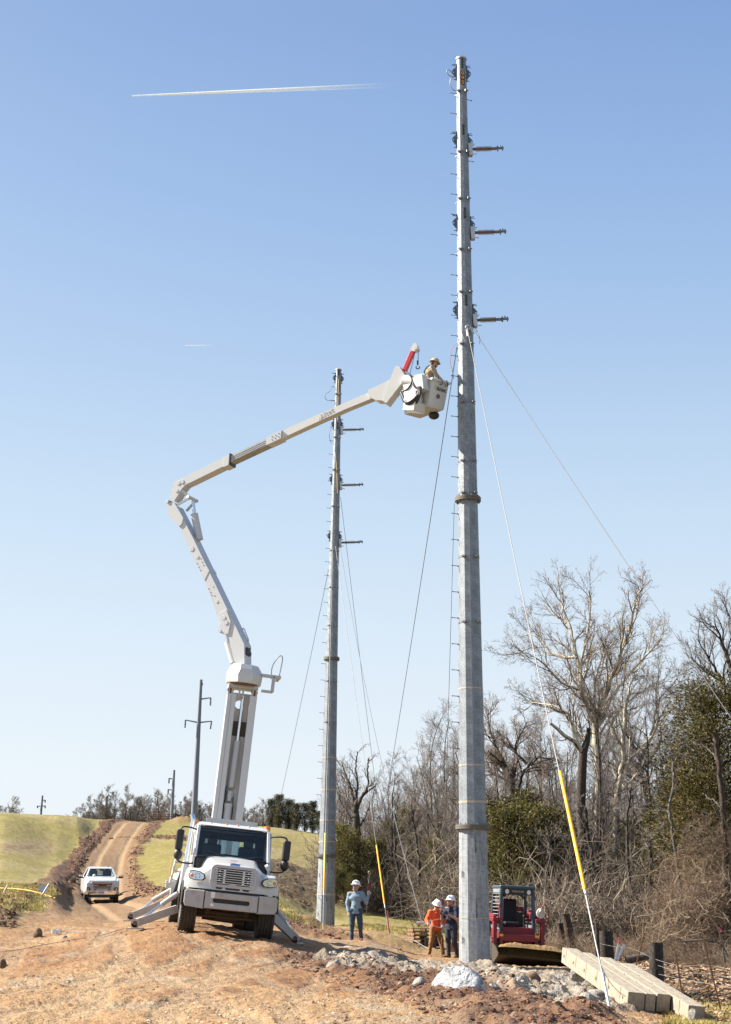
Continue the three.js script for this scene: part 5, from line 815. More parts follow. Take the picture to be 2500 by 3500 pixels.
// ---------------------------------------------------------------- pickup on the track
{
  const pk = thing('pickup_truck', 'white pickup truck facing the camera on the dirt track', 'pickup', onGround(346, 84, .03), .22);
  pk.scale.setScalar(.9); pk.rotation.order = 'YXZ'; pk.rotation.x = .05; pk.updateMatrixWorld(true);
  const rg = (w, yb, yt, z, r = .1) => { const o = [], n = 4; for (const [cx, cy, a0, q] of [[w - r, yt - r, 0, r], [-w + r, yt - r, 1, r], [-w + .05, yb + .05, 2, .05], [w - .05, yb + .05, 3, .05]]) for (let k = 0; k <= n; k++) { const a = (a0 + k / n) * Math.PI / 2; o.push(V(cx + q * Math.cos(a), cy + q * Math.sin(a), z)); } return o; };
  for (const [x, z] of [[-.87, 0], [.87, 0], [-.87, -3.75], [.87, -3.75]]) tyre(pk, x, .41, z, .42, .28, 3);
  part('body', loft([rg(.9, .62, 1.2, .92, .12), rg(1.0, .5, 1.3, .75, .12), rg(1.02, .5, 1.36, .3), rg(1.03, .5, 1.4, -.9), rg(1.03, .5, 1.42, -3), rg(1.03, .55, 1.42, -4.85)].reverse(), true, true, .6), M.white, pk);
  part('hood', loft([rg(.8, 1.2, 1.3, .86, .05), rg(.84, 1.22, 1.38, .6, .08), rg(.88, 1.25, 1.44, -.2, .08), rg(.9, 1.25, 1.47, -.85, .08)].reverse(), true, true, .6), M.white, pk);
  const cab = new THREE.Group(); cab.name = 'cab'; pk.add(cab);
  part('roof', loft([rg(.66, 1.86, 1.92, -1.35, .04), rg(.7, 1.86, 1.97, -1.6, .07), rg(.72, 1.86, 1.98, -2.6, .07), rg(.7, 1.84, 1.94, -3, .06)].reverse(), true, true, .6), M.white, cab);
  for (const s of [-1, 1]) {
    part('pillar', beam(V(s * .9, 1.4, -.72), V(s * .68, 1.9, -1.38), .09, .07), M.white, cab); part('pillar', beam(V(s * .9, 1.4, -3.15), V(s * .69, 1.9, -2.95), .12, .12), M.white, cab); part('pillar', beam(V(s * .95, 1.4, -1.95), V(s * .7, 1.9, -1.95), .07, .1), M.black, cab);
    const g = new THREE.BufferGeometry(); g.setAttribute('position', new THREE.Float32BufferAttribute([s * .93, 1.4, -.8, s * .93, 1.4, -3.1, s * .7, 1.88, -2.95, s * .7, 1.88, -1.4], 3)); g.setIndex([0, 1, 2, 0, 2, 3]); g.computeVertexNormals(); part('side_window', g, M.glass, cab);
    const mr = part('mirror', [box(.26, .2, .14, s * 1.2, 1.46, -.95, .05)], M.black, pk); part('mirror_cap', box(.2, .12, .06, s * 1.2, 1.5, -.87, .03), M.chrome, mr); part('mirror_arm', beam(V(s * .96, 1.36, -.95), V(s * 1.15, 1.42, -.95), .06, .06), M.black, mr);
    const hl = part('headlight', box(.26, .3, .1, s * .78, 1.1, .86, .03), M.lens, pk); part('reflector', [box(.2, .1, .03, s * .78, 1.17, .83), box(.06, .24, .03, s * .7, 1.08, .83)], M.reflector, hl); part('indicator', box(.07, .12, .02, s * .85, 1.06, .88), M.amber, hl);
    const fl = part('fog_light', [extrude([[0, -.16], [.13, -.13], [.13, .14], [-.05, .16], [-.1, 0]].map(([x, y]) => [s * x, y]), .04).translate(s * .78, .76, .9)], M.frit, pk); part('fog_lamp', box(.04, .2, .02, s * .82, .76, .95), M.reflector, fl);
    part('running_board', box(.16, .06, 2.2, s * 1.08, .45, -1.9), M.black, pk);
  }
  const w = new THREE.BufferGeometry(); w.setAttribute('position', new THREE.Float32BufferAttribute([-.88, 1.42, -.7, .88, 1.42, -.7, .67, 1.9, -1.36, -.67, 1.9, -1.36], 3)); w.setIndex([0, 1, 2, 0, 2, 3]); w.computeVertexNormals(); const ws = part('windshield', w, M.glass, cab); part('visor_band', beam(V(-.66, 1.885, -1.34), V(.66, 1.885, -1.34), .03, .05), M.frit, ws);
  part('dashboard', box(1.7, .12, .5, 0, 1.42, -1.1, .04), M.dash, cab); for (const x of [-.42, .42]) part('seat', [box(.5, .6, .14, x, 1.5, -2, .05), box(.24, .18, .1, x, 1.84, -2, .04)], M.seat, cab); part('rear_window', box(1.3, .4, .01, 0, 1.65, -3.04), M.glass, cab); part('rear_frame', [box(1.36, .05, .03, 0, 1.44, -3.06), box(.04, .42, .03, -.22, 1.65, -3.06), box(.04, .42, .03, .22, 1.65, -3.06)], M.black, cab); part('floor', box(1.8, .05, 2.4, 0, 1.2, -2), M.dash, cab);
  part('hard_hat_on_dash', mv(new THREE.SphereGeometry(.12, 14, 8, 0, 6.3, 0, 1.57), -.4, 1.48, -.98), std([.75, .78, .72], .5), cab); part('interior_mirror', box(.2, .07, .03, .02, 1.82, -1.38, .02), M.black, cab);
  const gr = new THREE.Group(); gr.name = 'grille'; pk.add(gr); gr.position.set(0, .99, .93);
  part('surround', extrude([[-.62, .26], [.62, .26], [.66, .16], [.56, -.3], [.36, -.32], [.3, -.26], [-.3, -.26], [-.36, -.32], [-.56, -.3], [-.66, .16]], .06, .015, [[[-.56, .2], [-.58, .12], [-.5, -.24], [-.36, -.26], [-.3, -.2], [.3, -.2], [.36, -.26], [.5, -.24], [.58, .12], [.56, .2]]]), M.galvPlain, gr);
  part('recess', box(1.16, .5, .03, 0, -.02, .0), M.frit, gr);
  for (const y of [.14, -.06, -.16]) part('bar', box(1.06, .022, .03, 0, y, .04, .006), M.chrome, gr); for (const s of [-1, 1]) part('bar', box(.3, .025, .03, s * .4, .04, .04, .006), M.chrome, gr);
  part('lettering', mv(text('GMC', .12, .02).scale(1.35, .8, 1), 0, .05, .05), std([.3, .015, .03], .4), gr);
  part('bumper', [loft([rg(.75, .5, .72, .98, .05), rg(1.0, .5, .72, .86, .05)].reverse(), true, true, .5), mv(rot(box(.36, .2, .1, 0, 0, 0, .03), 0, .5, 0), -.86, .6, .9), mv(rot(box(.36, .2, .1, 0, 0, 0, .03), 0, -.5, 0), .86, .6, .9)], M.chrome, pk);
  part('air_dam', [box(1.3, .2, .1, 0, .42, .9, .03), box(1.7, .14, .3, 0, .4, .6)], M.black, pk);
  const lp = part('license_plate', box(.36, .18, .012, -.04, .62, 1.0), std([.62, .58, .6], .5), pk); part('plate_lettering', mv(text('TR5009', .07, .003), -.04, .62, 1.007), std([.1, .1, .35], .5), lp);
  part('antenna_fin', mv(new THREE.ConeGeometry(.05, .1, 4), .45, 2.01, -1.8), M.black, pk);
  // trailer behind it, mostly hidden
  const tr = thing('reel_trailer', 'trailer behind the pickup, one tall wheel showing at its left', 'trailer', onGround(322, 93, 0), .2);
  tyre(tr, -1.22, .5, 0, .52, .24, 3); tyre(tr, 1.0, .5, 0, .52, .24, 3); part('axle', rod(V(-1.2, .5, 0), V(1, .5, 0), .06), M.axle, tr); part('frame', [box(1.5, .12, 2.6, -.1, .8, -.2), beam(V(-.1, .8, 1), V(-.1, .7, 3.2), .12, .12)], M.axle, tr);
}
// ---------------------------------------------------------------- track loader behind the near pole
{
  const ld = thing('track_loader', 'red compact track loader with dark cab, its bucket full of sand', 'loader', onGround(1750, 48.6, .04), .12);
  ld.scale.set(.92, 1.08, 1); ld.rotation.z = -.05; ld.updateMatrixWorld(true);
  M.ldRed = std([.17, .008, .016], .5); M.ldBlue = std([.035, .06, .085], .45); M.ldGrey = std([.2, .23, .25], .5);
  for (const s of [-1, 1]) { const t = part('track', [box(.34, .62, 2.3, s * .72, .34, -.5, .2)], M.rubber, ld); for (let k = 0; k < 7; k++) part('track_lug', box(.36, .05, .06, s * .72, .08 + k * .09, .655), M.black, t); }
  part('chassis', [box(1.1, .7, 2.2, 0, .6, -.6, .05), box(1.5, .5, .9, 0, 1.1, -1.5, .06)], M.ldRed, ld);
  const cab = new THREE.Group(); cab.name = 'cab'; ld.add(cab);
  for (const s of [-1, 1]) { part('front_post', beam(V(s * .56, .72, .44), V(s * .54, 1.98, .3), .11, .12, V(0, 0, 1), .02), M.ldBlue, cab); part('rear_post', beam(V(s * .56, .9, -.9), V(s * .54, 1.98, -.8), .08, .1, V(0, 0, 1)), M.ldBlue, cab);
    part('side_frame', [beam(V(s * .56, .95, .4), V(s * .56, .95, -.85), .06, .16), beam(V(s * .55, 1.94, .3), V(s * .55, 1.94, -.8), .06, .1)], M.ldGrey, cab); for (let k = 0; k < 9; k++) part('guard_bar', rod(V(s * .565, 1.1 + k * .095, .36), V(s * .565, 1.1 + k * .095, -.8), .009, .009, 5), M.galvPlain, cab); }
  part('roof', [box(1.2, .1, 1.3, 0, 2.04, -.25, .04), box(1.16, .2, .1, 0, 1.93, .34, .03)], M.ldBlue, cab); part('visor', box(1.0, .17, .02, 0, 1.92, .4), M.black, cab);
  for (const s of [-1, 1]) part('work_light', mv(rot(new THREE.CylinderGeometry(.065, .055, .03, 18), Math.PI / 2, 0, 0), s * .37, 1.92, .415), std([.75, .68, .6], .3), cab);
  part('lettering', mv(text('TAKEUCHI', .052, .004).scale(1.15, 1, 1), .0, 1.93, .412), std([.4, .36, .25], .5), cab);
  part('sill', [box(1.1, .16, .14, 0, .76, .42, .03)], M.ldBlue, cab);
  part('seat', [box(.5, .75, .14, -.08, 1.35, -.45, .06), box(.5, .14, .5, -.08, 1.02, -.2, .05)], std([.012, .013, .02], .8), cab); part('control_stick', [rod(V(.3, .95, .1), V(.3, 1.25, .12), .025), rod(V(-.42, .95, .1), V(-.42, 1.22, .12), .025), new THREE.SphereGeometry(.045, 10, 8).translate(.3, 1.26, .12)], M.black, cab); part('roll_bar', tube([V(-.5, 1.7, -.3), V(-.2, 1.86, -.3), V(.2, 1.86, -.3), V(.44, 1.7, -.3), V(.46, 1.2, -.3)], .03, 6), M.black, cab); part('rear_bar', box(1.0, .14, .05, 0, 1.45, -.86), M.ldRed, cab); part('floor_pan', box(1.05, .06, 1.1, 0, .72, -.1), M.black, cab); part('back_panel', box(1.05, .5, .04, 0, 1.12, -.84), M.black, cab);
  for (const s of [-1, 1]) {
    const a = part('lift_arm', [box(.13, .95, .2, s * .8, .72, .62, .02), box(.1, .62, .16, s * .6, .5, .66, .02), beam(V(s * .8, 1.15, .6), V(s * .82, 1.3, -1.3), .12, .2, UPV, .02), box(.34, .1, .2, s * .72, 1.15, .64, .02), box(.12, .7, .3, s * .82, 1.1, -1.3, .02)], M.ldRed, ld);
    part('hand_guard', s < 0 ? tube([V(-.72, 1.2, .76), V(-.7, 1.5, .76), V(-.66, 1.6, .76), V(-.62, 1.5, .76), V(-.6, 1.0, .76)], .022, 6) : tube([V(.74, 1.5, .7), V(.84, 1.62, .72), V(.96, 1.45, .74), V(.96, 1.1, .74), V(.86, 1.02, .74)], .02, 6), M.ldRed, a);
    part('warning_sticker', box(.12, .065, .004, s * .6, .72, .765), std([.75, .45, .02], .5), a);
  }
  part('hose_block', [new THREE.TorusGeometry(.12, .03, 8, 16).translate(.72, 1.36, .7), box(.16, .2, .1, .74, 1.34, .66, .03), new THREE.SphereGeometry(.05, 8, 6).translate(.7, 1.42, .76)], std([.55, .5, .45], .5), ld);
  part('cross_plate', [box(1.2, .2, .07, 0, .66, .7, .02), box(.9, .16, .05, 0, .42, .66)], M.ldRed, ld);
  const bk = new THREE.Group(); bk.name = 'bucket'; ld.add(bk); bk.position.set(.24, .06, 1.3); bk.rotation.set(-.3, 0, -.04);
  const prof = [[-.45, .52], [-.45, .1], [-.3, -.06], [.45, -.06], [.5, -.02], [-.27, 0], [-.4, .12], [-.4, .52]];
  part('shell', (() => { const g = extrude(prof, 2.3, 0); g.rotateY(-Math.PI / 2); g.translate(1.15, 0, 0); return g; })(), std([.06, .045, .03], .7, .3), bk);
  for (const s of [-1, 1]) part('side_plate', (() => { const g = extrude([[-.45, .5], [-.45, .1], [-.3, -.06], [.45, -.06], [.48, 0], [.1, .3], [-.3, .5]], .03, 0); g.rotateY(-Math.PI / 2); g.translate(s * 1.15 + .015, 0, 0); return g; })(), std([.06, .045, .03], .7, .3), bk);
  const hp = new THREE.PlaneGeometry(2.22, .84, 70, 26); hp.rotateX(-Math.PI / 2); const q = hp.attributes.position; for (let i = 0; i < q.count; i++) { const x = q.getX(i), z = q.getZ(i), e = Math.pow(clamp((1 - (x / 1.14) ** 6)), .5) * clamp(1 - ((z) / .44) ** 4); q.setY(i, e * (.24 + .12 * (fbm(x * 2, z * 3 + 7, 3) - .5) + .07 * (fbm(x * 14, z * 14, 2) - .5)) + .14 + z * .1); } hp.computeVertexNormals();
  part('sand_load', hp, std([.3, .185, .075], .95, 0, { map: rep(soilTex, 3, 2) }), bk);
}

// ---------------------------------------------------------------- people: smooth skins over posed joints
function capsule(p, b) { const [ax, ay, az, r0, bx, by, bz, r1] = b, dx = bx - ax, dy = by - ay, dz = bz - az, t = clamp(((p.x - ax) * dx + (p.y - ay) * dy + (p.z - az) * dz) / (dx * dx + dy * dy + dz * dz + 1e-9)); return Math.hypot(p.x - ax - t * dx, p.y - ay - t * dy, p.z - az - t * dz) - lerp(r0, r1, t); }
function skin(bones, cell, k = .03, cut) {
  const lo = V(1e9, 1e9, 1e9), hi = V(-1e9, -1e9, -1e9);
  for (const b of bones) for (const o of [0, 4]) { const r = b[o + 3] + cell * 2.5 + k * .4; lo.min(V(b[o] - r, b[o + 1] - r, b[o + 2] - r)); hi.max(V(b[o] + r, b[o + 1] + r, b[o + 2] + r)); }
  const n = [0, 1, 2].map(i => Math.ceil((hi.getComponent(i) - lo.getComponent(i)) / cell) + 1), F = new Float32Array(n[0] * n[1] * n[2]), p = V(0, 0, 0), id = (x, y, z) => x + n[0] * (y + n[1] * z);
  for (let z = 0; z < n[2]; z++) for (let y = 0; y < n[1]; y++) for (let x = 0; x < n[0]; x++) {
    p.set(lo.x + x * cell, lo.y + y * cell, lo.z + z * cell); let d = 1e3;
    for (const b of bones) { const e = capsule(p, b), h = clamp(.5 + .5 * (d - e) / k); d = lerp(d, e, h) - k * h * (1 - h); }
    if (cut) d = Math.max(d, cut(p)); F[id(x, y, z)] = d;
  }
  const pos = [], map = new Int32Array(F.length).fill(-1), idx = [], E = [[0, 1], [0, 2], [0, 4], [1, 3], [1, 5], [2, 3], [2, 6], [3, 7], [4, 5], [4, 6], [5, 7], [6, 7]];
  for (let z = 0; z < n[2] - 1; z++) for (let y = 0; y < n[1] - 1; y++) for (let x = 0; x < n[0] - 1; x++) {
    const v = []; let m = 0; for (let c = 0; c < 8; c++) { v[c] = F[id(x + (c & 1), y + ((c >> 1) & 1), z + (c >> 2))]; if (v[c] < 0) m |= 1 << c; }
    if (m === 0 || m === 255) continue; let sx = 0, sy = 0, sz = 0, ct = 0;
    for (const [a, b] of E) if ((v[a] < 0) !== (v[b] < 0)) { const t = v[a] / (v[a] - v[b]); sx += lerp(a & 1, b & 1, t); sy += lerp((a >> 1) & 1, (b >> 1) & 1, t); sz += lerp(a >> 2, b >> 2, t); ct++; }
    map[id(x, y, z)] = pos.length / 3; pos.push(lo.x + (x + sx / ct) * cell, lo.y + (y + sy / ct) * cell, lo.z + (z + sz / ct) * cell);
  }
  const quad = (a, b, c, d, f) => { if (a < 0 || b < 0 || c < 0 || d < 0) return; f ? idx.push(a, b, c, a, c, d) : idx.push(a, c, b, a, d, c); };
  for (let z = 1; z < n[2] - 1; z++) for (let y = 1; y < n[1] - 1; y++) for (let x = 1; x < n[0] - 1; x++) {
    const a = F[id(x, y, z)] < 0;
    if (a !== F[id(x + 1, y, z)] < 0) quad(map[id(x, y - 1, z - 1)], map[id(x, y, z - 1)], map[id(x, y, z)], map[id(x, y - 1, z)], a);
    if (a !== F[id(x, y + 1, z)] < 0) quad(map[id(x - 1, y, z - 1)], map[id(x - 1, y, z)], map[id(x, y, z)], map[id(x, y, z - 1)], a);
    if (a !== F[id(x, y, z + 1)] < 0) quad(map[id(x - 1, y - 1, z)], map[id(x, y - 1, z)], map[id(x, y, z)], map[id(x - 1, y, z)], a);
  }
  const g = new THREE.BufferGeometry(); g.setAttribute('position', new THREE.Float32BufferAttribute(pos, 3)); g.setIndex(idx); g.computeVertexNormals(); return g;
}
const B = (a, r0, b, r1) => [a.x, a.y, a.z, r0, b.x, b.y, b.z, r1];
M.skinTone = std([.46, .24, .16], .6); M.hat = std([.78, .78, .76], .35); M.shades = std([.03, .09, .32], .08, .6); M.hair = std([.07, .045, .03], .9); M.boot = std([.17, .09, .05], .85); M.greyHair = std([.3, .27, .25], .9);
function handBones(w, dir, up, side) {   // palm and five bent fingers from wrist w along dir
  const d = dir.clone().normalize(), s = up.clone().cross(d).normalize().multiplyScalar(side), u = d.clone().cross(s).multiplyScalar(side), o = [], P = (a, b, c) => w.clone().addScaledVector(d, a).addScaledVector(s, b).addScaledVector(u, c);
  o.push(B(P(0, 0, 0), .027, P(.05, .012, 0), .024), B(P(.02, -.012, 0), .024, P(.075, -.02, 0), .02), B(P(.03, .012, 0), .022, P(.08, .022, 0), .018));
  [[-.03, .066], [-.011, .078], [.009, .074], [.028, .058]].forEach(([b, L]) => { o.push(B(P(.078, b, 0), .0105, P(.078 + L * .42, b, -.012), .0095), B(P(.078 + L * .42, b, -.012), .0095, P(.078 + L * .6, b, -.04), .0088), B(P(.078 + L * .6, b, -.04), .0088, P(.078 + L * .42, b, -.06), .0078)); });
  o.push(B(P(.02, -.025, -.005), .014, P(.055, -.05, -.025), .011), B(P(.055, -.05, -.025), .011, P(.085, -.05, -.042), .009)); return o;
}
// o: joints in the person's own axes (x to the viewer's right when facing the camera, z forward)
function worker(o) {
  const t = thing('person', o.label, 'person', o.pos, o.turn, 'construction workers'); if (o.lean) t.rotation.z = o.lean; const J = {
    hip: V(0, .95, 0), chest: V(0, 1.3, 0), neck: V(0, 1.47, 0), shL: V(-.19, 1.43, 0), shR: V(.19, 1.43, 0), elL: V(-.27, 1.13, -.02), elR: V(.27, 1.13, -.02), haL: V(-.24, .88, .08), haR: V(.24, .88, .08), hipL: V(-.1, .93, 0), hipR: V(.1, .93, 0), knL: V(-.12, .5, .02), knR: V(.12, .5, .02), ftL: V(-.14, .09, 0), ftR: V(.14, .09, 0), head: V(0, 1.62, .02), ...o.J };
  const hd = J.head, yaw = o.headYaw || 0, nod = o.nod || 0, HR = new THREE.Euler(nod, yaw, 0, 'YXZ'), hp = (x, y, z) => V(x, y, z).applyEuler(HR).add(hd), HB = (a, r, b, s) => B(hp(...a), r, hp(...b), s);
  const torso = [B(V(J.hip.x - .07, J.hip.y, J.hip.z), .112, V(J.hip.x + .07, J.hip.y, J.hip.z), .112), B(J.hip, .122, V((J.hip.x + J.chest.x) / 2, 1.1, (J.hip.z + J.chest.z) / 2 + .015), .125), B(J.chest.clone().add(V(-.08, 0, 0)), .125, J.chest.clone().add(V(.08, 0, 0)), .125), B(V((J.hip.x + J.chest.x) / 2, 1.1, .015), .125, J.chest, .128), B(J.chest.clone().add(V(0, .06, 0)), .12, J.neck, .07), B(J.shL, .072, J.shR, .072)];
  const armsU = [B(J.shL, .07, J.elL, .052), B(J.shR, .07, J.elR, .052)], armsF = [B(J.elL, .05, J.haL, .032), B(J.elR, .05, J.haR, .032)];
  const legs = [B(J.hipL, .105, J.knL, .068), B(J.knL, .066, J.ftL.clone().add(V(0, .02, 0)), .045), B(J.hipR, .105, J.knR, .068), B(J.knR, .066, J.ftR.clone().add(V(0, .02, 0)), .045)];
  const head = [HB([0, .05, -.01], .088, [0, .1, -.02], .085), HB([0, -.02, .03], .068, [0, .06, .03], .075), HB([0, -.07, .045], .048, [0, -.075, .06], .038), HB([0, .01, .1], .018, [0, -.02, .115], .017), HB([-.082, .01, 0], .018, [-.085, .04, -.005], .02), HB([.082, .01, 0], .018, [.085, .04, -.005], .02), HB([-.02, -.05, .1], .012, [.02, -.05, .1], .012), B(J.neck, .062, hd.clone().add(V(0, -.05, -.01)), .06)];
  const dirL = o.hdL || J.haL.clone().sub(J.elL), dirR = o.hdR || J.haR.clone().sub(J.elR), upv = V(0, .3, 1);
  const hands = [...handBones(J.haL, dirL, upv, -1), ...handBones(J.haR, dirR, upv, 1)];
  const inner = b => b.map(q => { const c = q.slice(); c[3] *= .86; c[7] *= .86; return c; });
  const body = [skin([...inner(torso), ...inner(armsU), ...armsF, ...inner(legs)], .018, .035), skin(head, .009, .02)]; if (!o.glove) body.push(skin(hands, .006, .01));
  part('body', body, M.skinTone, t);
  if (o.glove) part('gloves', skin(hands.map(q => { const c = q.slice(); c[3] += .004; c[7] += .004; return c; }), .007, .012), o.glove, t);
  const grow = (b, e) => b.map(q => { const c = q.slice(); c[3] += e; c[7] += e; return c; });
  const hem = o.hem ?? .86, sl = o.short ? [...armsU.map(q => { const c = q.slice(); for (let i = 0; i < 3; i++) c[4 + i] = lerp(c[i], c[4 + i], .78); c[7] += .012; return c; })] : [...armsU, ...armsF.map(q => { const c = q.slice(); for (let i = 0; i < 3; i++) c[4 + i] = lerp(c[i], c[4 + i], .93); c[7] += .006; return c; })];
  const shirtB = [...grow(torso, .014), ...grow(sl, .012), B(V(J.hip.x - .07, hem + .02, J.hip.z), .126, V(J.hip.x + .07, hem + .02, J.hip.z), .126)];
  part('shirt', wrinkle(skin(shirtB, .016, .035, p => Math.max(hem - p.y, p.y - 1.5 - .02 * Math.sin(p.x * 9))), .012), o.shirt, t);
  part('trousers', wrinkle(skin([...grow(legs, .012), B(V(-.06, .95, J.hip.z), .13, V(.06, .95, J.hip.z), .13)], .017, .03, p => Math.max(p.y - 1.0, .07 - p.y)), .016), o.trousers, t);
  for (const [f, s] of [[J.ftL, -1], [J.ftR, 1]]) part('boot', skin([B(f.clone().add(V(0, .06, -.01)), .055, f.clone().add(V(0, -.03, -.03)), .05), B(f.clone().add(V(0, -.045, -.03)), .042, f.clone().add(V(s * .03, -.05, .14)), .04)], .012, .03, p => f.y - .09 - p.y), o.boot || M.boot, t);
  part('hair', skin([HB([0, .06, -.05], .082, [0, .02, -.06], .07)], .012, .02), o.hair || M.hair, t);
  if (o.beard) part('beard', skin([HB([-.05, -.06, .04], .035, [.05, -.06, .04], .035), HB([0, -.085, .06], .035, [0, -.1, .06], .03)], .01, .02), o.beard, t);
  const gl = part('sunglasses', [box(.062, .036, .012, -.036, .028, .098, .005), box(.062, .036, .012, .036, .028, .098, .005), box(.03, .008, .008, 0, .036, .103), box(.006, .008, .1, -.078, .034, .05), box(.006, .008, .1, .078, .034, .05)], M.shades, t); gl.geometry.applyMatrix4(new THREE.Matrix4().makeRotationFromEuler(HR).setPosition(hd));
  const hat = part('hard_hat', [mv(lathe([[.165, .0], [.168, .006], [.125, .02], [.122, .06], [.105, .11], [.07, .14], [.03, .155], [0, .158]], 32).scale(1, 1, 1.14), 0, 0, 0), box(.02, .012, .2, 0, .152, -.02, .005), mv(lathe([[.118, .0], [.125, .004], [.163, -.004], [.165, .002]], 28).scale(1, 1, 1.14), 0, 0, 0)], o.hatMat || M.hat, t);
  hat.geometry.applyMatrix4(new THREE.Matrix4().makeRotationFromEuler(new THREE.Euler(nod - .08, yaw, 0, 'YXZ')).setPosition(hp(0, .075, -.005)));
  const st = part('hat_sticker', box(.05, .04, .004, 0, .07, .137), M.signBlack, hat); st.geometry.applyMatrix4(new THREE.Matrix4().makeRotationFromEuler(new THREE.Euler(nod - .2, yaw + .5, 0, 'YXZ')).setPosition(hp(0, .075, -.005)));
  if (o.scale) t.scale.setScalar(o.scale);
  return shade(t);
}
function wrinkle(g, a) { const p = g.attributes.position, n = g.attributes.normal; for (let i = 0; i < p.count; i++) { const f = (fbm(p.getX(i) * 9 + p.getZ(i) * 6, p.getY(i) * 14 + p.getX(i) * 5, 3) - .5) * a * 2; p.setXYZ(i, p.getX(i) + n.getX(i) * f, p.getY(i) + n.getY(i) * f, p.getZ(i) + n.getZ(i) * f); } g.computeVertexNormals(); return g; }
const cloth = (c, r = .9) => std(c, r, 0, { map: rep(dataTex(128, (u, v) => clamp(.86 + (tfbm(u, v, 8, 4, 21) - .5) * .4)), 3) });
const denim = cloth([.035, .06, .1]), navyPants = cloth([.025, .032, .05]), leather = std([.62, .6, .55], .85), blackGlove = std([.015, .015, .018], .8);
const gw = worker({
  label: 'worker in blue grey long sleeved shirt and jeans, holding up a hoist handle', pos: at(1217, 3218, 50), turn: -.12, shirt: cloth([.2, .28, .36]), trousers: denim, glove: leather, beard: M.greyHair, hair: M.greyHair, headYaw: -.55, nod: -.1, hem: .82, scale: 1.01,
  J: { elL: V(-.27, 1.13, 0), haL: V(-.22, .88, .07), elR: V(.33, 1.17, .02), haR: V(.41, 1.38, .12), ftL: V(-.13, .09, 0), ftR: V(.17, .09, .02), knL: V(-.12, .5, .03), knR: V(.14, .5, .03) }, hdL: V(.3, -1, .2), hdR: V(.05, 1, .1),
});
gw.position.y = ground(gw.position.x, -gw.position.z) - .015;
const ow = worker({
  label: 'worker in orange long sleeved shirt and tan trousers, looking down at a chain', pos: at(1490, 3262, 50), turn: .55, shirt: cloth([.82, .105, .028]), trousers: cloth([.27, .13, .045]), glove: leather, headYaw: .2, nod: .5, hem: .84, scale: .97,
  J: { head: V(0, 1.59, .07), chest: V(0, 1.28, .03), elL: V(-.36, 1.16, .02), haL: V(-.48, 1.06, .27), elR: V(.3, 1.1, .1), haR: V(.12, .98, .3), ftL: V(-.2, .09, -.08), ftR: V(.24, .09, .08), knL: V(-.16, .5, 0), knR: V(.18, .5, .06) }, hdL: V(-.3, -.1, 1), hdR: V(-.6, -.1, .6),
});
ow.position.y = ground(ow.position.x, -ow.position.z) - .015;
const nw = worker({
  label: 'worker in navy short sleeved shirt and dark jeans, gripping a hoist beside the near pole', pos: at(1545, 3266, 49.5), turn: -.75, shirt: cloth([.016, .022, .05]), trousers: navyPants, glove: blackGlove, short: true, beard: std([.2, .08, .04], .9), hair: std([.2, .09, .05], .9), headYaw: -.3, nod: -.05, hem: .83, scale: 1.03,
  J: { elL: V(-.26, 1.14, .12), haL: V(-.1, 1.3, .36), elR: V(.3, 1.14, .08), haR: V(.1, 1.3, .3), ftL: V(-.1, .09, .03), ftR: V(.15, .09, -.06) }, hdL: V(.3, .5, .6), hdR: V(-.5, .5, .6),
});
nw.position.y = ground(nw.position.x, -nw.position.z) - .015;
const bw = worker({
  label: 'worker in tan shirt and brown hard hat standing in the raised bucket', pos: at(1466, 1400, 45.4), turn: 1.75, shirt: cloth([.3, .235, .16]), trousers: denim, headYaw: .15, nod: .35, hem: .84, scale: .98, beard: M.hair, hatMat: std([.42, .33, .22], .5),
  J: { chest: V(0, 1.28, .06), neck: V(0, 1.45, .12), shL: V(-.19, 1.41, .1), shR: V(.19, 1.41, .1), head: V(0, 1.58, .2), elL: V(-.27, 1.14, .2), elR: V(.28, 1.14, .2), haL: V(-.2, 1.0, .38), haR: V(.2, 1.0, .38) }, hdL: V(.1, -.2, 1), hdR: V(-.1, -.2, 1),
});
bw.position.y = at(1466, 1388, 45.4).y - .16;
part('harness', [tube([V(-.14, 1.5, .02), V(-.12, 1.4, -.1), V(0, 1.2, -.14), V(.12, 1.0, -.13)], .018, 5), tube([V(.14, 1.5, .02), V(.12, 1.4, -.1), V(0, 1.2, -.14), V(-.12, 1.0, -.13)], .018, 5)], std([.02, .07, .035], .8), bw);

// ---------------------------------------------------------------- guy wires and guards
function guy(name, label, a, b, r, mat, sag = 0, group) { const pts = []; for (let k = 0; k <= 10; k++) { const t = k / 10, p = a.clone().lerp(b, t); p.y -= sag * 4 * t * (1 - t); pts.push(p); } const m = part(name, tube(pts, r, 5, 30), mat); return tag(m, label, 'wire', group); }
const lineAt = (a, b, py) => { let lo = 0, hi = 1; for (let k = 0; k < 40; k++) { const m = (lo + hi) / 2, p = a.clone().lerp(b, m), d = p.clone().sub(camera.position), dep = d.y * SP - d.z * CP, y = 1750 - (d.y * CP + d.z * SP) / dep * FOCAL; if (y < py) lo = m; else hi = m; } return a.clone().lerp(b, lo); };
function guard(label, a, b, p0, p1, r, g) { const A = lineAt(a, b, p0), Bq = lineAt(a, b, p1), o = thing('guy_guard', label, 'guy guard', Bq, 0, g); part('sleeve', rod(A, Bq, r, r, 12), M.yellow, o, true); part('clip', [rod(lineAt(a, b, p1), lineAt(a, b, p1 + 14), r * .7, r * .7, 8)], M.galvPlain, o, true); return o; }
const GW = 'guy wires of the poles';
const a1 = nearPole.P(sN(1128), .05, .06), b1 = at(2108, 3560, 25.5);
guy('guy_wire', 'pale guy wire from the near pole to the bottom right through a yellow guard', a1, b1, .011, M.wireM, .12, GW);
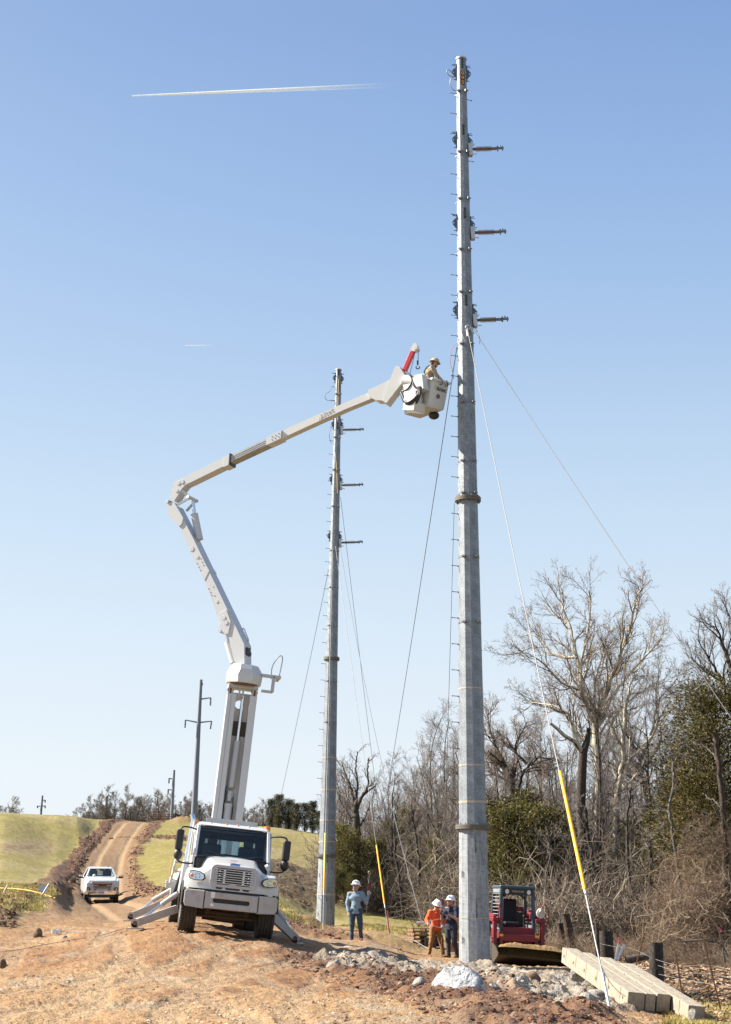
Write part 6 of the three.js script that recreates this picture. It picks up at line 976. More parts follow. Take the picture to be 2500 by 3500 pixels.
guard('bright yellow guy guard hanging diagonally in front of the wood', a1, b1, 2637, 3041, .034, 'yellow guy guards');
{ const o = thing('anchor_rod', 'galvanized anchor rod and turnbuckle rising beside the timber mats', 'anchor rod', lineAt(a1, b1, 3480)); part('turnbuckle', [rod(lineAt(a1, b1, 3330), lineAt(a1, b1, 3352), .045, .03, 10)], M.galvPlain, o, true); part('rod', rod(lineAt(a1, b1, 3345), b1, .024, .024, 10), M.galvPlain, o, true); part('wire_tail', tube([lineAt(a1, b1, 3300), at(2092, 3365, 28), at(2115, 3390, 28), at(2140, 3406, 28.2)], .006, 5), M.wireM, o, true); part('preformed_grip', rod(lineAt(a1, b1, 3060), lineAt(a1, b1, 3330), .014, .014, 6), M.wireM, o, true); }
guy('guy_wire', 'pale guy wire running from the near pole out past the right edge', nearPole.P(sN(1128), .7, .06), at(3060, 3260, 47), .011, M.wireBright, .25, GW);
guy('guy_wire', 'thin dark guy wire slanting left from the near pole into the wood', nearPole.P(sN(1190), -1.4, .03), at(1322, 2720, 98), .014, M.wireDark, .2, GW);
guy('hoist_rope', 'thin rope hanging down the near pole to the two workers', nearPole.P(sN(1722), -1.5, .12), at(1515, 3066, 49.5), .008, M.wireDark, 0, GW);
{ const w = (n, l, pts, r, m) => tag(part(n, tube(pts, r, 5, 40), m), l, 'cable', 'loose cable ends on the poles');
  w('cable_loop', 'coiled cable loop sticking out near the top of the near pole', [nearPole.P(sN(262), -1.57, .05), at(1535, 258, 45), at(1528, 244, 45), at(1534, 238, 45), at(1546, 250, 45), at(1552, 262, 45), at(1542, 270, 45), at(1540, 290, 45), at(1548, 306, 45), nearPole.P(sN(312), -1.57, .02)], .016, M.wireM);
  w('cable_loop', 'reddish slack cable beside the raised bucket on the near pole', [nearPole.P(sN(1172), -1.57, .02), at(1548, 1185, 45), at(1540, 1205, 45), at(1540, 1240, 45), at(1548, 1270, 45), at(1551, 1295, 45)], .01, std([.4, .2, .24], .6));
  w('cable_loop', 'slack grounding cable left of the guy attachment on the near pole', [nearPole.P(sN(1100), -.5, .03), at(1578, 1130, 44.6), at(1590, 1165, 44.5), at(1602, 1177, 44.5)], .012, M.wireM);
  w('cable_loop', 'slack grounding cable right of the guy attachment on the near pole', [nearPole.P(sN(1112), 1.2, .03), at(1632, 1135, 44.6), at(1640, 1155, 44.5), at(1640, 1176, 44.5)], .012, M.wireDark);
  w('cable_loop', 'long slack cable drooping from the top of the second pole', [farPole.P(sF(1300), -1.57, .02), at(1130, 1335, 76), at(1112, 1350, 76), at(1116, 1366, 76), at(1146, 1371, 76)], .014, M.wireDark);
  w('cable_loop', 'cable loop beside the upper insulator of the second pole', [farPole.P(sF(1452), -1.57, .1), at(1130, 1470, 76), at(1126, 1490, 76), at(1133, 1515, 76)], .014, M.wireDark);
  w('cable_loop', 'brown rope lashed down the front of the second pole', [farPole.P(sF(1300), .1, .03), farPole.P(sF(1370), .05, .04), farPole.P(sF(1440), .1, .03)], .022, M.rope);
  w('cable_loop', 'tan rope tied round the upper shaft of the second pole', [farPole.P(sF(1552), -.3, .03), farPole.P(sF(1610), .1, .05), farPole.P(sF(1690), .4, .03)], .022, M.rope);
  w('cable_tail', 'white cable tail curling at the foot of the second pole', [at(1104, 3110, 71), at(1108, 3140, 71), at(1122, 3158, 71), at(1146, 3164, 71), at(1162, 3161, 71)], .012, M.wireM);
  w('cable_tail', 'pale cable drooping from the strap of the second pole to the left', [farPole.P(sF(3060), -1.3, .02), at(1082, 3110, 74), at(1062, 3140, 74), at(1030, 3158, 73), at(1005, 3162, 73)], .012, M.wireM); }
{ const o = thing('cable_clamp', 'bright metal clamp cluster where the guys meet the near pole', 'clamp', a1); part('clamp', [rod(a1, a1.clone().add(V(.02, -.35, .06)), .05, .03, 8), rod(a1.clone().add(V(.1, -.02, 0)), a1.clone().add(V(.2, -.25, .05)), .04, .03, 8), mv(new THREE.TorusGeometry(.07, .02, 6, 14), a1.x + .03, a1.y - .05, a1.z + .05)], M.galvPlain, o, true); }
const fTop = q => farPole.P(sF(q), .2, .04), g1 = at(1331, 3205, 66), g2 = at(1104, 3186, 62);
guy('guy_wire', 'thin guy wire from the second pole to the leaning yellow guard', fTop(1872), g1, .011, M.wireM, .1, GW); guard('yellow guy guard leaning between the two poles above the red stake', fTop(1872), g1, 2889, 3089, .038, 'yellow guy guards');
guy('guy_wire', 'guy wire running down in front of the second pole', farPole.P(sF(1880), -.3, .04), g2, .011, M.wireM, .02, GW); guard('yellow guy guard in front of the second pole', farPole.P(sF(1880), -.3, .04), g2, 2849, 3046, .04, 'yellow guy guards');
guy('guy_wire', 'thin guy wire slanting left from the second pole to the hillside', farPole.P(sF(1950), -1.5, .02), at(946, 2790, 118), .013, M.wireDark, .15, GW);
guy('guy_wire', 'thin grey wire falling from the second pole beside its yellow guard', farPole.P(sF(1700), 1.3, .05), at(1338, 3122, 86), .011, M.wireDark, .1, GW);
guy('guy_wire', 'slack blue grey wire from the second pole to the worker in orange', farPole.P(sF(1860), 1.2, .05), at(1440, 3140, 52), .011, M.wireDark, 1.1, GW);
tag(part('ground_cable', tube([onGround(1345, 62, .03), onGround(1375, 58, .05), onGround(1415, 54, .12), onGround(1462, 52.5, .04)], .012, 5), M.wireM), 'pale cable lying on the soil left of the worker in orange', 'cable');
{ const o = thing('marker_stake', 'fluorescent pink marker stake at the foot of the leaning yellow guard', 'stake', at(1332, 3202, 64)); part('post', beam(at(1333, 3206, 64), at(1324, 3112, 64), .05, .03, V(0, 0, 1)), M.pink, o, true); }
// ---------------------------------------------------------------- chain hoists the crew works with
function hoist(label, top, bot, hx) { const o = thing('chain_hoist', label, 'hoist', bot); const mid = top.clone().lerp(bot, hx); const links = []; const L = top.distanceTo(bot), n = Math.round(L / .07); for (let k = 0; k < n; k++) { const p = top.clone().lerp(bot, (k + .5) / n), g = new THREE.TorusGeometry(.022, .007, 4, 8); g.scale(.7, 1.5, 1); if (k % 2) g.rotateY(Math.PI / 2); links.push(mv(g, p.x, p.y, p.z)); } part('chain', links, M.steel, o, true); part('gear_case', [mv(rot(new THREE.CylinderGeometry(.05, .05, .1, 16), Math.PI / 2, 0, 0), mid.x, mid.y, mid.z), mv(box(.06, .2, .06), mid.x, mid.y, mid.z)], std([.22, .02, .03], .5), o, true); part('hook', mv(rot(new THREE.TorusGeometry(.04, .012, 6, 14, 4.5), 0, 0, 1.5), top.x, top.y + .02, top.z), std([.5, .42, .2], .5), o, true); return o; }
const h1 = hoist('red chain hoist hanging beside the raised glove of the worker in grey', at(1264, 2984, 49.8), at(1253, 3130, 49.8), .32); part('lever', beam(at(1258, 3032, 49.8), at(1265, 3060, 49.8), .03, .03), std([.3, .12, .1], .5), h1, true);
hoist('red chain hoist held between the workers in orange and navy', at(1515, 3040, 49.4), at(1509, 3262, 49.4), .2);
tag(part('cable_grip', [rod(at(1426, 3155, 49.3), at(1450, 3154, 49.3), .05, .03, 8), rod(at(1448, 3152, 49.3), at(1508, 3140, 49.4), .008, .008, 5), rod(at(1450, 3158, 49.3), at(1510, 3172, 49.4), .01, .01, 5)], M.galvPlain), 'silver cable grip in the left glove of the worker in orange', 'tool');
// ---------------------------------------------------------------- timber mats
const woodTex = dataTex(512, (u, v) => { const g = tfbm(u, v * .12, 48, 3, 6), s = tfbm(u, v, 7, 4, 8), k = tnoise(u, v * .3, 90, 3), st = sstep(.62, .8, tfbm(u, v * .25, 12, 4, 44)); const q = .86 + (g - .5) * .3 + (k - .5) * .14 - s * .12; return [q * (1 - .45 * st), q * .97 * (1 - .52 * st), q * .92 * (1 - .58 * st)]; });
M.timber = std([.47, .425, .36], .9, 0, { map: rep(woodTex, 1.1), bumpMap: rep(woodTex, 1.1), bumpScale: .01 }); M.cutEnd = std([.52, .42, .3], .9, 0, { map: rep(woodTex, 2, 2) });
{
  const N0 = at(2177, 3392, 31), F0 = at(1948, 3240, 36.4), ax = F0.clone().sub(N0).normalize(), side = ax.clone().cross(UPV).normalize().add(V(0, -.1, 0)).normalize(), up = side.clone().cross(ax).normalize();
  [[0, 0, .34, 'timber mat beam with bolt holes, nearest the grey rubble'], [.365, .03, .2, 'narrow timber beam second from the rubble side'], [.62, .12, .27, 'timber beam whose end is set back, third from the rubble side'], [.93, -.85, .33, 'timber beam sticking out nearest the camera on the fence side']].forEach(([o, back, w, label], i) => {
    const s = N0.clone().addScaledVector(side, o + (i ? 0 : 0) + w / 2 - .17).addScaledVector(ax, back).addScaledVector(up, -.17), e = F0.clone().addScaledVector(side, o + w / 2 - .17).addScaledVector(ax, [0, -.45, -.95, -1.5][i]).addScaledVector(up, -.17);
    const t = thing('timber_beam', label, 'timber', s, 0, 'timber mats'), g = beam(s, e, w, .34 - (i % 2) * .012, up, .012); part('beam', g, M.timber, t, true);
    if (i === 0) for (const f of [.06, .25, .44, .62, .8, .96]) { const c = s.clone().lerp(e, f).addScaledVector(side, -w / 2 - .002); part('bolt_hole', rod(c, c.clone().addScaledVector(side, .012), .035, .035, 12), M.black, t, true); }
  });
}
// ---------------------------------------------------------------- stumps, posts, fence
function stump(name, label, px, pyT, pyB, z, r, lean = 0, mat = BK.dark, cut = [.5, .38, .24], cat = 'stump') {
  const b = at(px, pyB, z), tp = at(px + lean, pyT, z), t = thing(name, label, cat, b), S = new Sticks(); S.limb([b.clone().add(V(0, -.3, 0)), b.clone().lerp(tp, .25), b.clone().lerp(tp, .6), tp].map(p => p.sub(b)), r * 1.2, r, 14);
  const g = S.build(), p = g.attributes.position, n = g.attributes.normal; for (let i = 0; i < p.count; i++) { const f = (hash2(i % 14, 3) - .5) * r * .2; p.setXYZ(i, p.getX(i) + n.getX(i) * f, p.getY(i), p.getZ(i) + n.getZ(i) * f); } g.computeVertexNormals(); part('trunk', g, mat, t);
  const d = tp.clone().sub(b), q = d.clone().normalize(); part('cut_face', rod(d.clone().addScaledVector(q, -.03), d.clone().addScaledVector(q, .012), r * .97, r * .95, 14), std(cut, .9, 0, { map: rep(woodTex, 1, 1) }), t); return t;
}
stump('fence_post', 'thick bark covered post with wire stapled to it, beside the timber mats', 2244, 3222, 3368, 37, .15, -2, BK.dark, [.4, .38, .34], 'post');
stump('tree_stump', 'tall cut stump behind the white survey stakes', 2072, 3182, 3268, 50, .2, -1); stump('tree_stump', 'freshly cut leaning log with pale top right of the loader', 1955, 3124, 3236, 52, .13, -22, BK.brown, [.55, .34, .16]); stump('tree_stump', 'short split stump with bright cut left of the leaning log', 1930, 3156, 3240, 52.5, .13, -16, BK.brown, [.6, .42, .22]); stump('tree_stump', 'slim cut stump immediately right of the loader', 1862, 3165, 3236, 56, .09, 0, BK.pale, [.6, .52, .38]);
stump('wood_post', 'thin weathered post left of the tall cut stump', 2044, 3154, 3262, 48, .055, -4, BK.brown, [.3, .2, .12], 'post');
function tPost(label, p0, p1, z) { const a = at(...p0, z), b = at(...p1, z), t = thing('steel_post', label, 'post', b, 0, 'rusty fence posts'); part('post', [beam(b.clone().add(V(0, -.2, 0)), a, .035, .012, V(0, 0, 1)), beam(b.clone().add(V(0, -.2, 0)), a, .01, .035, V(0, 0, 1))], M.rust, t, true); return a.clone().lerp(b, .3); }
tPost('rusty steel post leaning right behind the timber mats', [2204, 3188], [2160, 3322], 38); tPost('rusty steel post leaning left next to the brush pile', [2309, 3252], [2334, 3384], 36); tPost('tall rusty steel post nearest the right edge', [2406, 3214], [2468, 3440], 33.5);
{ const W = [[[1990, 3212, 50], [2074, 3230, 49.5], [2180, 3250, 38.2], [2244, 3280, 36.8], [2318, 3300, 36], [2428, 3300, 33.6], [2560, 3330, 32]], [[2250, 3300, 36.8], [2322, 3322, 36], [2436, 3330, 33.6], [2560, 3358, 32]], [[2252, 3330, 36.8], [2326, 3346, 36], [2446, 3366, 33.6], [2560, 3390, 32]]];
  W.forEach((w, i) => tag(part('barbed_wire', tube(w.map(p => at(...p)), .004, 4, 60), M.wireM), ['top strand of barbed wire sagging between the rusty posts', 'middle strand of barbed wire between the bark covered post and the edge', 'lowest strand of barbed wire between the bark covered post and the edge'][i], 'wire', 'barbed wire strands')); }
for (const [p0, p1, lb] of [[[2115, 3227], [2102, 3292], 'upright white survey stake with pink ribbon'], [[2134, 3228], [2106, 3290], 'white survey stake leaning right against the upright one']]) { const t = thing('survey_stake', lb, 'stake', at(...p1, 46)); part('post', beam(at(...p1, 46), at(...p0, 46), .06, .04, V(0, 0, 1)), M.whitePipe, t, true); if (p0[0] < 2120) part('ribbon', tube([at(2115, 3229, 46), at(2118, 3212, 46), at(2116, 3203, 46)], .025, 4), M.pink, t, true); }
tag(part('pink_ribbon', tube([at(2454, 3172, 52), at(2460, 3176, 52), at(2466, 3184, 52)], .035, 4), M.pink), 'pink ribbon tied in the thicket by the right edge', 'ribbon');
{ const t = thing('fallen_log', 'grey fallen log lying behind the rusty leaning post', 'log', at(2180, 3278, 47)); const S = new Sticks(); S.limb([[2140, 3282], [2180, 3274], [2225, 3266]].map(([x, y]) => at(x, y, 47).sub(t.position)), .13, .1, 9); part('trunk', S.build(), BK.grey, t); }
{ const t = thing('branch_pile', 'small pile of cut branches at the foot of a rusty post', 'branches', onGround(2345, 36, 0)); for (let k = 0; k < 22; k++) { const S = new Sticks(), a = rr(0, 6.28), L = rr(.25, .8); S.limb(wander(V(rr(-.5, .5), rr(.0, .2), rr(-.3, .3)), V(Math.cos(a), rr(-.1, .5), Math.sin(a)), L, 3, .25, 0), rr(.012, .035), .008, 5); part('branch', S.build(), k % 3 ? BK.pale : BK.brown, t); } }
{ const t = thing('bent_sapling', 'pale bent sapling arching over the rusty posts', 'branch', at(2410, 3212, 40)); const S = new Sticks(); const P = a => a.map(([x, y]) => at(x, y, 40).sub(t.position)); S.limb(P([[2330, 3218], [2380, 3214], [2425, 3210], [2470, 3230], [2490, 3270]]), .025, .018, 5); S.limb(P([[2478, 3290], [2470, 3230], [2458, 3180], [2440, 3140]]), .03, .012, 5); part('stem', S.build(), BK.pale, t); }
// ---------------------------------------------------------------- rocks
function rock(r, sx, sy, sz, n = 3, rough = .35) { const g = mergeVertices(new THREE.IcosahedronGeometry(1, n).deleteAttribute('uv').deleteAttribute('normal')), p = g.attributes.position, s = rr(0, 99); const cuts = [...Array(7)].map(() => [V(rr(-1, 1), rr(-.6, 1), rr(-1, 1)).normalize(), rr(.62, .95)]); for (let i = 0; i < p.count; i++) { const v = V(p.getX(i), p.getY(i), p.getZ(i)); for (const [c, d] of cuts) { const e = v.dot(c); if (e > d) v.addScaledVector(c, d - e); } v.multiplyScalar(1 + rough * (fbm(v.x * 2.4 + s, v.y * 2.4 + v.z * 2.1, 3) - .5)); p.setXYZ(i, v.x * sx * r, v.y * sy * r, v.z * sz * r); } return boxUV(toCreasedNormals(g, .5)); }
const rockTex = dataTex(256, (u, v) => { const a = tfbm(u, v, 7, 5, 3), b = tnoise(u, v, 60, 8); return clamp(.72 + (a - .5) * .6 + (b > .85 ? .12 : 0)); });
M.limestone = std([.5, .465, .41], .92, 0, { map: rep(rockTex, 1.5), bumpMap: rep(rockTex, 2), bumpScale: .03 }); M.whiteRock = std([.8, .8, .8], .9, 0, { map: rep(rockTex, .9), bumpMap: rep(rockTex, 2.2), bumpScale: .05 }); M.brownRock = std([.3, .2, .12], .95, 0, { map: rep(rockTex, 1.5), bumpMap: rep(rockTex, 2), bumpScale: .03 });
function stone(label, px, py, z, w, h, mat, d = 1, cat = 'rock') { const p = at(px, py, z), g = rock(.5, w, h * 1.6, w * .8 * d); g.rotateY(rr(-.5, .5)); const m = part('rock', g, mat); m.position.copy(p).add(V(0, h * .18, 0)); return tag(m, label, cat, 'rocks on the site'); }
{ const g = rock(.5, .95, .95, .8, 5, .22); g.rotateZ(-.38); const m = part('boulder', g, M.whiteRock); m.position.copy(at(1566, 3396, 27.4)); tag(m, 'big white chalky boulder half buried in red soil below the near pole', 'boulder'); }
stone('flat grey slab of rock on the left of the rubble bank', 1146, 3330, 34.2, .42, .3, M.limestone); stone('grey rock half buried left of the white boulder', 1430, 3374, 30.5, .34, .2, M.limestone); stone('long pale flat stone lying below the worker in grey', 1196, 3247, 45.5, .55, .12, M.whiteRock, .5); stone('brown tinted rock in the rubble right of the near pole', 1820, 3352, 33.5, .38, .2, M.brownRock); stone('grey rounded rock under the brown one in the rubble', 1784, 3380, 31.5, .34, .26, M.limestone); stone('pale slab of rock against the timber mats', 1980, 3336, 35.5, .42, .22, M.limestone); stone('small grey rock right of the white boulder', 1690, 3388, 30, .28, .17, M.limestone); stone('tan rock buried above the white boulder', 1352, 3352, 32.5, .4, .2, M.brownRock); stone('dark clod lying by the left edge of the pad', 10, 3298, 32, .16, .12, M.brownRock); stone('pale angular block at the near end of the timber mats', 2370, 3480, 29.2, .2, .18, M.limestone); stone('wedge of pale rock under the timber mats', 2010, 3432, 29.5, .4, .22, M.limestone); stone('flat pale stone low in the rubble by the mats', 2040, 3405, 31, .4, .15, M.limestone); stone('dark earth clod on the pad in front of the pickup', 131, 3202, 42.5, .3, .24, M.brownRock); stone('tan block of stone beside the silver pulley', 222, 3212, 41, .16, .12, M.limestone);
// loose stones and clods that nobody could count
function scatter(name, label, geo, n, mat, place, colors, cat) { const m = new THREE.InstancedMesh(geo, mat, n); m.name = numbered(name); m.castShadow = m.receiveShadow = true; const o = new THREE.Object3D(); for (let i = 0; i < n; i++) { const [x, z, s, sink] = place(i); o.position.set(x, ground(x, z) - s * (sink ?? .15), -z); o.rotation.set(rr(-.6, .6), rr(0, 6.28), rr(-.6, .6)); o.scale.set(s * rr(.7, 1.4), s * rr(.5, 1), s * rr(.7, 1.3)); o.updateMatrix(); m.setMatrixAt(i, o.matrix); m.setColorAt(i, col(...mixc(colors[Math.floor(rnd() * colors.length)], colors[0], rnd() * .5))); } m.userData.kind = 'stuff'; tag(m, label, cat); scene.add(m); }
const inside = (P, x, z) => polyDist(P, x, z) < .2, pick = (P, a, b, c, d) => { for (;;) { const z = rr(c, d), x = xOf(rr(a, b), z); if (inside(P, x, z)) return [x, z]; } };
const pebble = (() => { const g = rock(.5, 1, .8, 1, 2, .9); g.computeVertexNormals(); return g; })(), white1 = std([1, 1, 1], .95);
scatter('gravel', 'small grey tan gravel strewn over the dirt pad', pebble, 3600, white1, () => { for (;;) { const z = 19 + 30 * Math.pow(rnd(), 1.5), px = rr(-150, 1800), x = xOf(px, z); if (fbm(x * .45 + 9, z * .25, 3) > .5 + .25 * rnd() * rnd()) return [x, z, .015 + .06 * Math.pow(rnd(), 4)]; } }, [[.4, .29, .19], [.44, .38, .3], [.28, .17, .1], [.46, .42, .36]], 'gravel');
scatter('pad_clods', 'scattered brown clods of soil on the dirt pad', pebble, 1500, white1, () => { for (;;) { const z = 19 + 32 * Math.pow(rnd(), 1.3), px = rr(-120, 1500), x = xOf(px, z); if (fbm(x * .5 + 40, z * .3, 3) > .52 + .2 * rnd() * rnd() && ground(x, z) < 2) return [x, z, .02 + .1 * Math.pow(rnd(), 4), .2]; } }, [[.19, .095, .045], [.26, .14, .07], [.13, .065, .035], [.34, .24, .15]], 'soil');
scatter('red_clods', 'crumbly red brown clods of dug earth in the foreground bank', pebble, 9000, white1, () => { const [x, z] = pick(RED, 960, 2120, 18, 40); return [x, z, .015 + .12 * Math.pow(rnd(), 5), .15]; }, [[.125, .057, .03], [.17, .083, .045], [.09, .04, .022], [.22, .14, .09]], 'soil');
scatter('grey_rubble', 'broken grey limestone rubble around the foot of the near pole', pebble, 7500, white1, () => { const [x, z] = pick(GREY, 1060, 2120, 26, 46); return [x, z, .012 + .1 * Math.pow(rnd(), 6), .25]; }, [[.36, .31, .245], [.43, .385, .32], [.27, .205, .145], [.3, .21, .135]], 'rubble');
scatter('spoil_clods', 'dark red brown clods along the edges of the track and bank', pebble, 5200, white1, () => { for (;;) { const far = rnd() < .62, z = far ? rr(62, 165) : rr(43, 66), px = far ? rr(230, 640) : rr(-60, 330), x = xOf(px, z), s = surface(x, z); if (Math.max(s.spoil, s.bank) > .35) return [x, z, (.04 + .17 * Math.pow(rnd(), 3.5)) * (far ? 1.3 : .9), .1]; } }, [[.115, .053, .026], [.17, .083, .042], [.08, .038, .021], [.23, .13, .07]], 'soil');
scatter('back_clods', 'red clods and soil around the outrigger and the second pole', pebble, 900, white1, () => { const [x, z] = pick(REDBACK, 880, 1280, 49, 67); return [x, z, .03 + .13 * Math.pow(rnd(), 4), .1]; }, [[.19, .085, .042], [.26, .13, .07], [.13, .058, .03]], 'soil');
// grass tufts on the near banks and meadow
{ const S = []; for (let k = 0; k < 16; k++) { const a = rr(0, 6.28), r = rr(0, .1), l = rr(.05, .12), x = Math.cos(a) * r, z = Math.sin(a) * r, q = rr(-.06, .06), w = .004; S.push(x - w, 0, z, x + w, 0, z, x + q, l, z + rr(-.06, .06)); } const g = new THREE.BufferGeometry(); g.setAttribute('position', new THREE.Float32BufferAttribute(S, 3)); g.computeVertexNormals();
  const spots = []; while (spots.length < 2200) { const left = rnd() < .75, z = left ? lerp(45, 66, Math.pow(rnd(), 1.6)) : lerp(66, 76, rnd()), px = left ? rr(-80, 330) : rr(930, 1450), x = xOf(px, z), s = surface(x, z); if (s.dirt < .3 && s.spoil < .3 && s.road < .3 && s.litter < .4 && s.debris < .6 && s.sand < .3) spots.push([x, z]); }
  while (spots.length < 2900) { const z = rr(26, 36), px = rr(2260, 2560), x = xOf(px, z); if (fbm(x * 1.2, z * .8, 3) > .52) spots.push([x, z]); }
  const m = new THREE.InstancedMesh(g, std([1, 1, 1], .95, 0, { side: THREE.DoubleSide }), spots.length); m.name = 'grass'; m.userData.kind = 'stuff'; tag(m, 'short yellow green pasture grass on the slopes', 'grass'); m.castShadow = m.receiveShadow = true; const o = new THREE.Object3D(); spots.forEach(([x, z], i) => { o.position.set(x, ground(x, z) - .01, -z); o.rotation.set(0, rr(0, 6.28), 0); const s = rr(.8, 1.6) * (z > 60 ? 1.3 : 1); o.scale.set(s * 1.5, s * .8, s * 1.5); o.updateMatrix(); m.setMatrixAt(i, o.matrix); m.setColorAt(i, col(...mixc([.26, .225, .055], [.44, .35, .14], fbm(x * .5, z * .3, 3) * rr(.5, 1.3)))); }); scene.add(m); }
// leaf litter by the fence
{ const g = new THREE.BufferGeometry(); g.setAttribute('position', new THREE.Float32BufferAttribute([-.05, 0, 0, 0, .012, -.035, .06, .004, 0, -.05, 0, 0, .06, .004, 0, .01, .014, .035], 3)); g.computeVertexNormals(); scatter('leaf_litter', 'brown fallen leaves on the ground along the fence', g, 5200, std([1, 1, 1], .95, 0, { side: THREE.DoubleSide }), () => { for (;;) { const z = lerp(30, 62, rnd()), px = rr(1980, 2560), x = xOf(px, z); if (surface(x, z).dirt < .6) return [x, z, rr(.7, 1.5), -.02]; } }, [[.3, .18, .1], [.38, .25, .15], [.22, .12, .07], [.42, .31, .2]], 'leaves'); }
// ---------------------------------------------------------------- left bank gear
function pipe(label, pts, z, r = .024) { const m = part('guard_pipe', tube(pts.map(([x, y]) => onGround(x, z + y, .07)), r, 8, 30), M.yellow); return tag(m, label, 'pipe', 'yellow guards on the grass'); }
pipe('long yellow guard lying across the grass at the left edge', [[-40, 1.5], [0, 1], [60, .6], [120, 0], [190, -.6]], 59.5); pipe('shorter yellow guard lying over the long one beside the disc', [[92, .3], [118, .8], [148, 1.4], [162, 1.7]], 59.6);
for (const [p0, p1, lb, disc] of [[[11, 3044], [28, 3019], 'short grey anchor rod leaning at the left edge of the grass', 0], [[141, 3056], [169, 3014], 'long grey anchor rod with a round plate on the grass bank', 1]]) { const t = thing('screw_anchor', lb, 'anchor rod', onGround(p0[0], 59, 0), 0, 'anchors on the grass bank'); const o = onGround(p0[0], 59, -.05), e = at(p1[0], p1[1], 59); e.y = o.y + (disc ? .48 : .32); part('rod', rod(o, e, .03, .03, 8), M.galvPlain, t, true); if (disc) part('plate', mv(rot(new THREE.CylinderGeometry(.17, .17, .02, 24), 1.3, 0, -.3), ...onGround(147, 59.8, .15).toArray()), M.galvPlain, t, true); }
{ const t = thing('pulley_block', 'silver pulley block with a long rod lying on the dirt', 'pulley', onGround(200, 42.8, .06)); part('sheave', [box(.2, .1, .12, 0, .02, 0, .03), mv(new THREE.CylinderGeometry(.08, .08, .12, 14), -.06, .03, 0), mv(new THREE.CylinderGeometry(.06, .06, .14, 14), .08, .03, .02)], M.strap, t); part('rod', tube([V(.1, .03, 0), V(.5, .02, .02), V(1.5, -.02, .2)], .012, 6), M.galvPlain, t); }
tag(part('ground_cable', tube([onGround(-30, 37.5, .03), onGround(40, 37, .03), onGround(140, 38, .03), onGround(250, 39.3, .03), onGround(340, 41, .03), onGround(430, 43, .03)], .009, 5, 70), std([.2, .17, .15], .7)), 'dark cable lying across the dirt at the left', 'cable');
// ---------------------------------------------------------------- pallets and boxes behind the crew
{ const slat = std([.4, .3, .18], .9, 0, { map: rep(woodTex, 1, 1) }), dark = std([.2, .11, .06], .9); for (let k = 0; k < 5; k++) { const t = thing('pallet', ['lowest wooden pallet in the stack left of the worker in orange', 'second wooden pallet from the ground left of the worker in orange', 'middle wooden pallet of the stack left of the worker in orange', 'fourth wooden pallet of the stack left of the worker in orange', 'topmost wooden pallet of the stack left of the worker in orange'][k], 'pallet', onGround(1446, 57, .02 + k * .13), .2 + rr(-.05, .05), 'stacked pallets'); for (const y of [.01, .115]) for (let i = 0; i < 5; i++) part('board', box(1.0, .02, .12, 0, y, -.4 + i * .2), i % 2 ? slat : dark, t); for (const x of [-.45, 0, .45]) part('stringer', box(.05, .085, .95, x, .062, 0), dark, t); } }
for (const [px, z, w, h, d, lb] of [[1558, 55, .5, .34, .4, 'lower brown carton behind the worker in navy'], [1560, 55.3, .4, .3, .35, 'upper brown carton behind the worker in navy'], [1470, 56.5, .4, .35, .4, 'dark crate between the legs of the worker in orange']]) { const up = lb.startsWith('upper') ? .36 : 0, t = thing('carton', lb, 'box', onGround(px, z, up)); part('box', box(w, h, d, 0, h / 2, 0, .01), std(px === 1470 ? [.04, .045, .05] : [.3, .16, .08], .85), t); part('tape', box(.05, .004, d, 0, h + .003, 0), std([.45, .34, .2], .6), t); }
// ---------------------------------------------------------------- poles on the horizon
function farLinePole(label, base0, top0, z, r0, r1, arms, digits) {
  const b = at(...base0, z), tp = at(...top0, z), t = thing('line_pole', label, 'utility pole', b, 0, 'existing line poles on the hill'); part('shaft', rod(b.clone().add(V(0, -1.5, 0)), tp, r0, r1, 12), M.galvDark, t, true);
  for (const [p0, p1, str] of arms) { const A = at(...p0, z), Bq = at(...p1, z), a = part('cross_arm', beam(A, Bq, .16, .16, UPV, 0, .1, .1), M.galvDark, t, true); if (str) { const n = 6, g = []; for (let k = 0; k < n; k++) { const p = Bq.clone().lerp(at(...str, z), (k + .5) / n); g.push(mv(new THREE.CylinderGeometry(.11, .07, .09, 8), p.x, p.y, p.z)); } part('insulator_string', [rod(Bq, at(...str, z), .03, .03, 5), ...g], M.darkSteel, t, true); } }
  return t;
}
M.galvDark = std([.17, .19, .23], .7, .1);
{ const t = farLinePole('tallest grey line pole on the hill just left of the mast', [662, 2798], [688, 2323], 165, .36, .16, [[[684, 2390], [721, 2385], [720, 2412]], [[679, 2470], [635, 2461], [633, 2488]], [[679, 2470], [724, 2465], [720, 2492]]]); for (let k = 0; k < 22; k++) { const y = 2345 + k * 20, f = (2798 - y) / 475, x = 662 + 26 * f; part('step_bolt', rod(at(x, y, 165), at(x + 6, y, 165), .025, .025, 4), M.darkSteel, t, true); } part('top_hook', rod(at(690, 2328, 165), at(694, 2342, 165), .08, .04, 6), M.darkSteel, t, true); }
farLinePole('line pole on the hill between the track and the tallest hill pole', [586, 2804], [596, 2632], 190, .24, .14, [[[596, 2664], [579, 2660], [578, 2678]], [[594, 2702], [576, 2698], [575, 2716]], [[592, 2742], [577, 2740], 0]]);
farLinePole('small line pole alone on the grassy horizon at the left', [139, 2786], [146, 2719], 230, .2, .14, [[[145, 2735], [155, 2735], [155, 2743]], [[142, 2756], [129, 2755], [129, 2762]], [[142, 2756], [155, 2754], [155, 2762]]]);
farLinePole('plain grey pole on the horizon above the dirt track', [359, 2796], [366, 2720], 215, .24, .16, []);
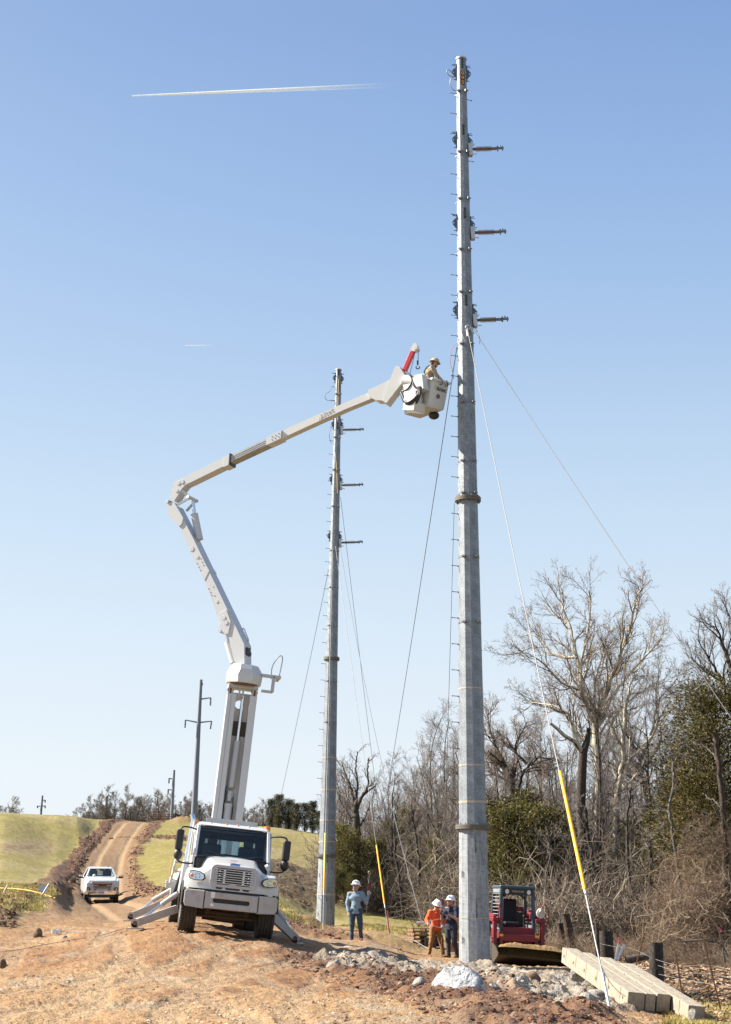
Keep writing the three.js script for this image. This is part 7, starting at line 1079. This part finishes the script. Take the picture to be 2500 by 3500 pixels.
{ const t = thing('pipe_gate', 'thin pipe gate on the hilltop behind the track', 'gate', at(550, 2806, 168)); for (const y of [2782, 2790, 2798]) part('rail', rod(at(506, y, 168), at(594, y + 1, 168), .035, .035, 5), M.rust, t, true); for (const x of [506, 550, 594]) part('upright', rod(at(x, 2808, 168), at(x, 2781, 168), .05, .05, 5), M.rust, t, true); }
for (const [x, y0, y1, lean, lb] of [[447, 2806, 2778, -2, 'leaning fence post left of the hilltop gate'], [600, 2812, 2778, 0, 'dark fence post right of the hilltop gate'], [893, 2850, 2810, 6, 'fence post left of the hillside cedars'], [902, 2850, 2815, 4, 'second fence post left of the hillside cedars']]) { const z = x > 800 ? 150 : 168; const t = thing('fence_post', lb, 'post', at(x, y0, z)); part('post', rod(at(x, y0, z).add(V(0, -.4, 0)), at(x + lean, y1, z), .09, .07, 7), BK.dark, t, true); }
{ const t = thing('fallen_pole', 'log propped slanting against the hilltop fence', 'log', at(620, 2802, 166)); part('trunk', rod(at(602, 2782, 166), at(634, 2802, 166), .11, .09, 7), BK.dark, t, true); }
for (const [x, y, lb] of [[592, 2834, 'pale board left of its twin beside the hilltop sand heap'], [602, 2836, 'pale board right of its twin beside the hilltop sand heap']]) { const t = thing('board', lb, 'board', at(x, y, 155)); part('plank', beam(at(x - 5, y - 5, 158), at(x + 5, y + 5, 152), .3, .12), std([.6, .55, .42], .8), t, true); }
// debris logs on the scraped slope
scatter('slope_debris', 'torn brush and wood chips on the scraped slope behind the truck', new THREE.CylinderGeometry(.1, .2, 2.4, 5).rotateZ(1.5), 900, white1, () => { const [x, z] = pick(DEBRIS, 870, 1200, 82, 113); return [x, z, .04 + .2 * rnd() * rnd(), -.1]; }, [[.16, .1, .06], [.3, .21, .13], [.1, .06, .04]], 'debris');
// ---------------------------------------------------------------- contrails
function contrail(label, p0, p1, z, w0, w1, op) {
  const A = at(...p0, z), Bq = at(...p1, z), n = 60, rings = 10, d = Bq.clone().sub(A), s = pxm(p0[1], z), pos = [], uv = [], idx = [], up = V(0, 1, 0);
  for (let k = 0; k <= n; k++) { const t = k / n, r = lerp(w0, w1, Math.pow(t, .8)) / s / 2; for (let i = 0; i <= rings; i++) { const a = i / rings * 6.2832, c = A.clone().addScaledVector(d, t).add(V(0, Math.sin(a) * r, Math.cos(a) * r)); pos.push(c.x, c.y, c.z); uv.push(t, i / rings); } }
  for (let k = 0; k < n; k++) for (let i = 0; i < rings; i++) { const a = k * (rings + 1) + i; idx.push(a, a + 1, a + rings + 1, a + 1, a + rings + 2, a + rings + 1); }
  const g = new THREE.BufferGeometry(); g.setAttribute('position', new THREE.Float32BufferAttribute(pos, 3)); g.setAttribute('uv', new THREE.Float32BufferAttribute(uv, 2)); g.setIndex(idx); g.computeVertexNormals();
  const S = 512, dt = new Uint8Array(S * 64 * 4); for (let j = 0; j < 64; j++) for (let i = 0; i < S; i++) { const t = i / S, v = clamp(op * (1 - sstep(.25, 1, t)) * (.45 + .9 * fbm(t * 140, j * .35, 3)) * (t < .01 ? t * 100 : 1)) * 255, o = (j * S + i) * 4; dt[o] = dt[o + 1] = dt[o + 2] = v; dt[o + 3] = 255; } const al = new THREE.DataTexture(dt, S, 64); al.magFilter = THREE.LinearFilter; al.needsUpdate = true;
  const m = part('contrail_cloud', g, std([.95, .95, .95], 1, 0, { alphaMap: al, transparent: true })); m.castShadow = false; return tag(m, label, 'contrail');
}
contrail('long white aircraft contrail fading across the upper sky', [447, 328], [1405, 288], 6000, 4, 17, .75); contrail('short faint contrail at the middle of the sky', [632, 1181], [742, 1180], 7000, 2, 3, .6);

scene.updateMatrixWorld(true);
renderer.render(scene, camera);
